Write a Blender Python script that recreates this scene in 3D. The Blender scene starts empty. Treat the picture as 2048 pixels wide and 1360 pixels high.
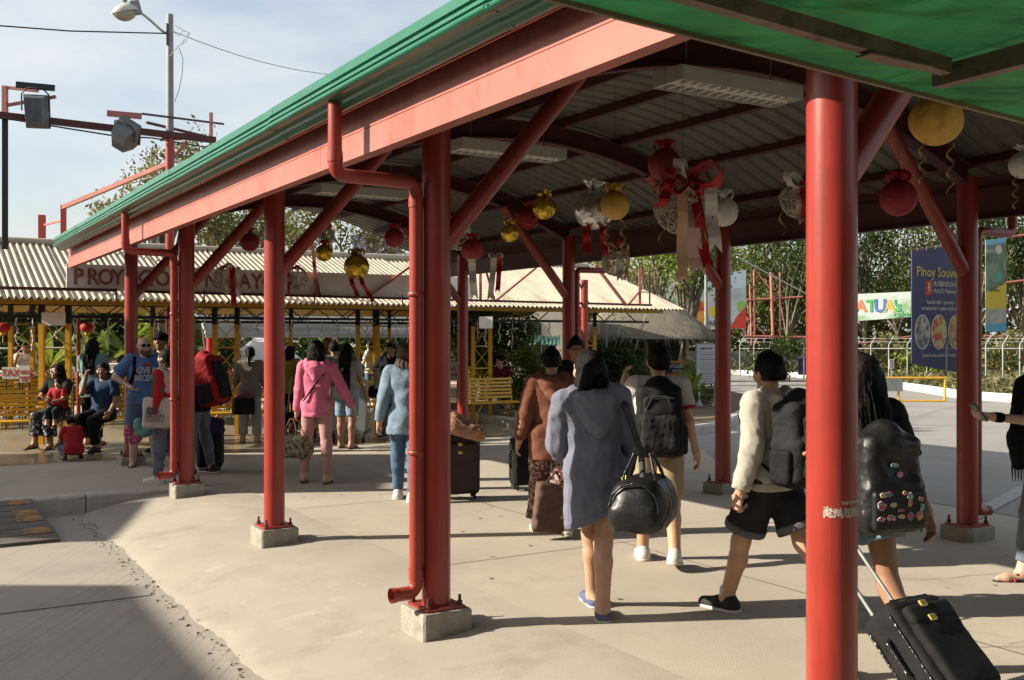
import bpy, math, random
import numpy as np
from mathutils import Vector, Matrix
random.seed(7); rng = np.random.default_rng(7)
sc = bpy.context.scene; C = sc.collection
R_ = math.radians
# ------------------------------------------------------------------ camera, sky, sun, exposure
CAMH = 1.66; F_ = 2050.0
cam = bpy.data.cameras.new('camera'); co = bpy.data.objects.new('camera', cam); C.objects.link(co)
cam.sensor_width = 36; cam.lens = 36 * F_ / 2048; cam.shift_y = -7 / 2048
cam.clip_start = .05; cam.clip_end = 900
co.location = (0, 0, CAMH); co.rotation_euler = (R_(90), 0, 0); sc.camera = co
SUN_EL = 27.5
sd = Vector((-.993, -.115, 0)).normalized() * math.cos(R_(SUN_EL)); sd.z = math.sin(R_(SUN_EL))
sun = bpy.data.lights.new('sun', 'SUN'); sun.energy = 5.0; sun.angle = R_(.5); sun.color = (1, .905, .75)
so = bpy.data.objects.new('sun', sun); C.objects.link(so); so.rotation_euler = sd.to_track_quat('Z', 'Y').to_euler()
so.location = (-30, 0, 30)
wd = bpy.data.worlds.new('World'); sc.world = wd; wd.use_nodes = True
nt = wd.node_tree; N = nt.nodes; bg = N['Background']
sky = N.new('ShaderNodeTexSky'); sky.sky_type = 'NISHITA'; sky.sun_disc = False
sky.sun_elevation = R_(SUN_EL); sky.sun_rotation = math.atan2(sd.x, sd.y); sky.air_density = 1.0; sky.dust_density = 2.5; sky.ozone_density = 1.0
tc = N.new('ShaderNodeTexCoord'); mp = N.new('ShaderNodeMapping'); mp.inputs['Scale'].default_value = (1.2, 1.2, 4.5)
nz = N.new('ShaderNodeTexNoise'); nz.inputs['Scale'].default_value = 2.2; nz.inputs['Detail'].default_value = 8; nz.inputs['Roughness'].default_value = .55
rp = N.new('ShaderNodeValToRGB'); rp.color_ramp.elements[0].position = .4; rp.color_ramp.elements[1].position = .64
rp.color_ramp.elements[0].color = (.32, .32, .32, 1); rp.color_ramp.elements[1].color = (.8, .8, .8, 1)
mx = N.new('ShaderNodeMixRGB'); mx.inputs['Color2'].default_value = (4.75, 4.85, 4.8, 1)
nt.links.new(tc.outputs['Generated'], mp.inputs['Vector']); nt.links.new(mp.outputs[0], nz.inputs['Vector'])
nt.links.new(nz.outputs['Fac'], rp.inputs[0]); nt.links.new(rp.outputs[0], mx.inputs['Fac'])
nt.links.new(sky.outputs[0], mx.inputs['Color1']); nt.links.new(mx.outputs[0], bg.inputs['Color']); bg.inputs['Strength'].default_value = .088
sc.view_settings.view_transform = 'Standard'; sc.view_settings.look = 'None'; sc.view_settings.exposure = 1.12; sc.view_settings.gamma = 1
sc.view_settings.use_curve_mapping = False
try:
    sc.cycles.max_bounces = 8; sc.cycles.diffuse_bounces = 4; sc.cycles.transparent_max_bounces = 8
    sc.cycles.caustics_reflective = False; sc.cycles.caustics_refractive = False; sc.cycles.use_denoising = True
except Exception: pass
# ------------------------------------------------------------------ frames
A_ = math.atan(1246 / F_); AX, AY = -math.sin(A_), math.cos(A_)       # walkway direction (AX, AY); across direction (AY, -AX)
def W(u, w, z=0.): return Vector((w * AY + u * AX, -w * AX + u * AY, z))
def at(px, py, Y): return Vector(((px - 1024) / F_ * Y, Y, CAMH - (py - 673) / F_ * Y))
def gp(px, py, z=0.): return at(px, py, (CAMH - z) * F_ / (py - 673))
RW = Matrix(((AY, AX, 0), (-AX, AY, 0), (0, 0, 1)))                   # columns: across, along, up
WANG = math.atan2(-AX, AY)                                            # z rotation taking X to "across"
# ------------------------------------------------------------------ mesh helpers
ORG = {}
def tag(o, label, cat, group=None):
    o['label'] = label; o['category'] = cat
    if group: o['group'] = group
    return o
def thing(name, loc, label, cat, group=None):
    o = bpy.data.objects.new(name, None); C.objects.link(o); o.empty_display_size = .1
    o.location = loc; ORG[o.name] = Vector(loc); return tag(o, label, cat, group)
def rawmesh(name, V, F, m=None, smooth=None):
    me = bpy.data.meshes.new(name)
    if isinstance(F, np.ndarray):
        n = F.shape[1]; me.vertices.add(len(V)); me.vertices.foreach_set('co', np.asarray(V, np.float32).ravel())
        me.loops.add(F.size); me.loops.foreach_set('vertex_index', F.astype(np.int32).ravel())
        me.polygons.add(len(F)); me.polygons.foreach_set('loop_start', np.arange(0, F.size, n, dtype=np.int32))
        me.polygons.foreach_set('loop_total', np.full(len(F), n, np.int32)); me.update(calc_edges=True)
    else:
        me.from_pydata([tuple(v) for v in V], [], F)
    if smooth is True: me.polygons.foreach_set('use_smooth', np.ones(len(me.polygons), bool))
    elif smooth is not None and smooth is not False: me.polygons.foreach_set('use_smooth', np.array(smooth, bool))
    if m: me.materials.append(m)
    me.update(); return me
def obj(name, V, F, m, parent=None, smooth=None, loc=None):
    V = np.array([tuple(v) for v in V] if not isinstance(V, np.ndarray) else V, dtype=np.float64)
    if parent is not None: org = ORG[parent.name]
    elif loc is not None: org = Vector(loc)
    else: org = Vector(((V[:, 0].min() + V[:, 0].max()) / 2, (V[:, 1].min() + V[:, 1].max()) / 2, V[:, 2].min()))
    me = rawmesh(name, V - np.array(org), F, m, smooth)
    o = bpy.data.objects.new(name, me); C.objects.link(o)
    if parent is not None: o.parent = parent
    else: o.location = org
    ORG[o.name] = Vector(org); return o
def inst(name, me, parent, M):
    """a piece sharing mesh data; M is its world matrix"""
    o = bpy.data.objects.new(name, me); C.objects.link(o)
    if parent is not None:
        o.parent = parent; org = ORG[parent.name]
        M = Matrix.Translation(-org) @ M
    o.matrix_local = M; ORG[o.name] = ORG[parent.name] if parent is not None else M.translation.copy()
    return o
def kind(o, k): o['kind'] = k; return o
class MB:
    def __init__(s): s.v = []; s.f = []; s.s = []
    def add(s, V, F, sm=False):
        b = len(s.v); s.v += [Vector(v) for v in V]; s.f += [tuple(i + b for i in f) for f in F]; s.s += [sm] * len(F); return s
    def box(s, c, d, R=None):
        c = Vector(c); hx, hy, hz = d[0] / 2, d[1] / 2, d[2] / 2; V = []
        for z in (-hz, hz):
            for y in (-hy, hy):
                for x in (-hx, hx):
                    p = Vector((x, y, z)); V.append(c + (R @ p if R else p))
        return s.add(V, [(0, 2, 3, 1), (4, 5, 7, 6), (0, 1, 5, 4), (2, 6, 7, 3), (0, 4, 6, 2), (1, 3, 7, 5)])
    def bar(s, p, q, a, b, up=(0, 0, 1)):
        p, q = Vector(p), Vector(q); z = (q - p); L = z.length; z.normalize(); up = Vector(up)
        if abs(z.dot(up)) > .98: up = Vector((1, 0, 0))
        x = z.cross(up).normalized(); y = x.cross(z)
        R = Matrix((x, y, z)).transposed(); return s.box((p + q) / 2, (a, b, L), R)
    def tube(s, p, q, r, r2=None, n=12, caps=True):
        p, q = Vector(p), Vector(q); r2 = r if r2 is None else r2; z = (q - p).normalized()
        x = z.orthogonal().normalized(); y = z.cross(x); V = []
        for c, rr in ((p, r), (q, r2)):
            for i in range(n): t = 2 * math.pi * i / n; V.append(c + x * math.cos(t) * rr + y * math.sin(t) * rr)
        s.add(V, [(i, (i + 1) % n, n + (i + 1) % n, n + i) for i in range(n)], True)
        if caps: s.add(V[:n], [tuple(reversed(range(n)))]); s.add(V[n:], [tuple(range(n))])
        return s
    def path(s, pts, r, n=8, caps=True):
        pts = [Vector(p) for p in pts]; rr = r if isinstance(r, (list, tuple)) else [r] * len(pts)
        T = [(pts[min(i + 1, len(pts) - 1)] - pts[max(i - 1, 0)]).normalized() for i in range(len(pts))]
        x = T[0].orthogonal().normalized(); V = []
        for i, p in enumerate(pts):
            x = (x - T[i] * x.dot(T[i])).normalized(); y = T[i].cross(x)
            for k in range(n): t = 2 * math.pi * k / n; V.append(p + (x * math.cos(t) + y * math.sin(t)) * rr[i])
        F = [(i * n + k, i * n + (k + 1) % n, (i + 1) * n + (k + 1) % n, (i + 1) * n + k) for i in range(len(pts) - 1) for k in range(n)]
        s.add(V, F, True)
        if caps: s.add(V[:n], [tuple(reversed(range(n)))]); s.add(V[-n:], [tuple(range(n))])
        return s
    def lathe(s, prof, c, n=24, R=None, sm=True):
        c = Vector(c); V = []
        for r, z in prof:
            for k in range(n):
                t = 2 * math.pi * k / n; p = Vector((r * math.cos(t), r * math.sin(t), z)); V.append(c + (R @ p if R else p))
        m = len(prof)
        return s.add(V, [(i * n + k, i * n + (k + 1) % n, (i + 1) * n + (k + 1) % n, (i + 1) * n + k) for i in range(m - 1) for k in range(n)], sm)
    def prof(s, pts, P0, P1, X, Y, closed=True, sm=False, caps=True):
        """sweep the 2-d outline pts (x, y) from P0 to P1; X, Y are its axes"""
        P0, P1, X, Y = Vector(P0), Vector(P1), Vector(X), Vector(Y); n = len(pts)
        V = [P + X * a + Y * b for P in (P0, P1) for a, b in pts]
        rngk = range(n) if closed else range(n - 1)
        s.add(V, [(k, (k + 1) % n, n + (k + 1) % n, n + k) for k in rngk], sm)
        if caps and closed: s.add(V[:n], [tuple(reversed(range(n)))]); s.add(V[n:], [tuple(range(n))])
        return s
    def grid(s, fn, nu, nv, sm=True):
        V = [fn(i / nu, j / nv) for i in range(nu + 1) for j in range(nv + 1)]; w = nv + 1
        return s.add(V, [(i * w + j, (i + 1) * w + j, (i + 1) * w + j + 1, i * w + j + 1) for i in range(nu) for j in range(nv)], sm)
    def build(s, name, m, parent=None, loc=None): return obj(name, s.v, s.f, m, parent, s.s, loc)
    def mesh(s, name, m): return rawmesh(name, s.v, s.f, m, s.s)
# ------------------------------------------------------------------ materials
def lin(c): return tuple(((x / 255) / 12.92 if x / 255 <= .04045 else ((x / 255 + .055) / 1.055) ** 2.4) for x in c)
MC = {}
ALB = .72
def mat(name, col, rough=.6, var=.15, scale=6., bump=0., bscale=40., metal=0., spec=.4, col2=None, sharp=(.3, .7), trans=0., stretch=None, detail=5, alpha=None, sss=0., coat=0.):
    if name in MC: return MC[name]
    if metal < .5:
        col = tuple(x * ALB for x in col); col2 = None if col2 is None else tuple(x * ALB for x in col2)
    m = bpy.data.materials.new(name); m.use_nodes = True; t = m.node_tree; n = t.nodes; L = t.links
    b = n['Principled BSDF']; b.inputs['Roughness'].default_value = rough; b.inputs['Metallic'].default_value = metal
    b.inputs['Specular IOR Level'].default_value = spec
    if trans: b.inputs['Transmission Weight'].default_value = trans
    if coat: b.inputs['Coat Weight'].default_value = coat; b.inputs['Coat Roughness'].default_value = .15
    if alpha is not None: b.inputs['Alpha'].default_value = alpha
    tx = n.new('ShaderNodeTexCoord'); vec = tx.outputs['Object']
    if stretch:
        mpn = n.new('ShaderNodeMapping'); mpn.inputs['Scale'].default_value = stretch; L.new(vec, mpn.inputs['Vector']); vec = mpn.outputs[0]
    nn = n.new('ShaderNodeTexNoise'); nn.inputs['Scale'].default_value = scale; nn.inputs['Detail'].default_value = detail; nn.inputs['Roughness'].default_value = .6
    L.new(vec, nn.inputs['Vector'])
    r = n.new('ShaderNodeValToRGB'); r.color_ramp.elements[0].position, r.color_ramp.elements[1].position = sharp
    c1 = [max(0, x * (1 - var)) for x in col]; c2 = [min(1, x * (1 + var)) for x in col] if col2 is None else col2
    if col2 is not None: c1 = col
    r.color_ramp.elements[0].color = (*c1, 1); r.color_ramp.elements[1].color = (*c2, 1)
    L.new(nn.outputs['Fac'], r.inputs[0]); L.new(r.outputs[0], b.inputs['Base Color'])
    if bump:
        n2 = n.new('ShaderNodeTexNoise'); n2.inputs['Scale'].default_value = bscale; n2.inputs['Detail'].default_value = 4
        L.new(vec, n2.inputs['Vector']); bp = n.new('ShaderNodeBump'); bp.inputs['Strength'].default_value = bump; bp.inputs['Distance'].default_value = .02
        L.new(n2.outputs['Fac'], bp.inputs['Height']); L.new(bp.outputs[0], b.inputs['Normal'])
    MC[name] = m; return m
def worn(m, col, scale, lo, hi, rough=None, stretch=None, rot=0.):
    """patches of a second colour laid over an existing material: chips, stains, dirt"""
    col = tuple(x * ALB for x in col); t = m.node_tree; n = t.nodes; L = t.links; b = n['Principled BSDF']
    src = b.inputs['Base Color'].links[0].from_socket
    tx = n.new('ShaderNodeTexCoord'); nn = n.new('ShaderNodeTexNoise'); nn.inputs['Scale'].default_value = scale; nn.inputs['Detail'].default_value = 8; nn.inputs['Roughness'].default_value = .7
    v = tx.outputs['Object']
    if stretch:
        q = n.new('ShaderNodeMapping'); q.inputs['Scale'].default_value = stretch; q.inputs['Rotation'].default_value = (0, 0, rot); L.new(v, q.inputs['Vector']); v = q.outputs[0]
    L.new(v, nn.inputs['Vector'])
    mr = n.new('ShaderNodeMapRange'); mr.inputs['From Min'].default_value = lo; mr.inputs['From Max'].default_value = hi; L.new(nn.outputs['Fac'], mr.inputs['Value'])
    x = n.new('ShaderNodeMixRGB'); x.inputs['Color2'].default_value = (*col, 1); L.new(mr.outputs[0], x.inputs['Fac']); L.new(src, x.inputs['Color1']); L.new(x.outputs[0], b.inputs['Base Color'])
    return m
def gloss(m, dif, trn=None):
    """leaves and thin cloth: add translucency"""
    t = m.node_tree; n = t.nodes; L = t.links; b = n['Principled BSDF']; o = n['Material Output']
    tr = n.new('ShaderNodeBsdfTranslucent'); src = b.inputs['Base Color'].links[0].from_socket; L.new(src, tr.inputs['Color'])
    ms = n.new('ShaderNodeMixShader'); ms.inputs[0].default_value = dif; L.new(b.outputs[0], ms.inputs[1]); L.new(tr.outputs[0], ms.inputs[2]); L.new(ms.outputs[0], o.inputs['Surface']); return m
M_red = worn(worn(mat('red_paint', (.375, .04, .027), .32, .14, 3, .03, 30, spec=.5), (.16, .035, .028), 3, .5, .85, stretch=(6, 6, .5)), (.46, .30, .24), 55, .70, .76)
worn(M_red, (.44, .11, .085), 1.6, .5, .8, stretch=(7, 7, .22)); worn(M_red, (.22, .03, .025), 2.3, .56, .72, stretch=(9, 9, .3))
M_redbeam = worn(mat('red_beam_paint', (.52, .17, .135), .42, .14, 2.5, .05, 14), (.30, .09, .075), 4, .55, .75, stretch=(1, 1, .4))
M_reddark = worn(mat('dark_red_and_shaded_red', (.115, .03, .028), .6, .2, 3, .05, 20), (.06, .03, .027), 4, .5, .8)
M_pipe = mat('red_pipe_paint', (.37, .055, .036), .38, .12, 5, .02, 40)
M_green = worn(mat('green_gutter_paint', (.022, .18, .105), .3, .16, 4, .02, 30, spec=.5), (.2, .28, .22), 5, .6, .8, stretch=(1, 1, 4))
M_roofu = worn(mat('roof_sheet_underside', (.20, .19, .165), .55, .2, 3, .03, 20, metal=.25), (.10, .09, .075), 3, .5, .75)
M_conc = mat('concrete_plinth', (.38, .35, .29), .9, .25, 9, .4, 30)
worn(M_conc, (.2, .17, .12), 5, .55, .75)
M_yel = worn(mat('yellow_paint', (.80, .44, .02), .45, .12, 5, .03, 30), (.25, .12, .03), 7, .62, .8)
M_black = mat('black_paint', (.02, .02, .02), .5, .2, 5)
M_galv = mat('galvanised_steel', (.24, .25, .24), .6, .2, 8, metal=.5)
M_white = mat('white_paint', (.72, .71, .68), .5, .06, 8)
# ------------------------------------------------------------------ ground
def ground_mat(name, col, dark, broom=0., rough=.88, crack=True, bump=.35):
    m = mat(name, col, rough, .13, .55, bump, 150, detail=9)
    worn(m, dark, .9, .52, .8); worn(m, tuple(x * .55 for x in col), 60, .64, .76); worn(m, tuple(min(1, x * 1.25) for x in col), 2.3, .6, .8)
    t = m.node_tree; n = t.nodes; L = t.links; b = n['Principled BSDF']
    # fine dark specks
    if broom:
        tx = n.new('ShaderNodeTexCoord'); mpn = n.new('ShaderNodeMapping'); mpn.inputs['Rotation'].default_value = (0, 0, -WANG); mpn.inputs['Scale'].default_value = (70, .22, 1)
        L.new(tx.outputs['Object'], mpn.inputs['Vector']); nn = n.new('ShaderNodeTexNoise'); nn.inputs['Scale'].default_value = 1; nn.inputs['Detail'].default_value = 3; L.new(mpn.outputs[0], nn.inputs['Vector'])
        mr = n.new('ShaderNodeMapRange'); mr.inputs['From Min'].default_value = .56; mr.inputs['From Max'].default_value = .68; mr.inputs['To Max'].default_value = broom; L.new(nn.outputs['Fac'], mr.inputs['Value'])
        src = b.inputs['Base Color'].links[0].from_socket; x = n.new('ShaderNodeMixRGB'); x.inputs['Color2'].default_value = (*[k * .25 for k in col], 1)
        L.new(mr.outputs[0], x.inputs['Fac']); L.new(src, x.inputs['Color1']); L.new(x.outputs[0], b.inputs['Base Color'])
    return m
M_floor = ground_mat('walkway_concrete', (.505, .44, .355), (.37, .32, .255), bump=.25)
M_road = ground_mat('broomed_road_concrete', (.42, .375, .315), (.30, .27, .235), broom=.42)
M_side = ground_mat('grey_road_concrete', (.33, .315, .29), (.24, .235, .225))
M_slab = mat('polished_slab', (.36, .30, .21), .24, .2, 1.2, .04, 30, spec=.5); worn(M_slab, (.22, .19, .15), 1.6, .5, .75)
M_soil = mat('soil', (.16, .12, .07), .95, .3, 3, .5, 20)
M_verge = mat('verge_grass_soil', (.13, .14, .05), .95, .4, 2, .5, 15)
M_kerb = mat('painted_kerb', (.52, .50, .45), .8, .15, 5, .3, 30); worn(M_kerb, (.2, .18, .15), 6, .58, .75)
def sheet(name, poly, z, m, k='structure'):
    o = obj(name, [Vector((p[0], p[1], z)) for p in poly], [tuple(range(len(poly)))], m, loc=(0, 0, z)); return kind(o, k)
sheet('road', [(-300, -60), (300, -60), (300, 420), (-300, 420)], -.18, M_road)
sheet('plaza_floor', [W(-25, 3.2), W(-25, 60), W(60, 60), W(60, -60), W(11.55, -60), W(11.55, 2.4), W(11.55, 3.2)], 0, M_floor)
sheet('side_road', [W(-25, 8.6), W(-25, 60), W(14.0, 60), W(14.0, 12), W(9.5, 8.9)], .004, M_side)
sheet('far_road', [gp(1180, 800), gp(1250, 830), gp(2400, 870), gp(3000, 760), gp(1480, 746), gp(1300, 760)], .008, M_side)
sheet('shed_floor', [W(14.6, -14), W(14.6, 9.4), W(16.2, 14.2), W(23.4, 14.2), W(23.4, -14)], .004, M_slab)
# ramp from the walkway down to the road
def rampz(u, w):
    t = min(1, max(0, (w - 1.66) / 1.6)); return -.185 + .19 * (1 - (1 - t) ** 1.9)
rb = MB()
NU, NV = 330, 22
def rampf(a, b):
    u = -14 + a * 25.5; e0 = 1.66 + .012 * math.sin(u * 2.3) + .010 * math.sin(u * 6.1 + 1) + random.uniform(-.022, .022)
    w = e0 + b * (3.3 - e0)
    z = rampz(u, w) + (.012 * math.sin(u * 1.7 + w * 3) + random.uniform(-.003, .003)) * (b * (1 - b) ** 2 * 5)
    if w > 3.16 or u > 11.5: z = max(z, .0045)
    if b == 0: z = -.20
    if b == 1: z = .0045
    if 0 < b < .05: z = -.17 + random.uniform(-.006, .006)
    return W(u, w, z)
M_ramp = ground_mat('pale_ramp_concrete', (.435, .39, .32), (.34, .30, .245), bump=.2); worn(M_ramp, (.30, .26, .21), 1.6, .52, .8); worn(M_ramp, (.55, .5, .43), 5, .58, .75); worn(M_ramp, (.25, .22, .18), 45, .66, .72)
rb.grid(rampf, NU, NV); kind(rb.build('concrete_ramp', M_ramp), 'structure')
# broken edge grit
gv = MB()
for i in range(190):
    u = random.uniform(3.2, 11.2); w = 1.65 + random.gauss(-.02, .035); r = random.uniform(.002, .010)
    p = W(u, w, -.178 + r * .4); R = Matrix.Rotation(random.uniform(0, 6), 3, 'Z')
    gv.box(p, (r * 2, r * 1.4, r), R @ Matrix.Rotation(random.uniform(-.5, .5), 3, 'X'))
kind(gv.build('broken_concrete_grit', M_conc), 'stuff')
# kerb across the plaza edge
kb = MB(); pr = [(-.09, -.2), (.10, -.2), (.10, .012), (-.06, .012), (-.085, -.01)]
KR = bpy.data.objects.new('plaza_kerb', None); C.objects.link(KR); KR.location = W(11.5, 0, 0); ORG[KR.name] = W(11.5, 0, 0); kind(KR, 'structure')
kb.prof(pr, (-.494, 0, 0), (.494, 0, 0), (0, 1, 0), (0, 0, 1)); KM = kb.mesh('kerb_stone', M_kerb)
for i in range(16):
    P = W(11.5, 2.25 - i * 1.0, 0); inst('kerb_stone', KM, KR, Matrix.Translation(P) @ RW.to_4x4())
# plank ramp against the kerb
PR = thing('plank_ramp', W(10.6, .6, -.18), 'low timber plank ramp with yellow end marks leaning on the kerb', 'ramp')
M_plank = mat('weathered_plank', (.15, .13, .11), .85, .35, 5, .3, 40, stretch=(1, 8, 8)); M_mark = mat('yellow_mark_paint', (.42, .21, .05), .8, .3, 12); worn(M_mark, (.16, .13, .1), 14, .45, .6)
for i in range(7):
    u0 = 9.95 + i * .21; z = -.165 + (i + .5) * .024; q = MB(); L = 3.1 - .05 * (i % 2)
    q.box((0, 0, 0), (L, .195, .03), Matrix.Rotation(.115, 3, 'X'))
    o = inst('plank', q.mesh('plank', M_plank), PR, Matrix.Translation(W(u0 + .1, 1.31 - .012 * i - L / 2, z)) @ RW.to_4x4())
    if i in (1, 3, 4, 6):
        q = MB(); q.box((L / 2 - .14, 0, .017), (.22, .19, .004), Matrix.Rotation(.115, 3, 'X')); inst('paint_mark', q.mesh('paint_mark', M_mark), PR, Matrix.Translation(W(u0 + .1, 1.31 - .012 * i - L / 2, z)) @ RW.to_4x4())
# road joints
q = MB()
for u in (7.55, 3.6):
    q.add([W(u, -8, -.1765), W(u, 1.6, -.1765), W(u + .018, 1.6, -.1765), W(u + .018, -8, -.1765)], [(0, 1, 2, 3)])
kind(q.build('road_joint', mat('joint_filler', (.12, .11, .09), .95, .3, 10)), 'structure')
q = MB()
for w0, ua, ub in ((5.05, -8, 13), ):
    q.add([W(ua, w0, .0035), W(ub, w0, .0035), W(ub, w0 + .008, .0035), W(ua, w0 + .008, .0035)], [(0, 3, 2, 1)])
for u in (1.2, 6.6, 9.5, 12.4):
    q.add([W(u, 3.35, .0035), W(u, 8.5, .0035), W(u + .008, 8.5, .0035), W(u + .008, 3.35, .0035)], [(0, 1, 2, 3)])
kind(q.build('floor_joint', MC['joint_filler']), 'structure')
q = MB(); q.add([W(5.72, 8.4, .012), W(6.55, 10.6, .012), W(6.72, 10.55, .012), W(5.87, 8.35, .012)], [(0, 1, 2, 3)])
kind(q.build('painted_line', worn(mat('worn_white_line', (.5, .5, .48), .8, .2, 8), (.28, .27, .26), 9, .45, .6)), 'structure')
# hairline cracks, gum spots and drips on the walkway floor
q = MB()
for k in range(9):
    u, w, an = random.uniform(2.5, 12), random.uniform(4.2, 8), random.uniform(0, 6.28)
    for i in range(random.randrange(10, 26)):
        L = random.uniform(.05, .14); an += random.gauss(0, .5); u2, w2 = u + L * math.cos(an), w + L * math.sin(an); t = random.uniform(.0012, .0028); nx, ny = -math.sin(an) * t, math.cos(an) * t
        q.add([W(u + nx, w + ny, .0038), W(u2 + nx, w2 + ny, .0038), W(u2 - nx, w2 - ny, .0038), W(u - nx, w - ny, .0038)], [(0, 1, 2, 3)]); u, w = u2, w2
kind(tag(q.build('floor_cracks', MC['joint_filler']), 'fine cracks in the walkway concrete', 'cracks'), 'stuff')
q = MB()
for k in range(150):
    u, w, r = random.uniform(1, 14), random.uniform(3.35, 9.5), random.choice((.005, .008, .011, .015, .019)); n = 9
    q.add([W(u + r * random.uniform(.7, 1.2) * math.cos(i * 6.283 / n), w + r * random.uniform(.7, 1.2) * math.sin(i * 6.283 / n), .0062) for i in range(n)], [tuple(range(n))])
kind(tag(q.build('gum_spots', mat('dried_gum', (.3, .27, .22), .9, .3, 20)), 'dark gum spots trodden into the walkway concrete', 'stains'), 'stuff')
# planted island by the hut
ip = [(-3.5, 25), (0.2, 18.6), (1.6, 17.5), (3.0, 17.3), (3.7, 18.2), (4.9, 21.4), (6.2, 26), (6, 33), (-4, 33)]
q = MB(); n = len(ip)
q.add([(x, y, .13) for x, y in ip], [tuple(range(n))]); kind(q.build('garden_island', M_soil), 'structure')
q = MB()
for i in range(1, 7):
    a, b = Vector((*ip[i - 1], 0)), Vector((*ip[i], 0)); q.prof([(-.1, -.02), (.1, -.02), (.1, .15), (-.07, .16), (-.1, .13)], a, b, (b - a).cross(Vector((0, 0, 1))).normalized() * -1, (0, 0, 1))
kind(q.build('island_kerb', M_kerb), 'structure')
# far verge and kerb on the right
kp = [gp(2120, 812), gp(1925, 797), gp(1860, 786), gp(1800, 777), gp(1700, 764), gp(1600, 755), gp(1480, 750), gp(1300, 748)]
q = MB()
for a, b in zip(kp[:-1], kp[1:]): q.prof([(-.15, 0), (.15, 0), (.15, .2), (-.12, .22), (-.15, .18)], a, b, (b - a).cross(Vector((0, 0, 1))).normalized(), (0, 0, 1))
kind(q.build('roadside_kerb', M_white), 'structure')
sheet('verge', [(p.x, p.y) for p in kp] + [(-10, 70), (-10, 160), (120, 160), (120, 24)], .15, M_verge)
# ------------------------------------------------------------------ covered walkway
CW, RWW = 2.691, 7.592; U0, SP = 2.371, 2.897
def arch(d): return 2.88 + .62 * (1 - ((d - 2.45) / 2.45) ** 2)
def sheetz(w):
    d = w - CW
    if d < 0: return arch(0) + .25 + d * .24
    if d > 4.9: return arch(4.9) + .25 - (d - 4.9) * .24
    return arch(d) + .25
WK = thing('covered_walkway', W(8.2, 5.14, 0), 'long covered walkway of red steel columns with an arched roof and green gutter', 'walkway')
pX, pY = W(0, 1) - W(0, 0), W(1, 0) - W(0, 0)
UEND, USTART = 16.0, .2
def column_mesh():
    q = MB(); q.tube((0, 0, .115), (0, 0, 2.97), .083, n=32); return q.mesh('column', M_red)
CM = column_mesh()
q = MB(); q.box((0, 0, .118), (.245, .245, .018)); PLM = q.mesh('base_plate', M_red)
q = MB(); q.tube((0, 0, .12), (0, 0, .185), .009, n=8); q.lathe([(.0, .15), (.017, .15), (.017, .128), (0, .128)], (0, 0, 0), 6, sm=False); BLM = q.mesh('anchor_bolt', M_reddark)
def plinth_mesh():
    q = MB(); a = .155; b = .012; n = []
    ring = [(-a + b, -a), (a - b, -a), (a, -a + b), (a, a - b), (a - b, a), (-a + b, a), (-a, a - b), (-a, -a + b)]
    q.prof(ring, (0, 0, -.14), (0, 0, .098), (1, 0, 0), (0, 1, 0), caps=False); q.add([(x * .96, y * .96, .109) for x, y in ring], [tuple(range(8))])
    q.add([(x, y, .098) for x, y in ring] + [(x * .96, y * .96, .109) for x, y in ring], [(i, (i + 1) % 8, 8 + (i + 1) % 8, 8 + i) for i in range(8)]); return q.mesh('plinth', M_conc)
PM = plinth_mesh()
for side, ww, ks in ((1, CW, range(0, 5)), (-1, RWW, range(0, 5))):
    for k in ks:
        u = U0 + SP * k; P = W(u, ww, 0); M = Matrix.Translation(P) @ RW.to_4x4()
        cc = inst('column', CM, WK, M); pl = inst('plinth', PM, WK, M); inst('base_plate', PLM, WK, M)
        for sx in (-1, 1):
            for sy in (-1, 1): inst('anchor_bolt', BLM, WK, M @ Matrix.Translation((sx * .1, sy * .1, 0)))
        # brace to the rafter
        q = MB(); q.tube(W(u, ww + side * .03, 2.18), W(u, ww + side * 1.0, arch(1.0) + .02), .058, n=20); q.build('brace', M_reddark if False else M_red, WK)
# rafters: bent I-sections
for k in range(0, 5):
    u = U0 + SP * k; q = MB(); n = 20
    for (du, z0, z1) in ((.006, 0, .17), (.055, -.004, .012), (.055, .158, .172)):
        V = []; F = []
        for i in range(n + 1):
            d = 4.9 * i / n; w = CW + d
            for (e, zz) in ((-du, z0), (du, z0), (du, z1), (-du, z1)): V.append(W(u + e, w, arch(d) + zz))
        for i in range(n):
            for j in range(4): F.append((i * 4 + j, i * 4 + (j + 1) % 4, i * 4 + 4 + (j + 1) % 4, i * 4 + 4 + j))
        F += [(3, 2, 1, 0), (n * 4, n * 4 + 1, n * 4 + 2, n * 4 + 3)]; q.add(V, F)
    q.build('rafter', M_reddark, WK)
# purlins: C sections
for i in range(8):
    d = .02 + .694 * i; d = min(d, 4.88); z = arch(d) + .172; w = CW + d; sl = .62 * -2 * (d - 2.45) / 2.45 ** 2; an = math.atan(sl)
    X = (pX * math.cos(an) + Vector((0, 0, math.sin(an)))); Y = (-pX * math.sin(an) + Vector((0, 0, math.cos(an))))
    q = MB(); q.prof([(0, 0), (.045, 0), (.045, .012), (.006, .004), (.006, .071), (.045, .066), (.045, .075), (0, .075)], W(USTART, w, z), W(UEND - .2, w, z), X, Y); q.build('purlin', M_reddark, WK)
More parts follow.
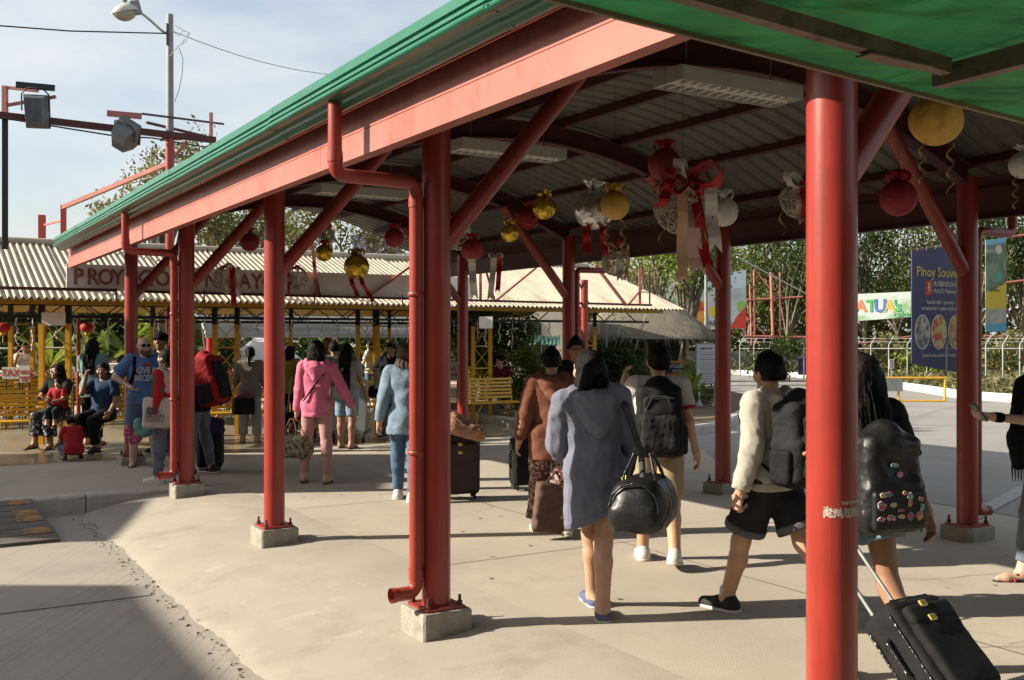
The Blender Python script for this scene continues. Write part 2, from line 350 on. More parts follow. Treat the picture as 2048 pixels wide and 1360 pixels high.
# roof sheets with ribs (each a panel)
NP = 20; PWD = (UEND - USTART) / NP
def panel_mesh():
    q = MB(); n = 26; ru = []
    for r in range(4):
        a = PWD * r / 4; ru += [(a, 0), (a + PWD * .16, 0), (a + PWD * .185, .028), (a + PWD * .215, .028), (a + PWD * .24, 0)]
    ru.append((PWD * 1.03, 0)); wl = [2.05 + (8.233 - 2.05) * i / n for i in range(n + 1)]
    V = []; m = len(ru)
    for w in wl:
        for (u, dz) in ru: V.append(Vector((w, u, sheetz(w) + dz)))
    b = len(V); V += [v + Vector((0, 0, .004)) for v in V]
    F = [(i * m + j, (i + 1) * m + j, (i + 1) * m + j + 1, i * m + j + 1) for i in range(n) for j in range(m - 1)]
    F += [tuple(reversed([x + b for x in f])) for f in F]
    q.add(V, F); return q.mesh('roof_sheet', M_roofu)
SM = panel_mesh()
for i in range(NP): inst('roof_sheet', SM, WK, Matrix.Translation(W(USTART + PWD * i, 0, .004 * (i % 2))) @ RW.to_4x4())
# edge beams (channel with a lip line) and gutters on both eaves
Zv = Vector((0, 0, 1))
for side, wo in ((1, 2.23), (-1, 8.053)):
    X = pX * side
    bl = [(USTART, 5.9), (5.904, 11.2), (11.204, UEND + .12)]
    for i, (ua, ub) in enumerate(bl):
        q = MB(); q.prof([(0, 0), (.075, 0), (.075, .012), (.01, .012), (.01, .256), (.075, .256), (.075, .268), (0, .268), (0, .141), (.004, .139), (.004, .133), (0, .131)], W(ua, wo, 2.66), W(ub, wo, 2.66), X, Zv)
        q.build('edge_beam', M_redbeam if side == 1 else M_reddark, WK)  # right-hand beams get a darker red: their shade is put into the colour
    g0 = wo - side * .21
    gut = [(.015, .19), (0, .185), (0, .140), (.018, .135), (.018, .127), (0, .122), (0, .106), (.018, .101), (.018, .093), (-.006, .089), (-.018, .08), (-.024, .07), (-.022, .062), (-.012, .054), (.004, .05), (.02, .05), (.03, .047), (.034, .053), (.058, .04), (.062, .024), (.072, .018), (.09, .004), (.106, 0), (.112, .012), (.13, .02), (.13, .17), (.12, .17), (.12, .03), (.03, .066), (.004, .084), (.024, .1), (.024, .18)]
    us = [USTART, 3.5, 6.2, 8.9, 11.6, 14.0, UEND - .12]
    for i, (ua, ub) in enumerate(zip(us[:-1], us[1:])):
        q = MB(); e = .0025 * (i % 2); q.prof([(a - e, b + e) for a, b in gut], W(ua, g0, 2.884), W(ub + (.03 if i % 2 else -.001), g0, 2.884), X, Zv); o = q.build('gutter', M_green, WK)
    q = MB()
    for u in us[1:-1]:
        for (a, b) in ((-.003, .165), (-.003, .15), (-.026, .07), (.018, .047), (.09, .0)): q.lathe([(0, .006), (.006, .004), (.008, 0)], W(u - .035, g0, 2.884) + X * a + Zv * b, 6)
    q.build('rivet', M_galv, WK)
    # red trim board under the gutter and shaded soffit
    q = MB(); q.prof([(.132, .012), (.146, .012), (.146, .14), (.132, .14)], W(USTART, g0, 2.884), W(UEND - .1, g0, 2.884), X, Zv); q.build('trim_board', M_redbeam, WK)
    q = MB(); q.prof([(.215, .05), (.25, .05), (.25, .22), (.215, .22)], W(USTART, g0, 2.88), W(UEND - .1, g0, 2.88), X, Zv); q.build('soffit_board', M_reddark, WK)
    # downpipes
    for k in ((1, 3) if side == 1 else (1, 3)):
        u = U0 + SP * k; wc = (CW if side == 1 else RWW) - side * .128; wg = g0 + side * .055; r = .039
        def P(w, z, du=0): return W(u + du, w, z)
        pts = [P(wg, 2.93), P(wg, 2.60)]
        for t in range(1, 6):
            an = t / 5 * math.pi / 2; pts.append(P(wg + side * .06 * (1 - math.cos(an)), 2.60 - .06 * math.sin(an)))
        pts.append(P(wc - side * .06, 2.535))
        for t in range(1, 6):
            an = t / 5 * math.pi / 2; pts.append(P(wc - side * .06 * (1 - math.sin(an)), 2.535 - .06 * (1 - math.cos(an))))
        pts += [P(wc, 2.0), P(wc, 1.0), P(wc, .26)]
        for t in range(1, 6):
            an = t / 5 * math.pi / 2; pts.append(P(wc - side * .055 * (1 - math.cos(an)), .26 - .055 * math.sin(an)))
        pts.append(P(wc - side * .155, .204))
        q = MB(); q.path(pts, r, 16, caps=False); dp = q.build('downpipe', M_pipe, WK)
        for pa, pb in ((P(wc, 2.45), P(wc, 2.395)), (P(wc, .34), P(wc, .285)), (P(wg, 2.665), P(wg, 2.61)), (P(wc - side * .13, .204), P(wc - side * .157, .204))):
            q = MB(); q.path([pa, pb], r + .0045, 16, caps=False); q.build('pipe_socket', M_pipe, dp)
        for z in (1.9, 1.0):
            q = MB(); q.lathe([(r + .006, .012), (r + .009, .01), (r + .009, -.01), (r + .006, -.012)], P(wc, z), 16); q.build('pipe_clip', M_pipe, dp)
# ------------------------------------------------------------------ tall buildings off to the left (seen only by their shade)
M_bld = mat('cream_render', (.55, .5, .42), .85, .1, 2)
SH = Vector((-.993, -.115, 0)).normalized(); SQ = Vector((.115, -.993, 0)) * -1
LB = thing('terminal_building', Vector((-16, 8, -.18)), 'cream rendered terminal building standing off to the left of the road', 'building')
TE = math.tan(R_(SUN_EL))
def blk(q0, q1, X0, tipX, name, sl=0., z0=0.):
    """a block whose roof edge throws its shade to tipX at q1; sl: how the front steps forward towards q0"""
    H = (tipX - X0) * TE / .993 + z0
    def pt(q, x): return Vector((x, q + x * .115, 0))
    f1, f0 = pt(q1, X0), pt(q0, X0 + sl * (q1 - q0)); b1, b0 = f1 + Vector((-7, 0, 0)), f0 + Vector((-9, 0, 0)); ring = [f1, b1, b0, f0]
    q = MB(); V = [p + Vector((0, 0, z)) for z in (-.18, H - .12) for p in ring]; F = [(i, (i + 1) % 4, 4 + (i + 1) % 4, 4 + i) for i in range(4)] + [(4, 5, 6, 7)]; q.add(V, F); q.build(name, M_bld, LB)
    q = MB(); V = [p + Vector((0, 0, z)) for z in (H - .118, H) for p in ring]; q.add(V, F + [(3, 2, 1, 0)]); q.build('roof_slab', M_bld, LB)
blk(-3, 7.9, -14, -2.95, 'wall', .55, -.1); blk(9.62, 11.2, -14, -3.9, 'wall'); blk(11.25, 14.6, -14, -1.4, 'wall')
# unseen roof, wall and piers added behind the camera to shade the ground there
q = MB(); q.box((3, -8.2, 3.9), (34, 12.6, .25)); q.build('shading_roof', M_bld, LB)
q = MB(); q.box((3, -14, 1.9), (34, .3, 4.1)); q.build('wall', M_bld, LB)
for x in (-12, -4, 6, 14, 19): q = MB(); q.box((x, -2.3, 1.8), (.4, .4, 4.0)); q.build('shading_pier', M_bld, LB)
# worn scraps of white tape on the front column
q = MB(); cR = W(U0, CW, 0)
for i in range(420):
    z = random.choice((1.075, 1.083, 1.09, 1.095, 1.118)) + random.gauss(0, .003); an = random.uniform(4.1, 6.0) if z < 1.11 else random.uniform(4.8, 5.9); da = random.uniform(.008, .05); dz = random.uniform(.0008, .0035); r = .0838
    V = [cR + Vector((math.cos(an + a) * r, math.sin(an + a) * r, z + b)) for a, b in ((-da, -dz), (0, -dz * 1.3), (da, -dz * .6), (da * .8, dz), (0, dz * .7), (-da * .7, dz))]; q.add(V, [(0, 1, 2, 3, 4, 5)])
o = q.build('tape_scraps', mat('old_tape', (.62, .52, .47), .8, .2, 40), WK); o['kind'] = 'stuff'
# ------------------------------------------------------------------ text
def text_part(s, size, P, X, Y, m, parent, name='lettering', depth=.002, align='CENTER', bold=0., sx=1.):
    cu = bpy.data.curves.new('t', 'FONT'); cu.body = s; cu.size = size; cu.align_x = align; cu.align_y = 'CENTER'; cu.extrude = depth; cu.offset = bold; cu.resolution_u = 2
    o = bpy.data.objects.new('t', cu); C.objects.link(o)
    dg = bpy.context.evaluated_depsgraph_get(); me = bpy.data.meshes.new_from_object(o.evaluated_get(dg))
    bpy.data.objects.remove(o); bpy.data.curves.remove(cu)
    n = len(me.vertices); V = np.zeros(n * 3, np.float32); me.vertices.foreach_get('co', V); V = V.reshape(-1, 3)
    F = [tuple(p.vertices) for p in me.polygons]; bpy.data.meshes.remove(me)
    X, Y = Vector(X).normalized(), Vector(Y).normalized(); Z = X.cross(Y); P = Vector(P)
    B = np.array([X, Y, Z]); return obj(name, V * np.array([sx, 1, 1]) @ B + np.array(P), F, m, parent)
# ------------------------------------------------------------------ waiting shed
M_corr = mat('pale_roof_sheet', (.50, .44, .34), .6, .2, 2.2, .02, 20); worn(M_corr, (.30, .24, .17), 2.6, .5, .78, stretch=(1, .25, 1)); worn(M_corr, (.18, .15, .12), 6, .6, .78)
M_under = mat('yellow_ceiling_paint', (.62, .40, .05), .6, .15, 4)
UE, UR, ZE, ZR = 16.6, 19.6, 2.24, 3.27
SHD = thing('waiting_shed', W(19.5, 5, 0), 'long open waiting shed with a pale corrugated roof on yellow lattice posts', 'shed')
def corr_mesh(name, m):
    q = MB(); nw = 8 * 6; V = []; L = math.hypot(UR - UE, ZR - ZE)
    for t in (-.02, .34, .67, 1.0):
        for i in range(nw + 1):
            w = .82 * i / nw; V.append(Vector((w, t * (UR - UE), t * (ZR - ZE) + .028 * math.sin(2 * math.pi * i / 6))))
    b = len(V); V += [v - Vector((0, 0, .004)) for v in V]; m_ = nw + 1
    F = [(j * m_ + i, j * m_ + i + 1, (j + 1) * m_ + i + 1, (j + 1) * m_ + i) for j in range(3) for i in range(nw)]
    F += [tuple(reversed([x + b for x in f])) for f in F]; q.add(V, F, True); return q.mesh(name, m)
CRM = corr_mesh('roof_sheet', M_corr); W0 = .75
for i in range(17):
    w = W0 + .8 * i
    inst('roof_sheet', CRM, SHD, Matrix.Translation(W(UE + random.uniform(-.05, .03), w, ZE + .004 * (i % 2))) @ RW.to_4x4())
    inst('roof_sheet', CRM, SHD, Matrix.Translation(W(2 * UR - UE, w + .81, ZE + .004 * (i % 2))) @ RW.to_4x4() @ Matrix.Rotation(math.pi, 4, 'Z'))
q = MB()
for i in range(6): q.path([W(UR, W0 + 2.2 * i, ZR + .035), W(UR, W0 + 2.2 * i + 2.18, ZR + .035)], .075, 8)
q.build('ridge_cap', M_corr, SHD)
for uu in (UE + .22, 2 * UR - UE - .22):
    q = MB(); q.box(W(uu, 7.35, ZE - .035), (13.2, .03, .12), RW); q.build('eave_board', M_yel, SHD)
    q = MB(); q.box(W(uu + .34 * (1 if uu < UR else -1), 7.35, ZE + .015), (13.1, .62, .01), RW @ Matrix.Rotation(math.atan2(ZR - ZE, UR - UE) * (1 if uu < UR else -1), 3, 'X')); q.build('ceiling_board', M_under, SHD)
for uu in (17.25, 21.95):
    for z in (1.97, 2.29):
        q = MB(); q.box(W(uu, 7.35, z), (13.1, .05, .05), RW); q.build('girder_chord', M_black, SHD)
    for i in range(31):
        w = .85 + i * .41; a, b = (1.98, 2.28) if i % 2 else (2.28, 1.98)
        q = MB(); q.bar(W(uu, w, a), W(uu, w + .41, b), .018, .018); q.build('girder_web', M_black, SHD)
for i in range(6):
    w = 1.1 + 2.5 * i; q = MB(); q.bar(W(UE + .3, w, ZE + .02), W(UR, w, ZR - .06), .05, .07); q.bar(W(UR, w, ZR - .06), W(2 * UR - UE - .3, w, ZE + .02), .05, .07); q.build('roof_rafter', M_yel, SHD)
def tower(u, w, yb=1.86):
    dw = .19
    for s in (-1, 1):
        q = MB(); q.bar(W(u, w + s * dw, .0), W(u, w + s * dw, yb), .075, .075); q.build('post', M_yel, SHD)
        q = MB(); q.bar(W(u, w + s * dw, yb + .001), W(u, w + s * dw, 2.3), .078, .078); q.build('post_top', M_black, SHD)
    n = 4; zs = [.62 + (1.90 - .62) * i / 3 for i in range(4)]
    for z in zs: q = MB(); q.bar(W(u, w - dw, z), W(u, w + dw, z), .022, .022); q.build('rung', M_yel, SHD)
    for a, b in zip(zs[:-1], zs[1:]):
        q = MB(); q.tube(W(u - .006, w - dw, a), W(u - .006, w + dw, b), .008, n=6); q.build('lacing_bar', M_yel, SHD)
        q = MB(); q.tube(W(u + .012, w + dw, a), W(u + .012, w - dw, b), .008, n=6); q.build('lacing_bar', M_yel, SHD)
TW = (2.2, 4.85, 7.42, 9.80, 12.3)
for w in TW: tower(17.25, w)
for w in TW: tower(21.95, w)
# slatted benches
q = MB(); q.box((0, 0, 0), (1, .055, .022)); SLM = q.mesh('slat', M_yel)
def bench(u, w, L, label, group=None, face=-1, sc_=1., m=None):
    """face -1 looks down the walkway towards the camera"""
    P = W(u, w, 0); B = thing('slatted_bench', P, label, 'bench', group); R4 = RW.to_4x4() if face < 0 else RW.to_4x4() @ Matrix.Rotation(math.pi, 4, 'Z')
    M0 = Matrix.Translation(P) @ R4; mm = m or M_yel
    sl = SLM
    for i in range(6): inst('seat_slat', sl, B, M0 @ Matrix.Translation((0, -.42 + i * .078, .42)) @ Matrix.Diagonal((L, 1, 1, 1)))
    for i in range(6): inst('back_slat', sl, B, M0 @ Matrix.Translation((0, .035 + .012 * i, .50 + i * .068)) @ Matrix.Rotation(R_(80), 4, 'X') @ Matrix.Diagonal((L, .8, 1, 1)))
    def T(x, y, z): return M0 @ Vector((x, y, z))
    for x in (-L / 2 + .02, 0, L / 2 - .02):
        q = MB(); q.path([T(x, .02, .40), T(x, .055, .55), T(x, .12, .88)], .015, 8); q.build('back_upright', mm, B)
    for x in (-L / 2 + .14, L / 2 - .14):
        for y in (-.36, -.02):
            s = 1 if x < 0 else -1
            q = MB(); q.path([T(x + s * .14, y, .40), T(x, y, .23), T(x, y, .0)], .013, 8); q.build('leg', mm, B)
        q = MB(); q.tube(T(x, -.36, .23), T(x, -.02, .23), .011, n=8); q.build('leg_tie', mm, B)
    return B
bench(16.85, 1.78, 1.25, 'yellow slatted bench at the left edge holding a woman with a toddler')
bench(16.85, 3.15, 1.15, 'yellow slatted bench under the seated woman in a dark blue shirt')
bench(16.9, 4.85, 1.0, 'yellow slatted bench carrying a black bag beside the woman in beige')
bench(16.9, 7.45, .95, 'yellow slatted bench behind the man in a black shirt')
bench(16.95, 9.75, 1.15, 'yellow slatted bench under the woman with crossed legs')
for i, w in enumerate((.2, 2.75, 5.0, 7.6)):
    bench(21.0, w, 2.1, ['long yellow bench backed by red flowers at the left edge', 'long yellow bench behind the standing woman in teal', 'long yellow bench behind the loading area sign', 'long yellow bench at the back of the shed, farthest right'][i])
# ------------------------------------------------------------------ billboard frame, name board, flood lights, street lamp
BF = thing('billboard_frame', W(17.0, 6, 0), 'red steel billboard frame with rails and diagonals in front of the shed roof', 'frame')
uf = 16.15
def bar(name, a, b, t, m=None, par=None, rnd=False):
    q = MB()
    if rnd: q.tube(a, b, t, n=12)
    else: q.bar(a, b, t, t)
    return q.build(name, m or M_reddark, par or BF)
bar('rail', W(uf, .8, 2.35), W(uf, 2.9, 2.35), .045); bar('rail', W(uf, 3.3, 2.34), W(uf, 13.1, 2.29), .04)
for w in (2.9, 4.2, 6.0, 7.6): bar('hanger', W(uf, w, 2.18), W(uf, w, 2.38), .02)
for (a, b, t) in (((6.05, 2.32), (5.95, 3.4), .05), ((6.1, 2.32), (5.97, 2.9), .03), ((6.95, 2.33), (8.0, 3.05), .035), ((9.15, 2.32), (9.15, 3.3), .05), ((9.45, 2.3), (9.18, 3.1), .03), ((9.45, 2.3), (10.35, 2.95), .035),
                 ((11.55, 2.3), (11.2, 2.9), .025), ((12.45, 2.28), (11.7, 3.05), .05), ((12.5, 2.28), (12.85, 2.62), .035), ((12.8, 2.28), (12.8, 3.0), .05), ((13.05, 2.28), (13.05, 3.0), .03)):
    bar('strut', W(uf, *a), W(uf, *b), t, M_redbeam if t > .03 else None)
for z in (2.55, 2.8): bar('rung', W(uf, 12.8, z), W(uf, 13.05, z), .02, M_redbeam)
up = 17.47
bar('post', W(up, 3.98, 0), W(up, 3.98, 4.95), .07, M_red, rnd=True); bar('post', W(uf, 11.45, 0), W(uf, 11.45, 2.75), .07, M_red, rnd=True)
q = MB(); q.prof([(-.04, -.05), (.04, -.05), (.04, -.04), (.008, -.04), (.008, .04), (.04, .04), (.04, .05), (-.04, .05), (-.04, .04), (-.008, .04), (-.008, -.04), (-.04, -.04)], W(up, 1.52, 3.0), W(up, 1.52, 5.02), pX, pY); q.build('post', M_black, BF)
bar('post', W(up, 1.52, 5.02), W(up, 1.52, 5.5), .07, M_redbeam)
q = MB(); q.bar(W(up - .05, -.5, 5.07), W(up - .05, 4.72, 4.98), .09, .10); q.build('beam', M_reddark, BF)
bar('rail', at(125, 415, 18), at(334, 328, 17.2), .07, M_redbeam); bar('post', at(127, 410, 18), at(127, 500, 18), .075, M_red); bar('post', at(84, 430, 19), at(84, 500, 19), .1, M_red); bar('rail', at(88, 450, 19), at(127, 440, 18), .035, M_redbeam)
bar('outrigger', W(up, 3.6, 5.17), W(up + .55, 4.72, 5.14), .04); bar('outrigger', W(up - .4, 3.45, 5.22), W(up + .1, 4.9, 5.30), .03); bar('post', W(up, 4.66, 5.0), W(up, 4.66, 5.45), .05, M_redbeam)
bar('outrigger', W(up, 1.52, 5.48), W(up - .3, 1.95, 5.42), .045, M_redbeam); bar('outrigger', W(up, 1.52, 5.2), W(up - .3, 2.2, 5.36), .045, M_redbeam); bar('brace', W(up, 4.02, 4.6), W(up, 4.25, 4.92), .05, M_redbeam); bar('cap_plate', W(up, 3.85, 4.94), W(up, 4.12, 4.94), .03, M_redbeam)
M_board = mat('faded_sign_board', (1.2, 1.1, 1.0), .7, .1, 3); worn(M_board, (.7, .6, .52), 4, .6, .78)
M_flred = mat('faded_red_letter', (.48, .15, .13), .8, .3, 14); worn(M_flred, (.7, .58, .52), 22, .55, .66)
NB = thing('name_board', W(uf + .06, 5.6, 2.34), 'long faded pale board with red letters starting PROYEKTO above the shed eave', 'sign')
q = MB(); q.box(W(uf + .08, 5.6, 2.535), (6.76, .03, .385), RW); q.build('board', M_board, NB)
for ch, px in zip('PROYEKTONIMAYOR', (158, 187, 213, 237, 258, 283, 305, 327, 425, 444, 471, 492, 516, 540, 590)):
    t = (px - 1024) / F_; w = (-uf * AX + t * uf * AY) / (AY + t * AX); 
    text_part(ch, .34, W(uf + .055, w, 2.535), pX, Zv, M_flred, NB, 'letter', .004, bold=.006, sx=.85)
# street lamp on its pole
SL = thing('street_lamp', W(up, 3.98, 5.0), 'grey street lamp with a curved arm on a pole above the shed', 'street lamp')
M_pole = mat('grey_pole', (.30, .32, .33), .6, .15, 6); M_lamp = mat('pale_lamp_housing', (.66, .65, .58), .5, .12, 8); M_lens = mat('lamp_lens', (.6, .55, .42), .2, .15, 5, trans=.2)
Pp = W(up, 3.98, 0); q = MB(); q.tube(Pp + Vector((0, 0, 4.9)), Pp + Vector((0, 0, 7.0)), .062, .055, n=14); q.build('pole', M_pole, SL)
yp = Pp.y; hd = at(250, 26, yp - .6)
q = MB(); q.path([at(334, 68, yp), at(322, 60, yp - .05), at(300, 40, yp - .3), at(275, 20, yp - .5)], .022, 10); q.build('arm', M_lamp, SL)
ld = (at(222, 26, yp - .7) - at(276, 20, yp - .5)); Lh = ld.length; ld.normalize(); side = ld.cross(Zv).normalized(); upv = side.cross(ld)
Rm = Matrix((ld, side, upv)).transposed(); o0 = at(276, 19, yp - .5)
def lampf(a, b):
    x = Lh * a; r = .17 * math.sin(math.pi * min(1, .12 + a * .9)) ** .6; an = math.pi * b
    return o0 + Rm @ Vector((x, -math.cos(an) * r * .75, math.sin(an) * r * .85 - .02))
q = MB(); q.grid(lampf, 12, 12); q.build('housing', M_lamp, SL)
def lensf(a, b):
    x = Lh * (.15 + .78 * a); r = .15 * math.sin(math.pi * min(1, .1 + a * .88)) ** .5; an = math.pi * b
    return o0 + Rm @ Vector((x, -math.cos(an) * r * .75, -math.sin(an) * r * .95 - .02))
q = MB(); q.grid(lensf, 12, 10); q.build('lens', M_lens, SL)
q = MB(); q.box(o0 + Rm @ Vector((.03, 0, .03)), (.13, .16, .2), Rm); q.build('control_box', M_pole, SL); q = MB(); q.lathe([(.03, 0), (.035, .03), (.045, .05), (.045, .09), (.03, .11), (0, .11)], o0 + Rm @ Vector((.18, 0, .12)), 10); q.build('photo_cell', M_pole, SL)
q = MB(); q.box(at(335, 69, yp - .06), (.02, .06, .36)); q.build('bracket', M_reddark, SL)
M_wire = mat('black_cable', (.02, .02, .02), .6, .1, 5); M_wirew = mat('white_cable', (.6, .6, .58), .5, .1, 5)
def cable(name, pts, r, m, label, par=None, sag=0):
    q = MB(); P = [Vector(p) for p in pts]
    if len(P) == 2 and sag: P = [P[0].lerp(P[1], t / 12) - Vector((0, 0, sag * 4 * t / 12 * (1 - t / 12))) for t in range(13)]
    q.path(P, r, 6)
    if par: return q.build(name, m, par)
    return tag(q.build(name, m), label, 'cable')
cable('overhead_cable', [at(-700, -8, 15), at(-60, 47, 15), at(140, 62, 16), at(336, 67, yp)], .011, M_wire, 'black overhead cable running from the lamp pole to the left edge')
cable('overhead_cable', [at(345, 62, yp), at(760, 150, 24)], .009, M_wirew, 'thin pale overhead cable running from the lamp pole to the right', sag=.25)
cable('loose_wire', [at(345, 62, yp - .1), at(358, 72, yp - .1), at(366, 60, yp - .1), at(378, 65, yp - .1), at(362, 88, yp - .1), at(345, 104, yp - .1)], .006, M_wirew, '', SL)
cable('loose_wire', [at(350, 50, yp - .1), at(368, 62, yp - .1), at(380, 66, yp - .1), at(372, 82, yp - .1), at(352, 96, yp - .1), at(340, 112, yp - .1)], .006, M_wirew, '', SL)
cable('loose_wire', [at(358, 96, yp - .1), at(366, 118, yp - .1), at(364, 150, yp - .1), at(358, 180, yp - .1), at(349, 204, yp - .1)], .006, M_wire, '', SL)
cable('sagging_cable', [at(-20, 232, 15.4), at(130, 256, 16), at(230, 272, 16.5), at(305, 276, 16.9), at(420, 296, 17.3)], .012, M_wire, 'black cable slung under the red flood light beam')
M_flood = mat('flood_light_housing', (.10, .115, .125), .5, .25, 6); worn(M_flood, (.24, .25, .26), 9, .6, .75)
def flood(name, c, sx, sy, sz, R, label, dark):
    P = Vector(c); FL = thing(name, P, label, 'flood light'); q = MB()
    tb = [(-sx * .42, -sz * .5), (sx * .42, -sz * .5), (sx * .5, sz * .5), (-sx * .5, sz * .5)]
    V = []; 
    for y, k in ((-sy / 2, .72), (sy * .12, 1.), (sy / 2, 1.)):
        for x, z in tb: V.append(P + R @ Vector((x * k, y, z * k)))
    F = [(3, 2, 1, 0), (8, 9, 10, 11)] + [(r * 4 + i, r * 4 + (i + 1) % 4, r * 4 + 4 + (i + 1) % 4, r * 4 + 4 + i) for r in (0, 1) for i in range(4)]
    q.add(V, F); q.build('housing', M_flood, FL)
    q = MB(); q.box(P + R @ Vector((0, sy / 2 + .008, 0)), (sx * .98, .02, sz * .98), R); q.build('glass', mat('flood_glass', (.05, .055, .06), .1, .1, 3), FL)
    q = MB(); q.path([P + R @ Vector((-sx * .54, 0, 0)), P + R @ Vector((-sx * .54, 0, sz * .5)), P + R @ Vector((-sx * .3, 0, sz * .68)), P + R @ Vector((sx * .3, 0, sz * .68)), P + R @ Vector((sx * .54, 0, sz * .5)), P + R @ Vector((sx * .54, 0, 0))], .013, 8); q.build('yoke', M_black, FL)
    q = MB(); q.bar(P + Vector((-sx * .75, -.05, sz * .78)), P + Vector((sx * .75, .05, sz * .72)), .05, .09); q.build('mounting_bar', dark, FL); return FL
flood('flood_light', at(71, 222, 15.6), .36, .3, .5, Matrix.Rotation(.2, 3, 'Z') @ Matrix.Rotation(.1, 3, 'X'), 'dark boxy flood light hung nearest the left edge on the red beam', M_black)
flood('flood_light', at(249, 273, 16.3), .34, .34, .46, Matrix.Rotation(.55, 3, 'Y') @ Matrix.Rotation(.9, 3, 'X'), 'tilted grey flood light hung near the lamp pole on the red beam', M_redbeam)
# ------------------------------------------------------------------ ceiling light fixtures
M_fix = mat('white_fixture_enamel', (.62, .60, .54), .45, .08, 5); M_louv = mat('bright_louvre', (1.3, 1.28, 1.2), .3, .05, 8); M_tube = mat('unlit_tube', (.75, .75, .72), .3, .03, 4)
def fixture(u, w, z, label):
    P = W(u, w, z); FX = thing('louvred_ceiling_light', P, label, 'ceiling light', 'louvred lights under the walkway roof'); L, D, H = 1.02, .27, .085
    q = MB(); q.box(P + Zv * (H - .012), (L - .02, D - .02, .004), RW); q.build('inner_plate', mat('dark_inner_plate', (.10, .095, .085), .5, .2, 4), FX)  # dark sheet added inside; the darkness of the louvre gaps is its colour
    q = MB(); q.box(P + Zv * (H - .005), (L, D, .01), RW)
    for s in (-1, 1): q.box(P + RW @ Vector((0, s * (D / 2 - .004), H / 2 - .006)), (L, .008, H), RW); q.box(P + RW @ Vector((s * (L / 2 - .004), 0, H / 2 - .005)), (.008, D - .016, H - .002), RW)
    q.build('housing', M_fix, FX)
    for s in (-1, 1):
        q = MB(); q.tube(P + RW @ Vector((-L * .47, s * .06, .05)), P + RW @ Vector((L * .47, s * .06, .05)), .013, n=10); q.build('tube', M_tube, FX)
    q = MB(); q.box((0, 0, 0), (.004, .113, .035), Matrix.Rotation(.5, 3, 'Y')); lm = q.mesh('louvre', M_louv)
    for s in (-1, 1):
        for i in range(13): inst('louvre', lm, FX, Matrix.Translation(P + RW @ Vector((-L / 2 + .045 + i * (L - .09) / 12, s * .064, .018))) @ RW.to_4x4())
    q = MB(); q.box(P + Zv * .017, (L - .02, .006, .035), RW); q.build('spine', M_louv, FX)
    for s in (-1, 1): q = MB(); q.tube(P + RW @ Vector((s * L * .35, 0, H)), P + RW @ Vector((s * L * .35, 0, sheetz(w) - z)), .004, n=6); q.build('hanger_rod', M_galv, FX)
fixture(4.80, 4.52, 3.19, 'louvred ceiling light nearest the camera, half hidden by the front red column')
fixture(7.42, 4.47, 3.19, 'louvred ceiling light crossed by the diagonal brace')
fixture(10.4, 4.4, 3.19, 'louvred ceiling light farthest away, above the pink hooded woman')
# ------------------------------------------------------------------ green translucent canopy over the camera
M_poly = mat('green_polycarbonate', (.16, .44, .25), .35, .3, 3, stretch=(1, 1, 1)); worn(M_poly, (.30, .50, .22), 2.2, .45, .8, stretch=(.8, 9, 1), rot=-WANG); worn(M_poly, (.03, .09, .03), 1.8, .52, .8, stretch=(1.6, 5, 1), rot=-WANG); gloss(M_poly, .62)
def poly_ribs(m):
    t = m.node_tree; n = t.nodes; L = t.links; tx = n.new('ShaderNodeTexCoord'); mpn = n.new('ShaderNodeMapping'); mpn.inputs['Rotation'].default_value = (0, 0, -WANG)
    L.new(tx.outputs['Object'], mpn.inputs['Vector']); wv = n.new('ShaderNodeTexWave'); wv.bands_direction = 'Y'; wv.inputs['Scale'].default_value = 32; L.new(mpn.outputs[0], wv.inputs['Vector'])
    bp = n.new('ShaderNodeBump'); bp.inputs['Strength'].default_value = .8; bp.inputs['Distance'].default_value = .01; L.new(wv.outputs['Fac'], bp.inputs['Height']); L.new(bp.outputs[0], n['Principled BSDF'].inputs['Normal'])
poly_ribs(M_poly)
CN = thing('green_canopy', W(.2, 2.4, 0), 'green ribbed translucent canopy with a rusty frame overhead at the top right', 'canopy')
M_rust = mat('rusty_brown_paint', (.24, .16, .12), .6, .3, 6); worn(M_rust, (.05, .03, .02), 9, .55, .7)
def cz(w): return 2.318 - .0446 * (w - 1.127)
for (wa, wb) in ((-.6, .72), (.724, 2.045), (2.049, 3.4), (3.404, 5.0)):
    q = MB(); k = .05 if wa < 2.05 else -.02
    V = [W(u, w, cz(w) + (1.655 - u) * k + dz) for dz in (0, .008) for (u, w) in ((1.655, wa), (1.655, wb), (-3, wb), (-3, wa))]
    q.add(V, [(0, 1, 2, 3), (7, 6, 5, 4), (0, 4, 5, 1), (1, 5, 6, 2), (2, 6, 7, 3), (3, 7, 4, 0)]); q.build('canopy_sheet', M_poly, CN)
q = MB(); q.bar(W(1.66, -.6, cz(-.6) - .002), W(1.66, 5, cz(5) - .002), .012, .016); q.build('edge_trim', mat('tan_edge_trim', (.30, .22, .13), .7, .2, 10), CN)
for u in (1.44, .5, -.6): q = MB(); q.bar(W(u, -.6, cz(-.6) - .022), W(u, 2.0, cz(2.0) - .022), .03, .034); q.build('purlin', M_rust, CN)
q = MB(); q.bar(W(1.5, 2.05, cz(2.05) - .026), W(-3, 2.0, cz(2.05) + .02), .035, .045); q.build('beam', M_rust, CN)
q = MB(); q.box(W(1.44, 1.83, cz(1.8) - .043), (.2, .04, .005), RW); q.build('gusset', M_rust, CN)
for (u, w) in ((-.6, 4.4), (-2.8, -.4), (-2.8, 4.4)): q = MB(); q.tube(W(u, w, -.1), W(u, w, cz(w) - .05), .05, n=14); q.build('post', M_red, CN)
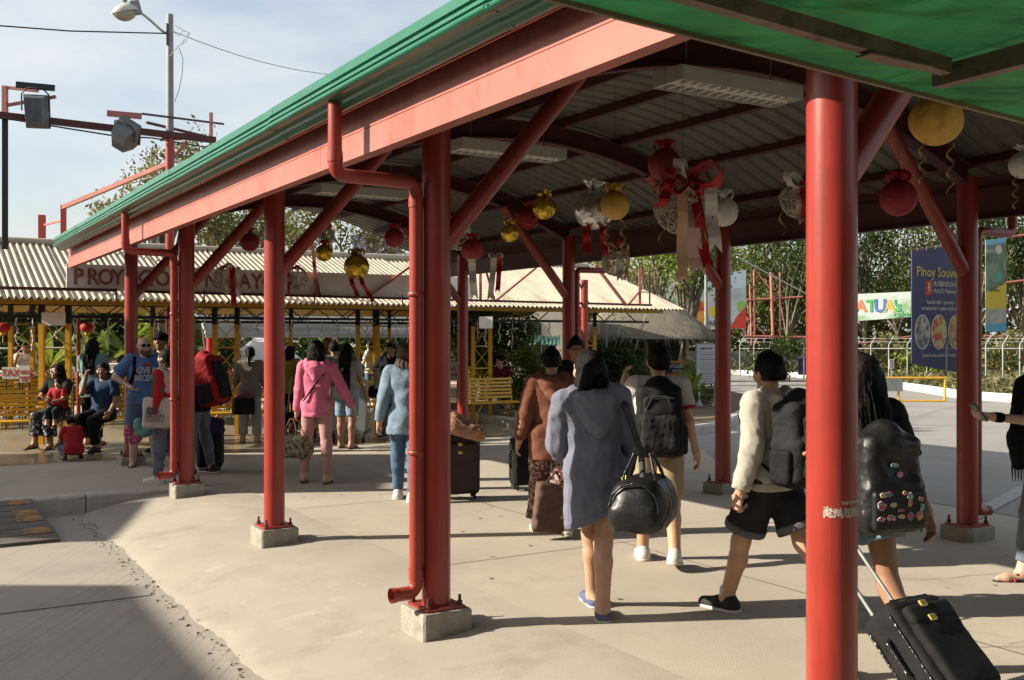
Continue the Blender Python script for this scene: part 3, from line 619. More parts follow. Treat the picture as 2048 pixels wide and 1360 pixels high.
for u in (-.6, -2.8): q = MB(); q.bar(W(u, -.6, cz(-.6) - .1), W(u, 5, cz(5) - .1), .06, .06); q.build('crossbeam', M_rust, CN)
# ------------------------------------------------------------------ vegetation
def leafmat(name, c1, c2, tr=.35):
    m = mat(name, c1, .5, .2, 1.4, col2=c2, spec=.35, detail=3, sharp=(.35, .65)); gloss(m, tr); return m
L_mid = leafmat('leaf_mid_green', (.08, .14, .02), (.20, .25, .05)); L_dark = leafmat('leaf_dark_green', (.035, .07, .015), (.09, .13, .03)); L_lime = leafmat('leaf_lime', (.20, .30, .03), (.36, .42, .07))
L_olive = leafmat('leaf_olive', (.14, .15, .04), (.30, .28, .10)); L_red = leafmat('red_blossom', (.45, .05, .03), (.6, .2, .1), .2); L_dry = leafmat('dry_grass_blade', (.18, .17, .07), (.3, .27, .12), .2)
M_bark = mat('grey_bark', (.17, .14, .105), .9, .35, 5, .5, 25, stretch=(1, 1, .3)); M_palebark = mat('pale_bark', (.22, .185, .13), .9, .35, 5, .4, 25); M_barkd = mat('dark_bark', (.08, .065, .05), .9, .35, 5, .4, 25)
def leafcards(P, size, asp=.45, flat=.0, seed=0):
    g = np.random.default_rng(seed); n = len(P)
    a = g.normal(size=(n, 3)); a /= np.linalg.norm(a, axis=1, keepdims=True)
    b = g.normal(size=(n, 3)); b[:, 2] += flat; b -= a * (a * b).sum(1, keepdims=True); b /= np.linalg.norm(b, axis=1, keepdims=True)
    s = (size * g.uniform(.6, 1.3, n))[:, None]; c = np.cross(a, b)
    V = np.stack([P - a * s * .5, P + c * s * asp * .5 + b * s * .06, P + a * s * .5, P - c * s * asp * .5 + b * s * .06], 1).reshape(-1, 3)
    return V, np.arange(4 * n, dtype=np.int32).reshape(-1, 4)
def cloud(ells, nc, per, spread, seed):
    """points in clumps spread through a few ellipsoids"""
    g = np.random.default_rng(seed); out = []; cs = []
    for e in ells:
        c = np.array(e[:3]); r = np.array(e[3:6]); d = g.normal(size=(nc, 3)); d /= np.linalg.norm(d, axis=1, keepdims=True); q = c + d * r * (g.uniform(.25, 1, (nc, 1)) ** .5); cs.append(q)
        for p in q: out.append(p + g.normal(size=(per, 3)) * spread * g.uniform(.6, 1.3))
    return np.concatenate(out), np.concatenate(cs)
def tree(name, label, base, ells, nc=26, per=60, spread=.35, leaf=.13, m=None, r=.14, group=None, cat='tree', bark=None, seed=0, asp=.5, limbs=14, lean=(0, 0), z0=0.):
    g = random.Random(seed); T = thing(name, Vector((base[0], base[1], z0)), label, cat, group)
    P, cs = cloud(ells, nc, per, spread, seed); V, F = leafcards(P, leaf, asp, .6, seed)
    top = max(e[2] for e in ells); q = MB(); B = Vector((base[0], base[1], z0))
    mid = Vector((sum(e[0] for e in ells) / len(ells), sum(e[1] for e in ells) / len(ells), top * .55 + .45 * z0))
    tp = [B.lerp(mid, t) + Vector((g.uniform(-.1, .1) * (t > 0), g.uniform(-.1, .1) * (t > 0), 0)) for t in (0, .2, .4, .6, .8, 1)]
    q.path(tp, [r * (1 - .09 * i) for i in range(6)], 9)
    for i in range(min(limbs, len(cs))):
        c = Vector(cs[g.randrange(len(cs))]); s = tp[g.randrange(2, 6)]; k = s.lerp(c, .5) + Vector((g.uniform(-.25, .25), g.uniform(-.25, .25), g.uniform(0, .3)))
        q.path([s, k, c], [r * .42, r * .25, r * .08], 6)
    q.build('trunk', bark or M_bark, T)
    o = obj('crown', V, F, m or L_mid, T); return T
def wpx(px, u): t = (px - 1024) / F_; return u * (t * AY - AX) / (AY + t * AX)
def el(px, py, Y, rx, ry, rz): p = at(px, py, Y); return (p.x, p.y, p.z, rx, ry, rz)
def bp_(px, Y): return ((px - 1024) / F_ * Y, Y)
# trees behind the shed
tree('roadside_tree', 'sparse olive-leaved tree rising above the shed roof left of the lamp pole', bp_(330, 25), [el(230, 425, 25, .45, .6, .5), el(290, 385, 25, .55, .8, .75), el(340, 350, 25, .5, .8, .7), el(385, 310, 25, .4, .7, .4)], 24, 32, .15, .12, L_olive, .1, seed=1, limbs=40)
tree('roadside_tree', 'sparse leafy tree right behind the lamp pole above the shed roof', bp_(374, 26), [el(420, 430, 26, .8, .9, .7), el(500, 455, 26, .9, .9, .6)], 28, 45, .2, .13, L_olive, .13, seed=2, limbs=36)
tree('roadside_tree', 'green tree seen through the walkway above the shed roof', bp_(640, 30), [el(590, 450, 30, .9, 1.2, .8), el(690, 430, 30, 1.1, 1.2, .9), el(780, 470, 31, .8, 1, .7)], 28, 55, .24, .14, L_olive, .16, seed=3, limbs=26)
tree('roadside_tree', 'dense green bush-like tree over the shed ridge between two red columns', bp_(470, 37), [el(440, 470, 37, 1., 1., .55), el(560, 480, 37, 1.1, 1, .5)], 24, 70, .28, .16, L_mid, .1, seed=4)
tree('roadside_tree', 'bare-branched tree behind the right end of the shed roof', bp_(1250, 34), [el(1230, 540, 34, .9, 1, .7), el(1290, 560, 34, .7, .8, .6)], 22, 16, .3, .14, L_olive, .11, seed=5, limbs=40)
tree('roadside_tree', 'tall trunk with lime foliage above the thatched hut, left of the pair', bp_(1318, 37), [el(1290, 500, 37, 1.2, 1, .7), el(1345, 520, 37, .9, 1, .9)], 22, 60, .35, .17, L_lime, .2, seed=6)
tree('roadside_tree', 'tall trunk with lime foliage above the thatched hut, right of the pair', bp_(1352, 38), [el(1370, 470, 38, 1.2, 1, .8), el(1420, 520, 38, .8, .8, .8)], 20, 60, .35, .17, L_mid, .18, seed=7)
# tall trees beyond the right fence
for i, (px, Y, hy, w_, mm) in enumerate(((1500, 48, 520, 2.2, L_mid), (1580, 46, 500, 2.0, L_dark), (1650, 52, 480, 2.4, L_mid), (1730, 46, 470, 2.2, L_dark), (1800, 50, 470, 2.4, L_olive), (1880, 46, 440, 2.2, L_mid), (1960, 44, 450, 2.0, L_dark), (2050, 44, 430, 2.2, L_mid), (1420, 52, 470, 2.4, L_olive))):
    lab = ['tall green tree left of the red scaffold behind the white barbed fence', 'dark tree behind the red scaffold', 'tall tree behind the front red column', 'dark tree above the pale cake banner', 'olive tree just left of the purple banner top', 'green tree rising behind the purple souvenir banner', 'dark tree behind the resort banner', 'tall green tree at the right edge', 'olive tree behind the fruit coloured billboard'][i]
    tree('fence_side_tree', lab, bp_(px, Y), [el(px - 15, hy, Y, w_ * .62, 1.6, 1.5), el(px + 30, hy + 70, Y, w_ * .5, 1.5, 1.3), el(px - 30, hy + 120, Y + 2, w_ * .42, 1.3, 1.0), el(px, hy - 60, Y, w_, 2, 1.5)], 24, 56, .38, .19, mm, .12, 'trees beyond the right fence', seed=20 + i, limbs=38, bark=M_palebark)
for i, (px, Y) in enumerate(((1545, 38), (1660, 40), (1760, 37), (1845, 35), (1990, 34))):
    lab = ['low shrub under the fence left of the blue panel', 'low shrub hidden behind the front red column', 'leafy vine shrub on the fence under the cake banner', 'grassy shrub at the foot of the purple banner', 'pale shrub right of the purple banner'][i]
    tree('fence_shrub', lab, bp_(px, Y), [el(px, 725, Y, .9, .5, .55), el(px + 25, 700, Y, .6, .5, .5)], 18, 55, .2, .13, (L_mid, L_dark, L_olive, L_lime, L_olive)[i], .03, 'shrubs along the right fence', 'shrub', seed=40 + i)
# dark jungle behind the left of the shed
for i, (px, Y, py) in enumerate(((-10, 28, 660), (70, 30, 650), (160, 29, 650), (240, 30, 655), (330, 28, 650), (395, 31, 660))):
    lab = ['dense dark shrub at the left edge behind the taxi sign', 'dense dark shrub behind the man in the white shirt', 'tangled shrub behind the second red lantern', 'tangled shrub above the earth bank', 'bright vine shrub left of the black cap', 'dark shrub left of the loading area sign'][i]
    tree('jungle_shrub', lab, bp_(px, Y), [el(px, py, Y, .8, .6, .6), el(px + 20, py + 50, Y, .9, .6, .6), el(px - 10, py - 40, Y, .8, .6, .6)], 26, 60, .24, .16, (L_dark, L_dark, L_mid, L_dark, L_lime, L_dark)[i], .05, 'shrubs behind the shed', 'shrub', seed=60 + i)
def frond_plant(name, label, base, n, L, wd, m, seed, droop=.7, cat='plant', group=None, z0=0, rise=.9):
    g = random.Random(seed); T = thing(name, Vector((*base, z0)), label, cat, group)
    for i in range(n):
        an = g.uniform(0, 6.28); l = L * g.uniform(.7, 1.1); up_ = g.uniform(.4, 1.) * rise; q = MB(); d = Vector((math.cos(an), math.sin(an), 0)); s = Vector((-d.y, d.x, 0))
        pts = []
        for t in range(8):
            k = t / 7; p = Vector((*base, z0)) + d * l * k * (1 - .25 * k) + Zv * (l * up_ * k - l * droop * k * k * .8 + .05); pts.append((p, wd * math.sin(math.pi * (k * .93 + .05)) ** .7))
        V = []
        for p, w_ in pts: V += [p - s * w_ + Zv * w_ * .25, p, p + s * w_ + Zv * w_ * .25]
        q.add(V, [(j * 3 + a, j * 3 + a + 1, j * 3 + 4 + a, j * 3 + 3 + a) for j in range(7) for a in (0, 1)], True); q.build('leaf', m, T)
    return T
for i, (px, py) in enumerate(((150, 690), (215, 690), (265, 680), (100, 690), (300, 690))):
    p = at(px, py, 25.5); frond_plant('banana_plant', ['broad leaved plant behind the shed below the right red lantern', 'broad leaved plant above the standing woman in teal', 'broad leaved plant behind the bald man', 'broad leaved plant left of the yellow lattice post', 'broad leaved plant behind the black cap'][i], (p.x, p.y), 11, 1.5, .09, L_lime if i % 2 else L_mid, 80 + i, .5, group='broad leaved plants behind the shed', z0=p.z - .6, rise=1.2)
BK = MB()
def bankf(a, b):
    x = -14.5 + a * 4.8; y = 24.6 + b * 3; return Vector((x, y, -.1 + (1.25 * math.sin(math.pi * min(1, b + .12)) ** .7) * (.65 + .35 * math.sin(a * 7 + 1)) + .1 * math.sin(a * 31 + b * 9)))
BK.grid(bankf, 40, 12); kind(BK.build('earth_bank', M_soil), 'structure')
tree('shade_tree', 'leafy tree behind the right half of the shed near the crossed-leg woman', bp_(955, 25), [el(900, 660, 25, .6, .6, .45), el(965, 655, 25, .6, .6, .5), el(1030, 670, 25, .5, .6, .5), el(975, 720, 24.5, .6, .5, .45)], 26, 60, .18, .11, L_mid, .09, seed=90)
tree('garden_bush', 'bright lime bush right of the crossed-leg woman', bp_(1045, 23.5), [el(1040, 740, 23.5, .5, .4, .45), el(1075, 730, 23.5, .45, .4, .45), el(1030, 785, 23.3, .4, .3, .3)], 30, 70, .12, .075, L_lime, .03, None, 'bush', seed=91)
tree('garden_bush', 'dark dense bush in front of the thatched hut', bp_(1215, 22), [el(1205, 730, 22, .5, .4, .5), el(1250, 740, 22, .5, .4, .45), el(1180, 780, 21.8, .5, .3, .3)], 28, 60, .13, .09, L_dark, .03, None, 'bush', seed=92, z0=.13)
p = gp(1368, 812, .13); frond_plant('birds_nest_fern', 'bright broad-leaved fern under the number board of the hut', (p.x, p.y), 26, .85, .09, L_lime, 93, .45, z0=.13, rise=1.15)
p = gp(1245, 815, .13); frond_plant('garden_palm', 'fine leaved palm beside the hut corner', (p.x + .1, p.y + 2), 22, 1.5, .05, L_mid, 94, .6, z0=.13, rise=1.1)
for i, px in enumerate((1395, 1428)): p = gp(px, 812, .13); tree('flower_shrub', ['leafy shrub behind the left leg of the directory board', 'leafy shrub behind the right leg of the directory board'][i], (p.x, p.y + .8), [(p.x, p.y + .8, .6, .35, .3, .45)], 20, 50, .1, .08, (L_lime, L_mid)[i], .02, None, 'shrub', seed=95 + i, z0=.13)
# flowering hedges behind the benches
for i, (pa, pb) in enumerate(((-120, 98), (228, 300), (395, 505), (620, 700))):
    wa, wb = wpx(pa, 21.75), wpx(pb, 21.75); n_ = int((wb - wa) * 1500); g = np.random.default_rng(110 + i)
    uw = np.stack([g.uniform(21.45, 22.0, n_), g.uniform(wa, wb, n_), g.uniform(.12, .86, n_) + g.normal(0, .04, n_)], 1); P = np.stack([uw[:, 1] * AY + uw[:, 0] * AX, -uw[:, 1] * AX + uw[:, 0] * AY, uw[:, 2]], 1)
    HG = thing('flowering_hedge', W(21.75, (wa + wb) / 2, 0), ['clipped hedge with red blossoms under the taxi sign', 'clipped hedge with red blossoms beside the bald man', 'clipped hedge with red blossoms under the loading area sign', 'clipped hedge with red blossoms behind the pink hooded woman'][i], 'hedge', 'flowering hedges behind the benches')
    V, F = leafcards(P, .075, .55, .4, 120 + i); obj('foliage', V, F, L_dark, HG)
    top = P[uw[:, 2] > .76]; V, F = leafcards(top + np.array([0, 0, .05]), .06, .8, .8, 130 + i); obj('blossom', V, F, L_red, HG)['kind'] = 'stuff'
# far-off woods closing the view behind everything
def woods(label, pts, hgt, n_, seed, m, leaf=.42):
    g = np.random.default_rng(seed); k = len(pts) - 1; t = g.uniform(0, k, n_); i0 = np.minimum(t.astype(int), k - 1); f = t - i0; P = np.zeros((n_, 3)); A = np.array(pts, float)
    P[:, :2] = A[i0] * (1 - f[:, None]) + A[i0 + 1] * f[:, None] + g.normal(0, 1.6, (n_, 2)); top = hgt * (.72 + .16 * np.sin(t * 9 + seed) + .12 * np.sin(t * 23)); P[:, 2] = g.uniform(0, 1, n_) ** .9 * top
    V, F = leafcards(P, leaf, .6, .3, seed); return kind(tag(obj('distant_woods', V, F, m), label, 'woods'), 'stuff')
woods('distant green woods closing the view behind the shed', [(-34, 44), (-14, 40), (-2, 44), (8, 50)], 4.2, 16000, 201, L_dark)
woods('distant dark woods behind the right fence and banners', [(4, 56), (18, 56), (34, 48), (46, 36)], 7.6, 18000, 202, L_olive, .5)
# grass along the far verge
g = np.random.default_rng(5); n_ = 5200; t = g.uniform(0, 1, n_); P = np.zeros((n_, 3))
xs = np.array([k.x for k in kp]); ys = np.array([k.y for k in kp]); idx = t * (len(kp) - 1); i0 = np.minimum(idx.astype(int), len(kp) - 2); fr = idx - i0
P[:, 0] = xs[i0] + (xs[i0 + 1] - xs[i0]) * fr + g.uniform(.3, 2.6, n_); P[:, 1] = ys[i0] + (ys[i0 + 1] - ys[i0]) * fr + g.uniform(.4, 3.2, n_); P[:, 2] = .15 + g.uniform(0, .42, n_) ** 1.3
V, F = leafcards(P, .34, .12, 2., 6); kind(tag(obj('verge_grass', V, F, L_dry), 'unmown grass along the far roadside verge', 'grass'), 'stuff')
# ------------------------------------------------------------------ thatched hut
M_thatch = mat('weathered_thatch', (.19, .165, .125), .95, .35, 10, .4, 60, stretch=(6, 6, 1.)); M_bamb = mat('bamboo_pole', (.28, .2, .1), .7, .25, 6)
HX, HY = 3.45, 27.; HT = thing('thatched_hut', Vector((HX, HY, .13)), 'small open hut with a thick grey thatched roof', 'hut')
def thatchf(a, b):
    an = 2 * math.pi * b; k = a; rx, ry = 1.85 * (1 - k) + .45 * k, 1.6 * (1 - k) + .06 * k; z = 1.60 + 1.15 * (max(k, 0) ** .82)
    sx = abs(math.cos(an)) ** .55 * (1 if math.cos(an) > 0 else -1); sy = abs(math.sin(an)) ** .55 * (1 if math.sin(an) > 0 else -1)
    return Vector((HX + rx * sx + random.uniform(-.015, .015), HY + ry * sy, z + random.uniform(-.02, .02)))
q = MB(); q.grid(thatchf, 14, 72); q.build('thatch', M_thatch, HT)
q = MB(); q.grid(lambda a, b: thatchf(0, b) * (1 - a) + Vector((HX, HY, 1.72)) * a - Zv * .06 * (1 - a), 2, 72); q.build('thatch_underside', M_thatch, HT)
P = np.array([thatchf(random.uniform(-.02, .95) ** 1, random.random()) for _ in range(3800)]); d = P - np.array([HX, HY, 3.9]); d /= np.linalg.norm(d, axis=1, keepdims=True); s_ = np.cross(d, np.array([0, 0, 1.])); s_ /= np.linalg.norm(s_, axis=1, keepdims=True)
nrm = np.cross(s_, d); Lq = np.random.default_rng(3).uniform(.12, .3, (len(P), 1)); P2 = P + nrm * .025
V = np.stack([P2 - s_ * .006, P2 + s_ * .006, P2 + d * Lq + s_ * .003, P2 + d * Lq - s_ * .003], 1).reshape(-1, 3); o = obj('straw', V, np.arange(len(V), dtype=np.int32).reshape(-1, 4), mat('pale_straw', (.27, .245, .19), .9, .6, 30), HT); o['kind'] = 'stuff'
E_ = np.array([thatchf(random.uniform(0, .04), random.random()) for _ in range(1500)]); R2_ = np.random.default_rng(4); dd = np.stack([R2_.normal(0, .12, 1500) + (E_[:, 0] - HX) * .12, R2_.normal(0, .12, 1500) + (E_[:, 1] - HY) * .12, -np.ones(1500)], 1); dd *= R2_.uniform(.05, .16, (1500, 1)); ss = np.stack([R2_.normal(size=1500), R2_.normal(size=1500), np.zeros(1500)], 1); ss /= np.linalg.norm(ss, axis=1, keepdims=True)
V = np.stack([E_ - ss * .008, E_ + ss * .008, E_ + dd + ss * .003, E_ + dd - ss * .003], 1).reshape(-1, 3); o = obj('eave_straw', V, np.arange(len(V), dtype=np.int32).reshape(-1, 4), M_thatch, HT); o['kind'] = 'stuff'
for sx in (-1, -.05, .95):
    for sy in (-1, 1): q = MB(); q.tube((HX + sx * 1.35, HY + sy * 1.1, .13), (HX + sx * 1.35, HY + sy * 1.1, 1.8), .06, n=10); q.build('post', M_bamb, HT)
q = MB(); q.box((HX + .1, HY - 1.1, .55), (2.6, .08, .85)); q.build('counter', mat('dark_counter_wood', (.09, .06, .04), .7, .3, 5), HT)
q = MB(); q.box((HX - .2, HY + 1.05, 1.0), (2.6, .05, 1.3)); q.build('back_wall', mat('hut_back_wall', (.05, .05, .05), .8, .4, 4), HT)
M_dark = mat('black_sign', (.02, .02, .022), .5, .2, 5); M_or = mat('orange_paint', (.5, .16, .02), .5, .15, 5)
TX = thing('number_board', at(1350, 740, 24.5), 'black board with white TXT 2286 lettering on the hut front', 'sign'); q = MB(); q.box(at(1350, 737, 24.5), (.44, .02, .22)); q.build('board', M_dark, TX); q = MB(); q.box(at(1350, 724, 24.52), (.48, .03, .06)); q.build('frame', M_or, TX); q = MB(); q.box(at(1350, 754, 24.52), (.46, .03, .15)); q.build('frame', M_or, TX)
text_part('TXT2286', .105, at(1350, 733, 24.485), (1, 0, 0), Zv, M_white, TX); text_part('DATO', .09, at(1356, 742, 24.485), (1, 0, 0), Zv, M_white, TX)
# directory board on two legs
DB = thing('directory_board', gp(1414, 812, .13), 'white directory board with lines of small print on two splayed legs', 'sign'); pb = gp(1414, 812, .13); yb = pb.y
def on(px, py, y_=None): return at(px, py, y_ or yb)
q = MB(); q.box(on(1414, 727), (.46, .03, .86)); q.build('board', mat('pale_grey_board', (.62, .64, .66), .5, .06, 4), DB)
q = MB()
for s in (-1, 1): q.box(on(1414 + s * 21.5, 727), (.025, .045, .90))
q.box(on(1414, 727) + Vector((0, 0, .44)), (.44, .045, .025)); q.box(on(1414, 727) - Vector((0, 0, .44)), (.44, .045, .025)); q.build('board_frame', M_galv, DB)
for s in (-1, 1):
    q = MB(); q.path([on(1414 + s * 17, 768), on(1414 + s * 16, 800), on(1414 + s * 16, 812)], [.03, .03, .035], 8); q.path([on(1414 + s * 16, 800), on(1414 + s * 22, 813)], .025, 6); q.path([on(1414 + s * 16, 800), on(1414 + s * 10, 813)], .025, 6); q.build('leg', M_white, DB)
M_print = mat('dark_print', (.08, .08, .1), .7, .2, 60); M_line = mat('grey_print_line', (.25, .25, .28), .7, .4, 90)
text_part('DIRECTORY', .052, on(1414, 697, yb - .02), (1, 0, 0), Zv, M_print, DB, bold=.002)
q = MB()
for i in range(13): q.box(on(1414, 704 + i * 4.9, yb - .018), (.36 - .05 * (i % 3), .004, .018 if i % 2 else .01))
o = q.build('small_print', M_line, DB); o['kind'] = 'stuff'
# ------------------------------------------------------------------ banners
def banner(name, label, c, cols, Ys, m):
    """c: four corner pixels TL, TR, BR, BL; Ys: depth of the left and right edges"""
    P = [at(*c[0], Ys[0]), at(*c[1], Ys[1]), at(*c[2], Ys[1]), at(*c[3], Ys[0])]; B = thing(name, (P[2] + P[3]) / 2, label, 'banner')
    n = (P[1] - P[0]).cross(P[3] - P[0]).normalized(); n = n if n.y < 0 else -n
    V = [p + n * .012 for p in P] + [p - n * .012 for p in P]; q = MB(); q.add(V, [(3, 2, 1, 0), (4, 5, 6, 7), (0, 1, 5, 4), (1, 2, 6, 5), (2, 3, 7, 6), (3, 0, 4, 7)]); q.build('sheet', m, B)
    def loc(px, py, off=.016):
        d = at(px, py, 1) - Vector((0, 0, CAMH)); o = Vector((0, 0, CAMH)); t = (P[0] - o).dot(n) / d.dot(n); return o + d * t + n * off
    X = (P[1] - P[0]).normalized(); X = Vector((X.x, X.y, 0)).normalized(); return B, loc, X
def patch(B, loc, pts, m, name, off=.015):
    q = MB(); V = [loc(x, y, off) for x, y in pts]; q.add(V, [tuple(range(len(V)))]); o = q.build(name, m, B); return o
def ell_pts(x, y, rx, ry, n=24): return [(x + rx * math.cos(2 * math.pi * i / n), y + ry * math.sin(2 * math.pi * i / n)) for i in range(n)]
M_navy = mat('purple_navy_vinyl', (.035, .032, .12), .45, .15, 1); M_gold = mat('gold_print', (.55, .42, .12), .5, .1, 5); M_cream = mat('cream_print', (.65, .6, .5), .5, .06, 5)
B, lc, X = banner('souvenir_banner', 'tall purple banner reading Pinoy Souvenir with three food ovals', ((1823, 500), (1958, 484), (1958, 752), (1823, 728)), None, (31, 33), M_navy)
text_part('Pinoy Souvenirs', .43, lc(1831, 543, .03), X, Zv, M_gold, B, align='LEFT', bold=.006)
patch(B, lc, [(1850, 562), (1864, 560), (1864, 590), (1850, 591)], mat('red_logo', (.5, .05, .03), .5, .1, 4), 'logo'); text_part('R', .4, lc(1857, 576, .03), X, Zv, M_cream, B, 'logo_mark', sx=.7)
text_part('ROBINSONS', .22, lc(1866, 568, .03), X, Zv, M_cream, B, align='LEFT'); text_part('PLACE Palawan', .18, lc(1866, 582, .03), X, Zv, M_cream, B, align='LEFT')
text_part('handicrafts • jewelry', .17, lc(1852, 604, .03), X, Zv, M_cream, B, align='LEFT'); text_part('accessories • native delicacies', .17, lc(1841, 616, .03), X, Zv, M_cream, B, align='LEFT')
for i, (x, c1, c2) in enumerate(((1844, (.12, .10, .11), (.42, .36, .36)), (1877, (.5, .08, .07), (.5, .5, .2)), (1911, (.38, .18, .06), (.6, .38, .18)))):
    patch(B, lc, ell_pts(x, 664, 15.5, 35), M_cream, 'oval_border', .016); patch(B, lc, ell_pts(x, 664, 14, 33), mat('food_print_%d' % i, c1, .5, .2, 4.5, col2=c2, sharp=(.42, .58), detail=1), 'oval_picture', .02)
text_part('Quick & easy pasalubong shopping!', .13, lc(1843, 711, .03), X, Zv, M_cream, B, align='LEFT')
for i in range(22):
    x = 1824 + i * 6.1; y = 499 - i * .75; o = patch(B, lc, [(x, y - 2), (x + 5, y - 2.6), (x + 2.5, y + 6)], [MC['red_logo'], M_cream, mat('green_pennant', (.06, .3, .1), .6, .1, 3)][i % 3], 'pennant', .03)
M_palecake = mat('pale_green_print', (.45, .52, .5), .5, .15, .8, col2=(.12, .3, .07), sharp=(.5, .62)); B, lc, X = banner('cake_banner', "long pale banner with colourful TUA's letters left of the purple banner", ((1714, 588), (1822, 583), (1822, 634), (1714, 642)), None, (35, 34), M_palecake)
for ch, x, c, s in (('A', 1722, (.6, .2, .08), .55), ('T', 1743, (.05, .35, .08), .55), ('U', 1761, (.06, .14, .45), .6), ('A', 1779, (.65, .4, .06), .55), ("'", 1791, (.05, .3, .1), .5), ('s', 1797, (.05, .35, .12), .5)): text_part(ch, s, lc(x, 613, .03), X, Zv, mat('print_' + ch + str(x), c, .5, .05, 4), B, 'letter', bold=.02)
text_part('cakes', .3, lc(1808, 629, .03), X, Zv, MC['print_s1797'], B)
M_res = mat('green_photo_print', (.06, .12, .04), .5, .2, 1.2, col2=(.3, .36, .3), sharp=(.4, .65)); B, lc, X = banner('resort_banner', 'tall narrow resort banner with green, yellow and pool panels at the right', ((1971, 481), (2012, 475), (2012, 664), (1971, 664)), None, (31, 31.5), M_res)
patch(B, lc, [(1971, 481), (2012, 475), (2012, 484), (1971, 492)], mat('sky_print', (.2, .5, .7), .5, .1, 2), 'sky_panel'); patch(B, lc, [(1971, 583), (1990, 578), (2012, 565), (2012, 618), (1971, 618)], mat('yellow_print', (.68, .5, .03), .5, .05, 2), 'yellow_panel', .017)
patch(B, lc, [(1971, 618), (2012, 617), (2012, 645), (1971, 648)], mat('pool_deck_print', (.3, .25, .25), .5, .3, 2, col2=(.6, .55, .5)), 'photo_panel', .018); patch(B, lc, [(1971, 648), (2012, 645), (2012, 663), (1971, 664)], mat('pool_print', (.1, .4, .6), .5, .1, 2), 'pool_panel', .019)
patch(B, lc, [(1985, 560), (1994, 540), (2006, 552), (1998, 565)], mat('teal_print', (.08, .35, .25), .5, .1, 2), 'teal_panel', .018); patch(B, lc, ell_pts(1996, 499, 7, 9), M_cream, 'logo', .018); text_part('resort', .2, lc(1982, 502, .03), X, Zv, M_cream, B); text_part('Php 900 Pax', .1, lc(1988, 581, .03), X, Zv, M_print, B)
M_land = mat('landscape_print', (.5, .56, .62), .5, .1, .5, col2=(.25, .3, .3), sharp=(.5, .7)); B, lc, X = banner('fruit_billboard', 'bright billboard with a pale landscape and orange and red fruit shapes', ((1391, 556), (1492, 540), (1492, 657), (1391, 660)), None, (40, 40), M_land)
patch(B, lc, [(1391, 540), (1391, 556), (1492, 540), (1492, 575), (1391, 585)][1:], mat('pale_sky_print', (.55, .68, .8), .5, .05, 1), 'sky_panel')
patch(B, lc, [(1391, 603), (1402, 600), (1410, 605), (1414, 625), (1418, 660), (1391, 660)], mat('orange_print', (.75, .33, .04), .5, .1, 2), 'orange_shape', .018); patch(B, lc, [(1391, 606), (1404, 604), (1408, 622), (1394, 622)], mat('red_print', (.6, .06, .04), .5, .1, 2), 'red_shape', .02); patch(B, lc, ell_pts(1427, 624, 9, 11), MC['yellow_print'], 'fruit_shape', .02)
patch(B, lc, [(1492, 612), (1474, 632), (1460, 657), (1492, 657)], MC['red_print'], 'red_shape', .02); patch(B, lc, ell_pts(1482, 613, 8, 12), mat('lime_print', (.25, .5, .08), .5, .1, 3), 'leaf_shape', .017); text_part('0483 72', .3, lc(1434, 646, .03), X, Zv, M_print, B)
B, lc, X = banner('teal_banner', 'pale teal banner ending in the letters ON above the hut', ((1352, 608), (1392, 605), (1392, 650), (1352, 645)), None, (39, 39), mat('pale_teal_vinyl', (.33, .58, .62), .5, .05, 1)); text_part('ON', .3, lc(1383, 633, .03), X, Zv, M_print, B)
# colourful murals behind the trees
B, lc, X = banner('painted_mural', 'white mural with green swirls behind the tall trunks', ((1270, 560), (1350, 550), (1350, 612), (1270, 610)), None, (43, 43), mat('mural_print', (.6, .62, .58), .6, .05, 1.1, col2=(.05, .35, .15), sharp=(.52, .56)))
B, lc, X = banner('painted_mural', 'purple and blue mural high behind the shed between the columns', ((705, 470), (800, 455), (800, 520), (705, 520)), None, (40, 40), mat('mural_print_b', (.25, .28, .5), .6, .2, .8, col2=(.32, .2, .4)))
# ------------------------------------------------------------------ fences, scaffold and barriers on the right
def Yf(px): return 40 - (px - 1480) * (10 / 490)
FN = thing('barbed_fence', Vector((at(1750, 700, 34).x, 34, .15)), 'galvanised post fence with bent barbed wire arms along the far verge', 'fence')
fp = (1480, 1508, 1540, 1574, 1608, 1642, 1676, 1710, 1742, 1778, 1815, 1854, 1893, 1932, 1972, 2006, 2040, 2075)
for px in fp:
    Y = Yf(px); q = MB(); b = at(px, 700, Y); b.z = .1; t = at(px, 690, Y); q.path([b, t, t + Vector((.12, -.1, .28))], .028, 8); q.build('fence_post', M_galv, FN)
for py in (697, 684): q = MB(); q.path([at(px, py, Yf(px)) for px in fp], .018 if py == 697 else .008, 6); q.build('rail' if py == 697 else 'barbed_wire', M_galv, FN)
q = MB(); q.path([at(px, 677, Yf(px)) + Vector((.1, -.1, 0)) for px in fp], .008, 6); q.build('barbed_wire', M_galv, FN)
SF = thing('red_scaffold', at(1580, 690, 43), 'rusty red scaffold of posts and rails behind the barbed fence', 'scaffold')
for a, b, r in (((1500, 570), (1503, 690), .04), ((1508, 540), (1509, 690), .04), ((1542, 545), (1546, 670), .07), ((1560, 545), (1560, 700), .045), ((1492, 600), (1605, 594), .045), ((1490, 672), (1640, 675), .05), ((1494, 634), (1530, 668), .03), ((1510, 540), (1545, 582), .03), ((1492, 640), (1510, 636), .03), ((1700, 740), (1740, 690), .03), ((1860, 735), (1925, 690), .03), ((1700, 690), (1826, 672), .03), ((1968, 672), (2060, 675), .05), ((2012, 476), (2060, 468), .05), ((2012, 565), (2060, 560), .05)):
    q = MB(); q.tube(at(*a, 42), at(*b, 42), r, n=8); q.build('scaffold_tube', M_redbeam, SF)
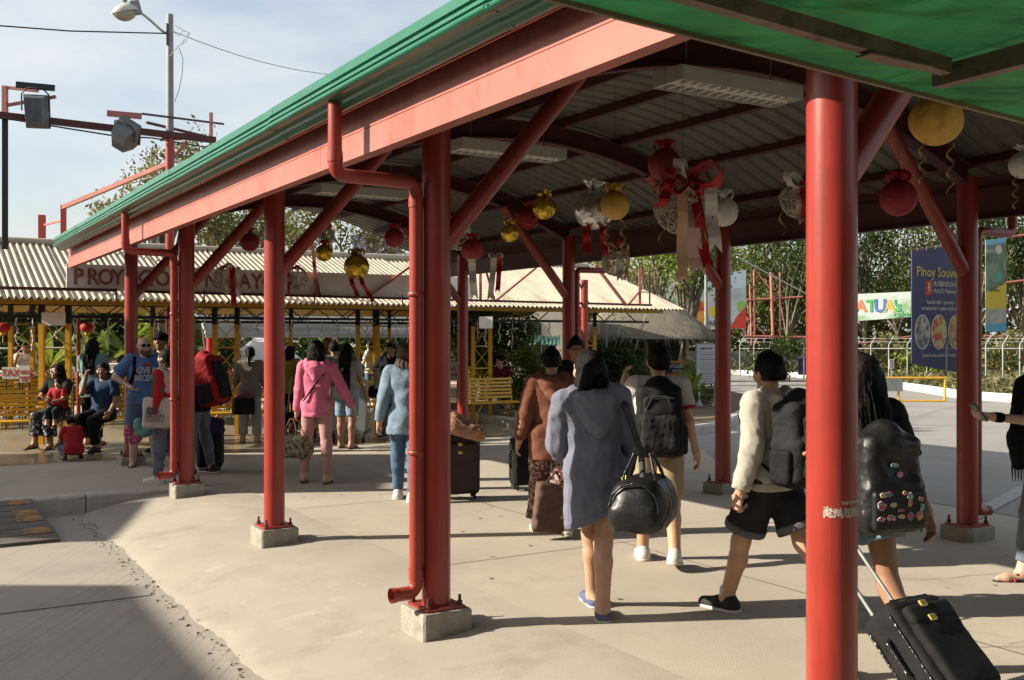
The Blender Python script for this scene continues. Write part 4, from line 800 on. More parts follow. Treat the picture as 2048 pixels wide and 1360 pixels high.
YB = thing('yellow_barrier', gp(1815, 804), 'yellow tubular road barrier with a grey panel behind the front red column', 'barrier'); yy = gp(1815, 804).y
for a, b in (((1690, 756), (1892, 756)), ((1690, 802), (1892, 802)), ((1694, 756), (1694, 806)), ((1797, 756), (1797, 806)), ((1890, 756), (1890, 808))): q = MB(); q.tube(at(*a, yy), at(*b, yy), .03, n=10); q.build('tube', M_yel, YB)
q = MB(); q.box(at(1778, 770, yy - .04), (.7, .02, .32)); q.build('panel', M_galv, YB)
SB = thing('striped_barrier', at(2020, 722, 32), 'thin yellow striped barrier pole sloping behind the right red column', 'barrier')
for i in range(14): q = MB(); q.tube(at(1972 + i * 4.5, 722 + i * 2.4, 31), at(1972 + i * 4.5 + 4.5, 722 + i * 2.4 + 2.4, 31), .035, n=8); q.build('stripe', (M_yel, M_black)[i % 2], SB)
BP = thing('blue_panel', at(1610, 735, 38), 'plain blue panel on the fence beside the front red column', 'sign'); q = MB(); q.box(at(1610, 733, 38), (.5, .04, .62)); q.build('panel', mat('blue_enamel', (.03, .06, .28), .5, .1, 4), BP)
NS = thing('small_white_sign', at(1783, 745, 32), 'tiny white notice on a short post under the cake banner', 'sign'); q = MB(); q.box(at(1783, 728, 32), (.16, .02, .3)); q.build('plate', M_white, NS); q = MB(); q.tube(at(1783, 735, 32.03), at(1783, 762, 32.03), .02, n=8); q.build('post', M_galv, NS)
q = MB()
for i in range(5): q.box(at(1783, 721 + i * 3.4, 31.985), (.09, .004, .02))
o = q.build('print', M_print, NS); o['kind'] = 'stuff'
LP = thing('slim_pole', at(1412, 690, 33), 'slim pale grey pole in front of the fruit billboard', 'pole'); q = MB(); q.tube(Vector((at(1412, 690, 33).x, 33, .1)), at(1412, 520, 33), .06, .05, n=10); q.build('pole', M_galv, LP)
cable('guy_rope', [at(1474, 514, 28), at(1640, 602, 34)], .022, M_wirew, 'pale rope slanting down between the right columns', sag=0)
cable('guy_rope', [at(1292, 630, 20.5), at(1270, 700, 21.5)], .012, M_wirew, 'pale rope hanging down from the shed corner')
cable('guy_rope', [at(1130, 646, 21.4), at(1210, 648, 22), at(1245, 656, 22.5), at(1262, 668, 23)], .01, M_wirew, 'pale cable lying across the thatch')
# low wall beyond the fence
q = MB(); q.box(at(1540, 725, 46) + Vector((0, 0, -.35)), (8, .3, 1.7)); tag(q.build('boundary_wall', mat('grey_block_wall', (.2, .19, .17), .9, .3, 2, .3, 15)), 'low grey block wall behind the barbed fence', 'wall')
# ------------------------------------------------------------------ far canopy, tent and signs behind the shed
FC = thing('far_canopy', W(26, 10, 0), 'curved grey canopy with a green edge behind the waiting shed', 'canopy')
M_fgrey = mat('grey_canopy_sheet', (.36, .36, .34), .6, .12, 2)
wa, wb = wpx(412, 25), wpx(930, 25)
def fcf(a, b):
    an = math.pi * (.05 + .9 * b); return W(26.6 - 1.6 * math.cos(an), wa + (wb - wa) * a, 1.62 + .62 * math.sin(an))
q = MB(); q.grid(fcf, 10, 12); q.build('roof', M_fgrey, FC)
q = MB(); q.path([fcf(0, t / 12) for t in range(13)], .04, 6); q.build('end_rim', mat('pale_green_trim', (.35, .5, .42), .5, .1, 4), FC)
q = MB(); q.path([fcf(t / 8, .38) + Zv * .03 - pY * .05 for t in range(9)], .035, 6); q.build('edge_trim', MC['pale_green_trim'], FC)
q = MB(); q.box(W(25.05, (wa + wb) / 2, 1.68), (wb - wa, .05, .1), RW); q.build('fascia', M_fgrey, FC); q = MB(); q.box(W(25.0, (wa + wb) / 2, 1.98), (wb - wa - 1.2, .04, .16), RW); q.build('fascia', M_fgrey, FC)
for px in (421, 657, 752, 880): q = MB(); w_ = wpx(px, 25.6); q.tube(W(25.6, w_, 0), W(25.6, w_, 1.95), .11, n=14); q.build('column', mat('bright_red_paint', (.55, .03, .03), .45, .1, 4), FC)
TN = thing('white_tent', at(525, 735, 33), 'white pyramid tent with a blue printed valance behind the shed', 'tent'); M_tent = mat('white_tent_cloth', (.75, .77, .8), .7, .05, 2); gloss(M_tent, .25)
c0, c1, c2, c3 = at(440, 726, 31), at(600, 726, 31), at(612, 724, 34), at(452, 724, 34); ap = at(528, 662, 32.5)
q = MB(); q.add([c0, c1, c2, c3, ap], [(0, 1, 4), (1, 2, 4), (2, 3, 4), (3, 0, 4)]); q.build('canopy', M_tent, TN)
q = MB(); q.add([c0, c1, c1 - Zv * .3, c0 - Zv * .3], [(0, 3, 2, 1)]); q.build('valance', mat('blue_valance_print', (.12, .3, .5), .6, .2, 3, col2=(.5, .6, .7), sharp=(.55, .7)), TN)
for c in (c0, c1, c2, c3): q = MB(); q.tube((c.x, c.y, 0), c, .03, n=8); q.build('pole', M_white, TN)
GR = thing('green_roof_stall', at(1080, 700, 30), 'small stall with a green ribbed roof behind the bush', 'stall'); q = MB()
def grf(a, b): return at(1045 + 75 * a, 690 - 18 * b, 29 + b * 2) + Zv * .03 * math.sin(a * 60)
q.grid(grf, 60, 4); q.build('roof', mat('green_sheet', (.05, .2, .12), .5, .1, 3), GR); q = MB(); q.box(at(1082, 715, 30.4), (.9, .1, 1.1)); q.build('wall', mat('stall_wall', (.4, .38, .35), .8, .2, 3), GR)
HW = thing('pale_house', at(1090, 640, 36), 'pale house wall glimpsed behind the trees right of the shed', 'house'); q = MB(); q.box(Vector((at(1080, 640, 36).x, 37, 1.6)), (3.2, 1, 3.2)); q.build('wall', M_bld, HW); q = MB(); q.box(Vector((at(1068, 640, 36).x, 36.48, 1.8)), (.5, .03, .7)); q.build('window', mat('dark_window', (.04, .05, .06), .2, .1, 3), HW)
M_ftr = mat('red_print_letter', (.5, .05, .05), .6, .1, 8)
def sign(name, label, px, py, Y, w_, h_, rows, m=None, post=True, stand=True):
    P = at(px, py, Y); S = thing(name, Vector((P.x, P.y, 0)), label, 'sign'); q = MB(); q.box(P, (w_, .02, h_)); q.build('plate', m or M_white, S)
    for (t, sz, dx, dz, mm) in rows: text_part(t, sz, P + Vector((dx, -.013, dz)), (1, 0, 0), Zv, mm, S, bold=.003)
    if post:
        for s in (-.35, .35): q = MB(); q.tube((P.x + s * w_, P.y + .03, 0), (P.x + s * w_, P.y + .03, P.z + h_ * .4), .015, n=8); q.build('post', M_black, S)
    return S
sign('taxi_sign', 'white board with red TAXI lettering at the left edge', 24, 746, 18.4, .35, .21, [('TAXI', .17, -.0, 0, M_ftr)])
sign('no_loading_sign', 'small white board with red NO LOADING print beside the taxi sign', 50, 748, 18.2, .18, .3, [('NO', .1, 0, .03, M_ftr), ('LOADING', .045, 0, -.06, M_ftr), ('AREA', .045, 0, -.11, M_ftr)])
sign('tricycle_sign', 'white and green board with red print behind the yellow lattice post', 134, 745, 18.6, .3, .21, [('IR', .1, .06, .04, M_ftr), ('RIC', .1, .06, -.06, M_ftr)])
sign('loading_area_sign', 'white LOADING AREA sign with an arrow beside a red column', 415, 713, 27.5, .44, .54, [('LOADING', .1, 0, .15, M_print), ('AREA', .1, 0, .02, M_print), ('<--', .14, -.03, -.15, M_print)])
sign('no_loading_sign', 'small white NO LOADING board beside the left column of the right row', 905, 742, 22.5, .3, .42, [('NO', .1, 0, .04, M_ftr), ('LOADING', .06, 0, -.08, M_ftr)])
sign('shed_notice', 'pale notice board hung on the left yellow lattice post under the girder', 107, 638, 15.7, .36, .2, [], M_board, False); sign('shed_notice', 'pale square notice hung under the girder right of the row end column', 972, 645, 18.9, .25, .22, [], M_board, False)
# handrail by the taxi stand and blue-white boats of stacked pipes
HR = thing('handrail', at(120, 760, 22), 'white tubular handrail behind the flowering hedge', 'railing')
for a, b in (((-40, 744), (80, 744)), ((68, 742), (90, 765)), ((195, 762), (240, 735)), ((205, 778), (245, 748)), ((190, 730), (248, 728))): q = MB(); q.tube(at(*a, 22.5), at(*b, 22.5), .03, n=8); q.build('rail', M_white, HR)
for px in (-10, 40, 80): q = MB(); q.tube(at(px, 744, 22.5), Vector((at(px, 744, 22.5).x, 22.5, 0)), .025, n=8); q.build('post', M_white, HR)
PF = thing('chain_fence', at(25, 720, 24), 'pale pipe frame of a chain fence behind the taxi attendant', 'fence')
for a, b in (((20, 680), (20, 750)), ((-20, 697), (34, 697)), ((90, 696), (160, 696)), ((170, 695), (172, 760))): q = MB(); q.tube(at(*a, 24), at(*b, 24), .025, n=8); q.build('pipe', M_galv, PF)
RP = thing('red_post', at(157, 690, 19), 'slim red post hanging the right red lantern inside the shed', 'post'); q = MB(); q.tube(at(157, 628, 18.9), Vector((at(157, 700, 18.9).x, 18.9, 0)), .037, n=10); q.build('post', M_red, RP)
# red paper lanterns
M_lan = mat('red_lantern_paper', (.55, .03, .03), .6, .1, 6); gloss(M_lan, .3)
for i, (px, py) in enumerate(((6, 655), (175, 655))):
    P = at(px, py, 16.8); LN = thing('paper_lantern', P, ['red paper lantern with a yellow tassel cut by the left edge', 'red paper lantern with a yellow tassel beside the slim red post'][i], 'lantern', 'red paper lanterns'); q = MB(); n = 20; prf = []
    for k in range(11): an = math.pi * k / 10; prf.append((.105 * math.sin(an) ** .7 + .012, .075 * math.cos(an)))
    q.lathe(prf, P, 20); q.build('shade', M_lan, LN); q = MB(); q.lathe([(.04, 0), (.045, -.03), (.04, -.05), (0, -.05)], P - Zv * .075, 12); q.build('base', M_yel, LN); q = MB(); q.tube(P - Zv * .12, P - Zv * .25, .008, n=6); q.build('tassel', M_yel, LN); q = MB(); q.tube(P + Zv * .07, P + Zv * .35, .003, n=5); q.build('string', M_black, LN)
# icicle light strands along the girder
M_ice = mat('white_light_string', (.7, .72, .72), .5, .05, 5)
var = []
for v in range(5):
    q = MB(); L = .22 + .09 * v; pts = [Vector((.02 * math.sin(i * 1.7 + v), 0, -L * i / 7)) for i in range(8)]; q.path(pts, .008, 5)
    for p in pts[1:]: q.lathe([(0, .016), (.014, 0), (0, -.03)], p + Vector((.012, 0, 0)), 5)
    var.append(q.mesh('icicle_light_strand', M_ice))
for i in range(44):
    w = .75 + .285 * i + random.uniform(-.08, .08)
    o = inst('icicle_light_strand', var[random.randrange(5)], None, Matrix.Translation(W(17.12, w, 1.95)) @ Matrix.Rotation(random.uniform(0, 3), 4, 'Z')); tag(o, 'short white icicle light strand hanging from the shed girder', 'string light', 'icicle light strands along the shed girder')
# ------------------------------------------------------------------ signed-distance modelling for people, cloth and bags
def surfnet(F, org, h):
    S = F < 0; nx, ny, nz = F.shape; cnt = np.zeros((nx - 1, ny - 1, nz - 1), np.int8)
    offs = [(i, j, k) for i in (0, 1) for j in (0, 1) for k in (0, 1)]
    for i, j, k in offs: cnt += S[i:nx - 1 + i, j:ny - 1 + j, k:nz - 1 + k]
    act = (cnt > 0) & (cnt < 8); I = np.argwhere(act); ids = np.full(act.shape, -1, np.int32); ids[act] = np.arange(len(I))
    fv = {o: F[I[:, 0] + o[0], I[:, 1] + o[1], I[:, 2] + o[2]] for o in offs}
    acc = np.zeros((len(I), 3)); num = np.zeros(len(I))
    for a in offs:
        for ax in range(3):
            if a[ax] == 0:
                b = list(a); b[ax] = 1; b = tuple(b); f0, f1 = fv[a], fv[b]; m = (f0 < 0) != (f1 < 0); t = np.where(m, f0 / np.where(m, f0 - f1, 1), 0)
                p = np.array(a, float)[None].repeat(len(I), 0); p[:, ax] += t; acc += p * m[:, None]; num += m
    V = (I + acc / np.maximum(num, 1)[:, None]) * h + org; Q = []
    for ax in range(3):
        o1, o2 = [(1, 2), (2, 0), (0, 1)][ax]; sl0 = [slice(None)] * 3; sl1 = [slice(None)] * 3; sl0[ax] = slice(0, -1); sl1[ax] = slice(1, None)
        a, b = S[tuple(sl0)], S[tuple(sl1)]; ch = a != b; idx = np.argwhere(ch); ok = (idx[:, o1] > 0) & (idx[:, o2] > 0) & (idx[:, o1] < F.shape[o1] - 1) & (idx[:, o2] < F.shape[o2] - 1); idx = idx[ok]
        fl = a[tuple(idx.T)]
        def cid(d1, d2): q = idx.copy(); q[:, o1] -= d1; q[:, o2] -= d2; return ids[tuple(q.T)]
        c = np.stack([cid(1, 1), cid(0, 1), cid(0, 0), cid(1, 0)], 1); c[~fl] = c[~fl][:, ::-1]; Q.append(c)
    Q = np.concatenate(Q); return V, Q[(Q >= 0).all(1)]
def V3(*a): return np.array(a, float)
def rotm(rx=0, ry=0, rz=0): return np.array(Matrix.Rotation(rz, 3, 'Z') @ Matrix.Rotation(ry, 3, 'Y') @ Matrix.Rotation(rx, 3, 'X'))
def prim_bounds(p):
    if p[0] in 'ck': a, b, ra, rb = p[1:5]; r = max(ra, rb); return np.minimum(a, b) - r, np.maximum(a, b) + r
    if p[0] == 'e': c, r = p[1], p[2]; m = max(r); return c - m, c + m
    if p[0] == 'b': c, hh = p[1], p[2]; m = np.linalg.norm(hh); return c - m, c + m
def prim_eval(p, P):
    if p[0] in 'ck':
        a, b, ra, rb = p[1:5]; d = b - a; L2 = max(d @ d, 1e-9); q = P - a; t = np.clip((q @ d) / L2, 0, 1); q -= t[..., None] * d; D = np.sqrt((q * q).sum(-1)) - (ra + t * (rb - ra))
        if p[0] == 'k': n = d / math.sqrt(L2); D = np.maximum(D, (P - b) @ n)
        return D
    if p[0] == 'e':
        q = P - p[1]
        if len(p) > 3 and p[3] is not None: q = q @ p[3]
        r = np.array(p[2]); k0 = np.sqrt(((q / r) ** 2).sum(-1)); k1 = np.sqrt(((q / (r * r)) ** 2).sum(-1)); return k0 * (k0 - 1) / np.maximum(k1, 1e-6)
    if p[0] == 'b':
        q = P - p[1]
        if len(p) > 4 and p[4] is not None: q = q @ p[4]
        rd = p[3]; q = np.abs(q) - (np.array(p[2]) - rd); return np.sqrt((np.maximum(q, 0) ** 2).sum(-1)) + np.minimum(q.max(-1), 0) - rd
def sdf_mesh(prims, h, k=.03, cuts=(), subs=(), fold=None, extra=.02):
    """prims: list of (prim) joined smoothly; cuts: (point, normal) keep the side opposite the normal; subs: carved away"""
    bs = [prim_bounds(p) for p in prims]; lo = np.min([b[0] for b in bs], 0) - extra - k; hi = np.max([b[1] for b in bs], 0) + extra + k
    n = np.ceil((hi - lo) / h).astype(int) + 2; F = np.full(n, .2, np.float32); ax = [lo[i] + h * np.arange(n[i]) for i in range(3)]; pad = .05 + k
    def block(p):
        a, b = prim_bounds(p); i0 = np.maximum(((a - pad - lo) / h).astype(int), 0); i1 = np.minimum(((b + pad - lo) / h).astype(int) + 2, n); return tuple(slice(i0[i], max(i1[i], i0[i] + 1)) for i in range(3))
    def pts(sl): return np.stack(np.meshgrid(ax[0][sl[0]], ax[1][sl[1]], ax[2][sl[2]], indexing='ij'), -1)
    for p in prims:
        sl = block(p); D = prim_eval(p, pts(sl)); A = F[sl]; kk = k if p[0] != 'b' else k
        hh = np.clip(.5 + .5 * (D - A) / kk, 0, 1); F[sl] = D * (1 - hh) + A * hh - kk * hh * (1 - hh)
    full = None
    if fold or cuts:
        full = pts((slice(None),) * 3)
    if fold:
        amp, fr, sd_ = fold[:3]; g = np.random.default_rng(sd_)
        N_ = 0
        for i in range(5):
            d = g.normal(size=3); d[2] *= (fold[3] if len(fold) > 3 else 1); d /= np.linalg.norm(d); w = fr * (.35 + .45 * i); sn = np.sin(full @ d * w + g.uniform(0, 6) + 1.1 * np.sin(full @ np.roll(d, 1) * w * .7)); N_ = N_ + (sn if i % 2 else 1.6 * np.abs(sn) - 1.) / (1 + .4 * i)
        F = F + (amp * N_).astype(np.float32)
    for c, nn in cuts: F = np.maximum(F, (full - np.array(c)) @ np.array(nn))
    for p in subs:
        sl = block(p); D = -prim_eval(p, pts(sl)); F[sl] = np.maximum(F[sl], D)
    F[0] = F[-1] = .2; F[:, 0] = F[:, -1] = .2; F[:, :, 0] = F[:, :, -1] = .2
    return surfnet(F, lo, h)
def join(ms):
    V = []; Q = []; b = 0
    for v, q in ms: V.append(v); Q.append(q + b); b += len(v)
    return np.concatenate(V), np.concatenate(Q)
M_cloth = {}
def cloth(name, c, rough=.85, var=.12, scale=7, bump=.25, col2=None, sharp=(.3, .7), metal=0, spec=.25, bs=220):
    return mat(name, c, rough, var, scale, bump, bs, metal=metal, spec=spec, col2=col2, sharp=sharp)
SK1 = mat('skin_tan', (.60, .35, .22), .5, .08, 9, .04, 90, spec=.35); SK2 = mat('skin_brown', (.40, .21, .125), .5, .08, 9, .04, 90, spec=.35); SK3 = mat('skin_fair', (.66, .42, .31), .5, .1, 9, .04, 90, spec=.35)
HB = mat('black_hair', (.010, .0085, .0085), .62, .4, 30, .4, 120, spec=.1, stretch=(1, 1, .12)); HBR = mat('brown_hair', (.10, .045, .022), .4, .3, 30, .6, 120, spec=.5, stretch=(1, 1, .12)); HRED = mat('auburn_hair', (.25, .07, .025), .4, .3, 30, .6, 120, stretch=(1, 1, .12))
M_eye = mat('dark_eye', (.015, .01, .01), .2, .1, 5); M_lip = mat('lip', (.35, .12, .10), .5, .1, 9)
def person(label, px, py, H, head, arms, legs, top, bottom, hair, shoes, skin=SK1, lean=0, side=0, hyaw=0, hpitch=0, vox=.016, g=1., z0=0., sit=None, Y=None, cat='person', name='person', face=True):
    """arms/legs: (left, right). arm = (pitch forward, out, elbow bend, inward turn of forearm). leg = (pitch, bend, out)."""
    s = H / 1.70; base = gp(px, py, z0) if Y is None else Vector((at(px, 673, Y).x, Y, z0)); d2 = math.pi / 180
    Rl = rotm(-lean * d2, side * d2, 0); pel = V3(0, 0, .93)
    def U(*p): return pel + Rl @ (V3(*p) - pel)
    sh = [U(-.165, -.01, 1.395), U(.165, -.01, 1.395)]; hips = [V3(-.085, 0, .91), V3(.085, 0, .91)]
    J = {}; el_, wr, hd_ = [], [], []
    for i, sx in ((0, -1), (1, 1)):
        a = arms[i]; p, o, b = a[0] * d2, a[1] * d2, a[2] * d2; inn = (a[3] if len(a) > 3 else 0) * d2
        du = V3(sx * math.sin(o), math.sin(p) * math.cos(o), -math.cos(p) * math.cos(o)); e = sh[i] + Rl @ du * .285
        o2 = o - inn; df = V3(sx * math.sin(o2), math.sin(p + b) * math.cos(o2), -math.cos(p + b) * math.cos(o2)); w = e + Rl @ df * .245; el_.append(e); wr.append(w); hd_.append(Rl @ df)
    kn, an, ft = [], [], []
    for i, sx in ((0, -1), (1, 1)):
        l = legs[i]; p, b = l[0] * d2, l[1] * d2; o = (l[2] if len(l) > 2 else 3) * d2
        dt = V3(sx * math.sin(o), math.sin(p) * math.cos(o), -math.cos(p) * math.cos(o)); k_ = hips[i] + dt * .42; q = p - b; ds = V3(sx * math.sin(o) * .4, math.sin(q), -math.cos(q)); a_ = k_ + ds * .405
        kn.append(k_); an.append(a_); fp_ = (l[3] * d2 if len(l) > 3 else (max(0, -q - .25) * .9)); to = sx * .15
        ft.append(V3(math.sin(to) * math.cos(fp_), math.cos(to) * math.cos(fp_), -math.sin(fp_)))
    if sit is None: zmin = min(min(a_[2] + ft[i][2] * .16, a_[2] - ft[i][2] * .05) for i, a_ in enumerate(an)) - .075; dz = -zmin
    else: dz = sit / s - .80
    for L in (sh, el_, wr, hips, kn, an):
        for i in range(2): L[i] = L[i] + V3(0, 0, dz)
    off = V3(0, 0, dz)
    def U2(*p): return U(*p) + off
    c = lambda a, b, ra, rb=None: ('c', np.array(a) * s, np.array(b) * s, ra * s, (ra if rb is None else rb) * s)
    kk = lambda a, b, ra, rb=None: ('k', np.array(a) * s, np.array(b) * s, ra * s, (ra if rb is None else rb) * s)
    waist, chest, nb = U2(0, 0, 1.10), U2(0, .0, 1.28), U2(0, -.015, 1.43)
    hc = U2(0, .015, 1.585)
    def torso(t=0., lz=0.):
        G = g
        return [c(hips[0] + V3(.01, 0, .03), hips[1] + V3(-.01, 0, .03), .098 * G + t), c(pel + off, waist, .11 * G + t, .10 * G + t), c(U2(-.06, 0, 1.08), U2(-.085, 0, 1.29), .078 * G + t, .086 * G + t), c(U2(.06, 0, 1.08), U2(.085, 0, 1.29), .078 * G + t, .086 * G + t),
                c(waist, chest, .095 * G + t, .11 * G + t), c(U2(-.05, -.012, 1.375), sh[0], .075 + t, .058 + t), c(U2(.05, -.012, 1.375), sh[1], .075 + t, .058 + t)]
    neck = [c(nb, U2(0, .005, 1.53), .052, .048)]
    B = torso() + neck
    for i in range(2):
        B += [c(sh[i], el_[i], .05 * g, .038 * g), c(el_[i], wr[i], .039 * g, .027), c(wr[i], wr[i] + hd_[i] * .05, .026, .028)]
        m_ = kn[i] * .68 + an[i] * .32; bk = np.cross(kn[i] - an[i], V3(1, 0, 0)); bk = bk / max(np.linalg.norm(bk), 1e-6)
        B += [c(hips[i], kn[i], .088 * g, .054 * g), c(kn[i], an[i], .05 * g, .036), c(kn[i] + bk * -.0 , m_ - V3(0, .018, 0), .05 * g, .05 * g), c(m_ - V3(0, .018, 0), an[i], .05 * g, .034), c(an[i], an[i] + ft[i] * -.045 + V3(0, 0, -.04), .036, .034), c(an[i] + V3(0, 0, -.04), an[i] + ft[i] * .12 + V3(0, 0, -.052), .036, .03), c(an[i] + ft[i] * .12 + V3(0, 0, -.052), an[i] + ft[i] * .18 + V3(0, 0, -.056), .03, .02)]
    ms = [sdf_mesh(B, vox, .035)]
    # hands with five fingers
    for i, sx in ((0, -1), (1, 1)):
        f = hd_[i]; side_ = np.cross(f, V3(0, 1, 0)); side_ = side_ / max(np.linalg.norm(side_), 1e-6)
        # palm faces the thigh: knuckle line runs front to back
        fw = V3(0, 1, 0) - f * f[1]; fw = fw / max(np.linalg.norm(fw), 1e-6); inw = np.cross(f, fw) * (1 if np.cross(f, fw)[0] * sx < 0 else -1)
        w0 = wr[i] + f * .02; Hh = [c(w0 + fw * .012, w0 + f * .07 + fw * .022, .019, .016), c(w0 - fw * .012, w0 + f * .07 - fw * .022, .019, .015)]
        for n_, (o_, L_) in enumerate(((.03, .066), (.011, .076), (-.008, .07), (-.026, .055))):
            r0 = w0 + f * .078 + fw * o_; r1 = r0 + (f * .9 + inw * .4) * L_ * .5; r2 = r1 + (f * .45 + inw * .9) * L_ * .5; Hh += [c(r0, r1, .0095, .0088), c(r1, r2, .0088, .0075)]
        t0 = w0 + f * .015 + fw * .026; t1 = t0 + (f * .7 + fw * .6 + inw * .35) * .045; Hh += [c(t0, t1, .013, .0105), c(t1, t1 + (f * .9 + inw * .35) * .033, .0105, .008)]
        ms.append(sdf_mesh(Hh, max(.0045, vox * .42), .008))
    # head
    hy, hp = hyaw * d2, hpitch * d2; Rh = Rl @ rotm(-hp, 0, hy)
    def Hd(x, y, z): return hc + Rh @ V3(x, y, z)
    He = [('e', hc * s + Rh @ V3(0, -.012, .025) * s, np.array((.076, .094, .092)) * s, Rh), c(Hd(0, .02, -.05), Hd(0, .045, -.09), .052, .036), c(Hd(-.03, .04, -.02), Hd(.03, .04, -.02), .045), c(Hd(0, .082, .01), Hd(0, .103, -.028), .009, .014), c(Hd(-.035, .075, .028), Hd(.035, .075, .028), .012),
          c(Hd(-.014, .078, -.062), Hd(.014, .078, -.062), .009), c(Hd(0, -.02, -.05), U2(0, -.005, 1.46), .05, .05)]
    for sx in (-1, 1): He += [('e', hc * s + Rh @ V3(sx * .08, -.008, -.005) * s, np.array((.012, .022, .032)) * s, Rh)]
    ms.append(sdf_mesh(He, min(.0085, vox * .7), .014, subs=[('e', hc * s + Rh @ V3(sx * .032, .098, .008) * s, np.array((.018, .014, .011)) * s, Rh) for sx in (-1, 1)]))
    Rz = np.array(Matrix.Rotation(head * d2, 3, 'Z')); wb_ = np.array(base)
    if sit is not None: pass
    def Wd(V): return V @ Rz.T + wb_
    T = thing(name, base, label, cat)
    def put(nm, M_, mt, par=None): return obj(nm, Wd(M_[0]), M_[1].astype(np.int32), mt, par or T, True)
    body = put('body', join(ms), skin)
    if face:
        for sx in (-1, 1): put('eye', sdf_mesh([('e', hc * s + Rh @ V3(sx * .032, .086, .008) * s, np.array((.013, .009, .008)) * s, Rh)], .005, .004), M_eye)
    # clothes
    tm, sl, hem, th = top['m'], top.get('sleeve', .5), top.get('hem', .86), top.get('t', .02); tp_ = torso(th)
    if hem < .95: tp_ += [c(waist, V3(0, 0, hem) + off, .10 * g + th + top.get('flare', .012), .105 * g + th + top.get('flare', .012)), c(hips[0] + V3(0, 0, .03), V3(-.075, 0, hem - .05) + off, .095 * g + th, .09 * g + th + top.get('flare', 0)), c(hips[1] + V3(0, 0, .03), V3(.075, 0, hem - .05) + off, .095 * g + th, .09 * g + th + top.get('flare', 0))]
    sr = top.get('sw', .012) + th * .6
    sleeves = []
    if sl > 0:
        for i in range(2):
            if sl <= 1: sleeves.append(kk(sh[i], sh[i] + (el_[i] - sh[i]) * sl, .056 * g + sr, .048 * g + sr))
            else:
                t_ = min(1, sl - 1); sleeves += [c(sh[i], el_[i], .055 * g + sr, .044 * g + sr), kk(el_[i], el_[i] + (wr[i] - el_[i]) * t_ * 1.03, .045 * g + sr, .032 + sr * .8)]
    hn = np.array(top.get('hn', (0, 0, -1.)), float); hn /= np.linalg.norm(hn)
    cuts = [((V3(0, 0, hem) + off) * s, hn)]
    # hem cut only below the waist so that hanging sleeves stay whole
    zc = (hem + off[2]) * s
    if sl > 1.01 or True:
        body_part = sdf_mesh(tp_, vox, .03, cuts=cuts, fold=top.get('fold', (.0028, 38, int(px))), subs=[c(nb + Rl @ V3(0, .03, .04), nb + Rl @ V3(0, .05, .2), .06, .07)])
        parts = [body_part]
        if sleeves: parts.append(sdf_mesh(sleeves, vox, .02, fold=top.get('fold', (.0028, 45, int(px) + 3))))
        tmesh = join(parts)
    shirt = put(top.get('name', 'shirt'), tmesh, tm)
    if top.get('band'):
        put('hem_band', sdf_mesh([(p_[0], p_[1], p_[2], p_[3] + .005 * s, p_[4] + .005 * s) for p_ in tp_], vox, .03, cuts=[((V3(0, 0, hem - .004) + off) * s, hn), ((V3(0, 0, hem + .05) + off) * s, -hn)], fold=top.get('fold', (.0028, 38, int(px)))), top['band'], shirt)
        for i in range(2):
            if sl > 1.5: e0, e1 = el_[i] + (wr[i] - el_[i]) * .86, el_[i] + (wr[i] - el_[i]) * 1.06; x = kk(e0, e1, .04 + sr * .8, .034 + sr * .5); put('sleeve_cuff', sdf_mesh([x], vox * .8, .005, cuts=[(e0 * s, (e0 - e1) / np.linalg.norm(e0 - e1))]), top['band'], shirt)
    if top.get('cuff') is not None and sl <= 1:
        cf = [kk(sh[i] + (el_[i] - sh[i]) * (sl - .1), sh[i] + (el_[i] - sh[i]) * (sl + .015), .05 * g + sr + .003, .049 * g + sr + .003) for i in range(2)]
        for x in cf: put('cuff', sdf_mesh([x], vox * .8, .005, cuts=[(x[1], (x[1] - x[2]) / np.linalg.norm(x[1] - x[2]))]), top['cuff'], shirt)
        put('collar', sdf_mesh([c(nb + Rl @ V3(.05 * math.cos(a), .05 * math.sin(a) + .005, .025), nb + Rl @ V3(.05 * math.cos(a + .6), .05 * math.sin(a + .6) + .005, .025), .014) for a in [k_ * .6 for k_ in range(11)]], vox * .7, .01), top['cuff'], shirt)
    if top.get('hood'):
        yh = -.05 - th; hz = top.get('hz', 0)
        hk = [c(U2(-.11, -.03, 1.46), U2(-.03, yh - .08, 1.40), .04, .045), c(U2(.11, -.03, 1.46), U2(.03, yh - .08, 1.40), .04, .045), c(U2(0, yh - .07, 1.42), U2(0, yh - .10, 1.28 - hz), .05, .035), c(U2(-.09, yh - .06, 1.41), U2(0, yh - .105, 1.26 - hz), .038, .028), c(U2(.09, yh - .06, 1.41), U2(0, yh - .105, 1.26 - hz), .038, .028), c(U2(-.13, yh + .02, 1.43), U2(-.05, yh - .09, 1.29 - hz), .03, .02), c(U2(.13, yh + .02, 1.43), U2(.05, yh - .09, 1.29 - hz), .03, .02), c(U2(-.085, .045, 1.42), U2(-.1, -.03, 1.45), .03, .036), c(U2(.085, .045, 1.42), U2(.1, -.03, 1.45), .03, .036)]
        put('hood', sdf_mesh(hk, vox * .8, .03, fold=(.004, 60, 3)), tm, shirt)
    bm, ln, bt = bottom['m'], bottom.get('len', 1.9), bottom.get('t', .016); Bo = [c(hips[0] + V3(.01, 0, .03), hips[1] + V3(-.01, 0, .03), .10 * g + bt), c(pel + off, waist + V3(0, 0, -.09), .104 * g + min(bt, .012), .094 * g)]
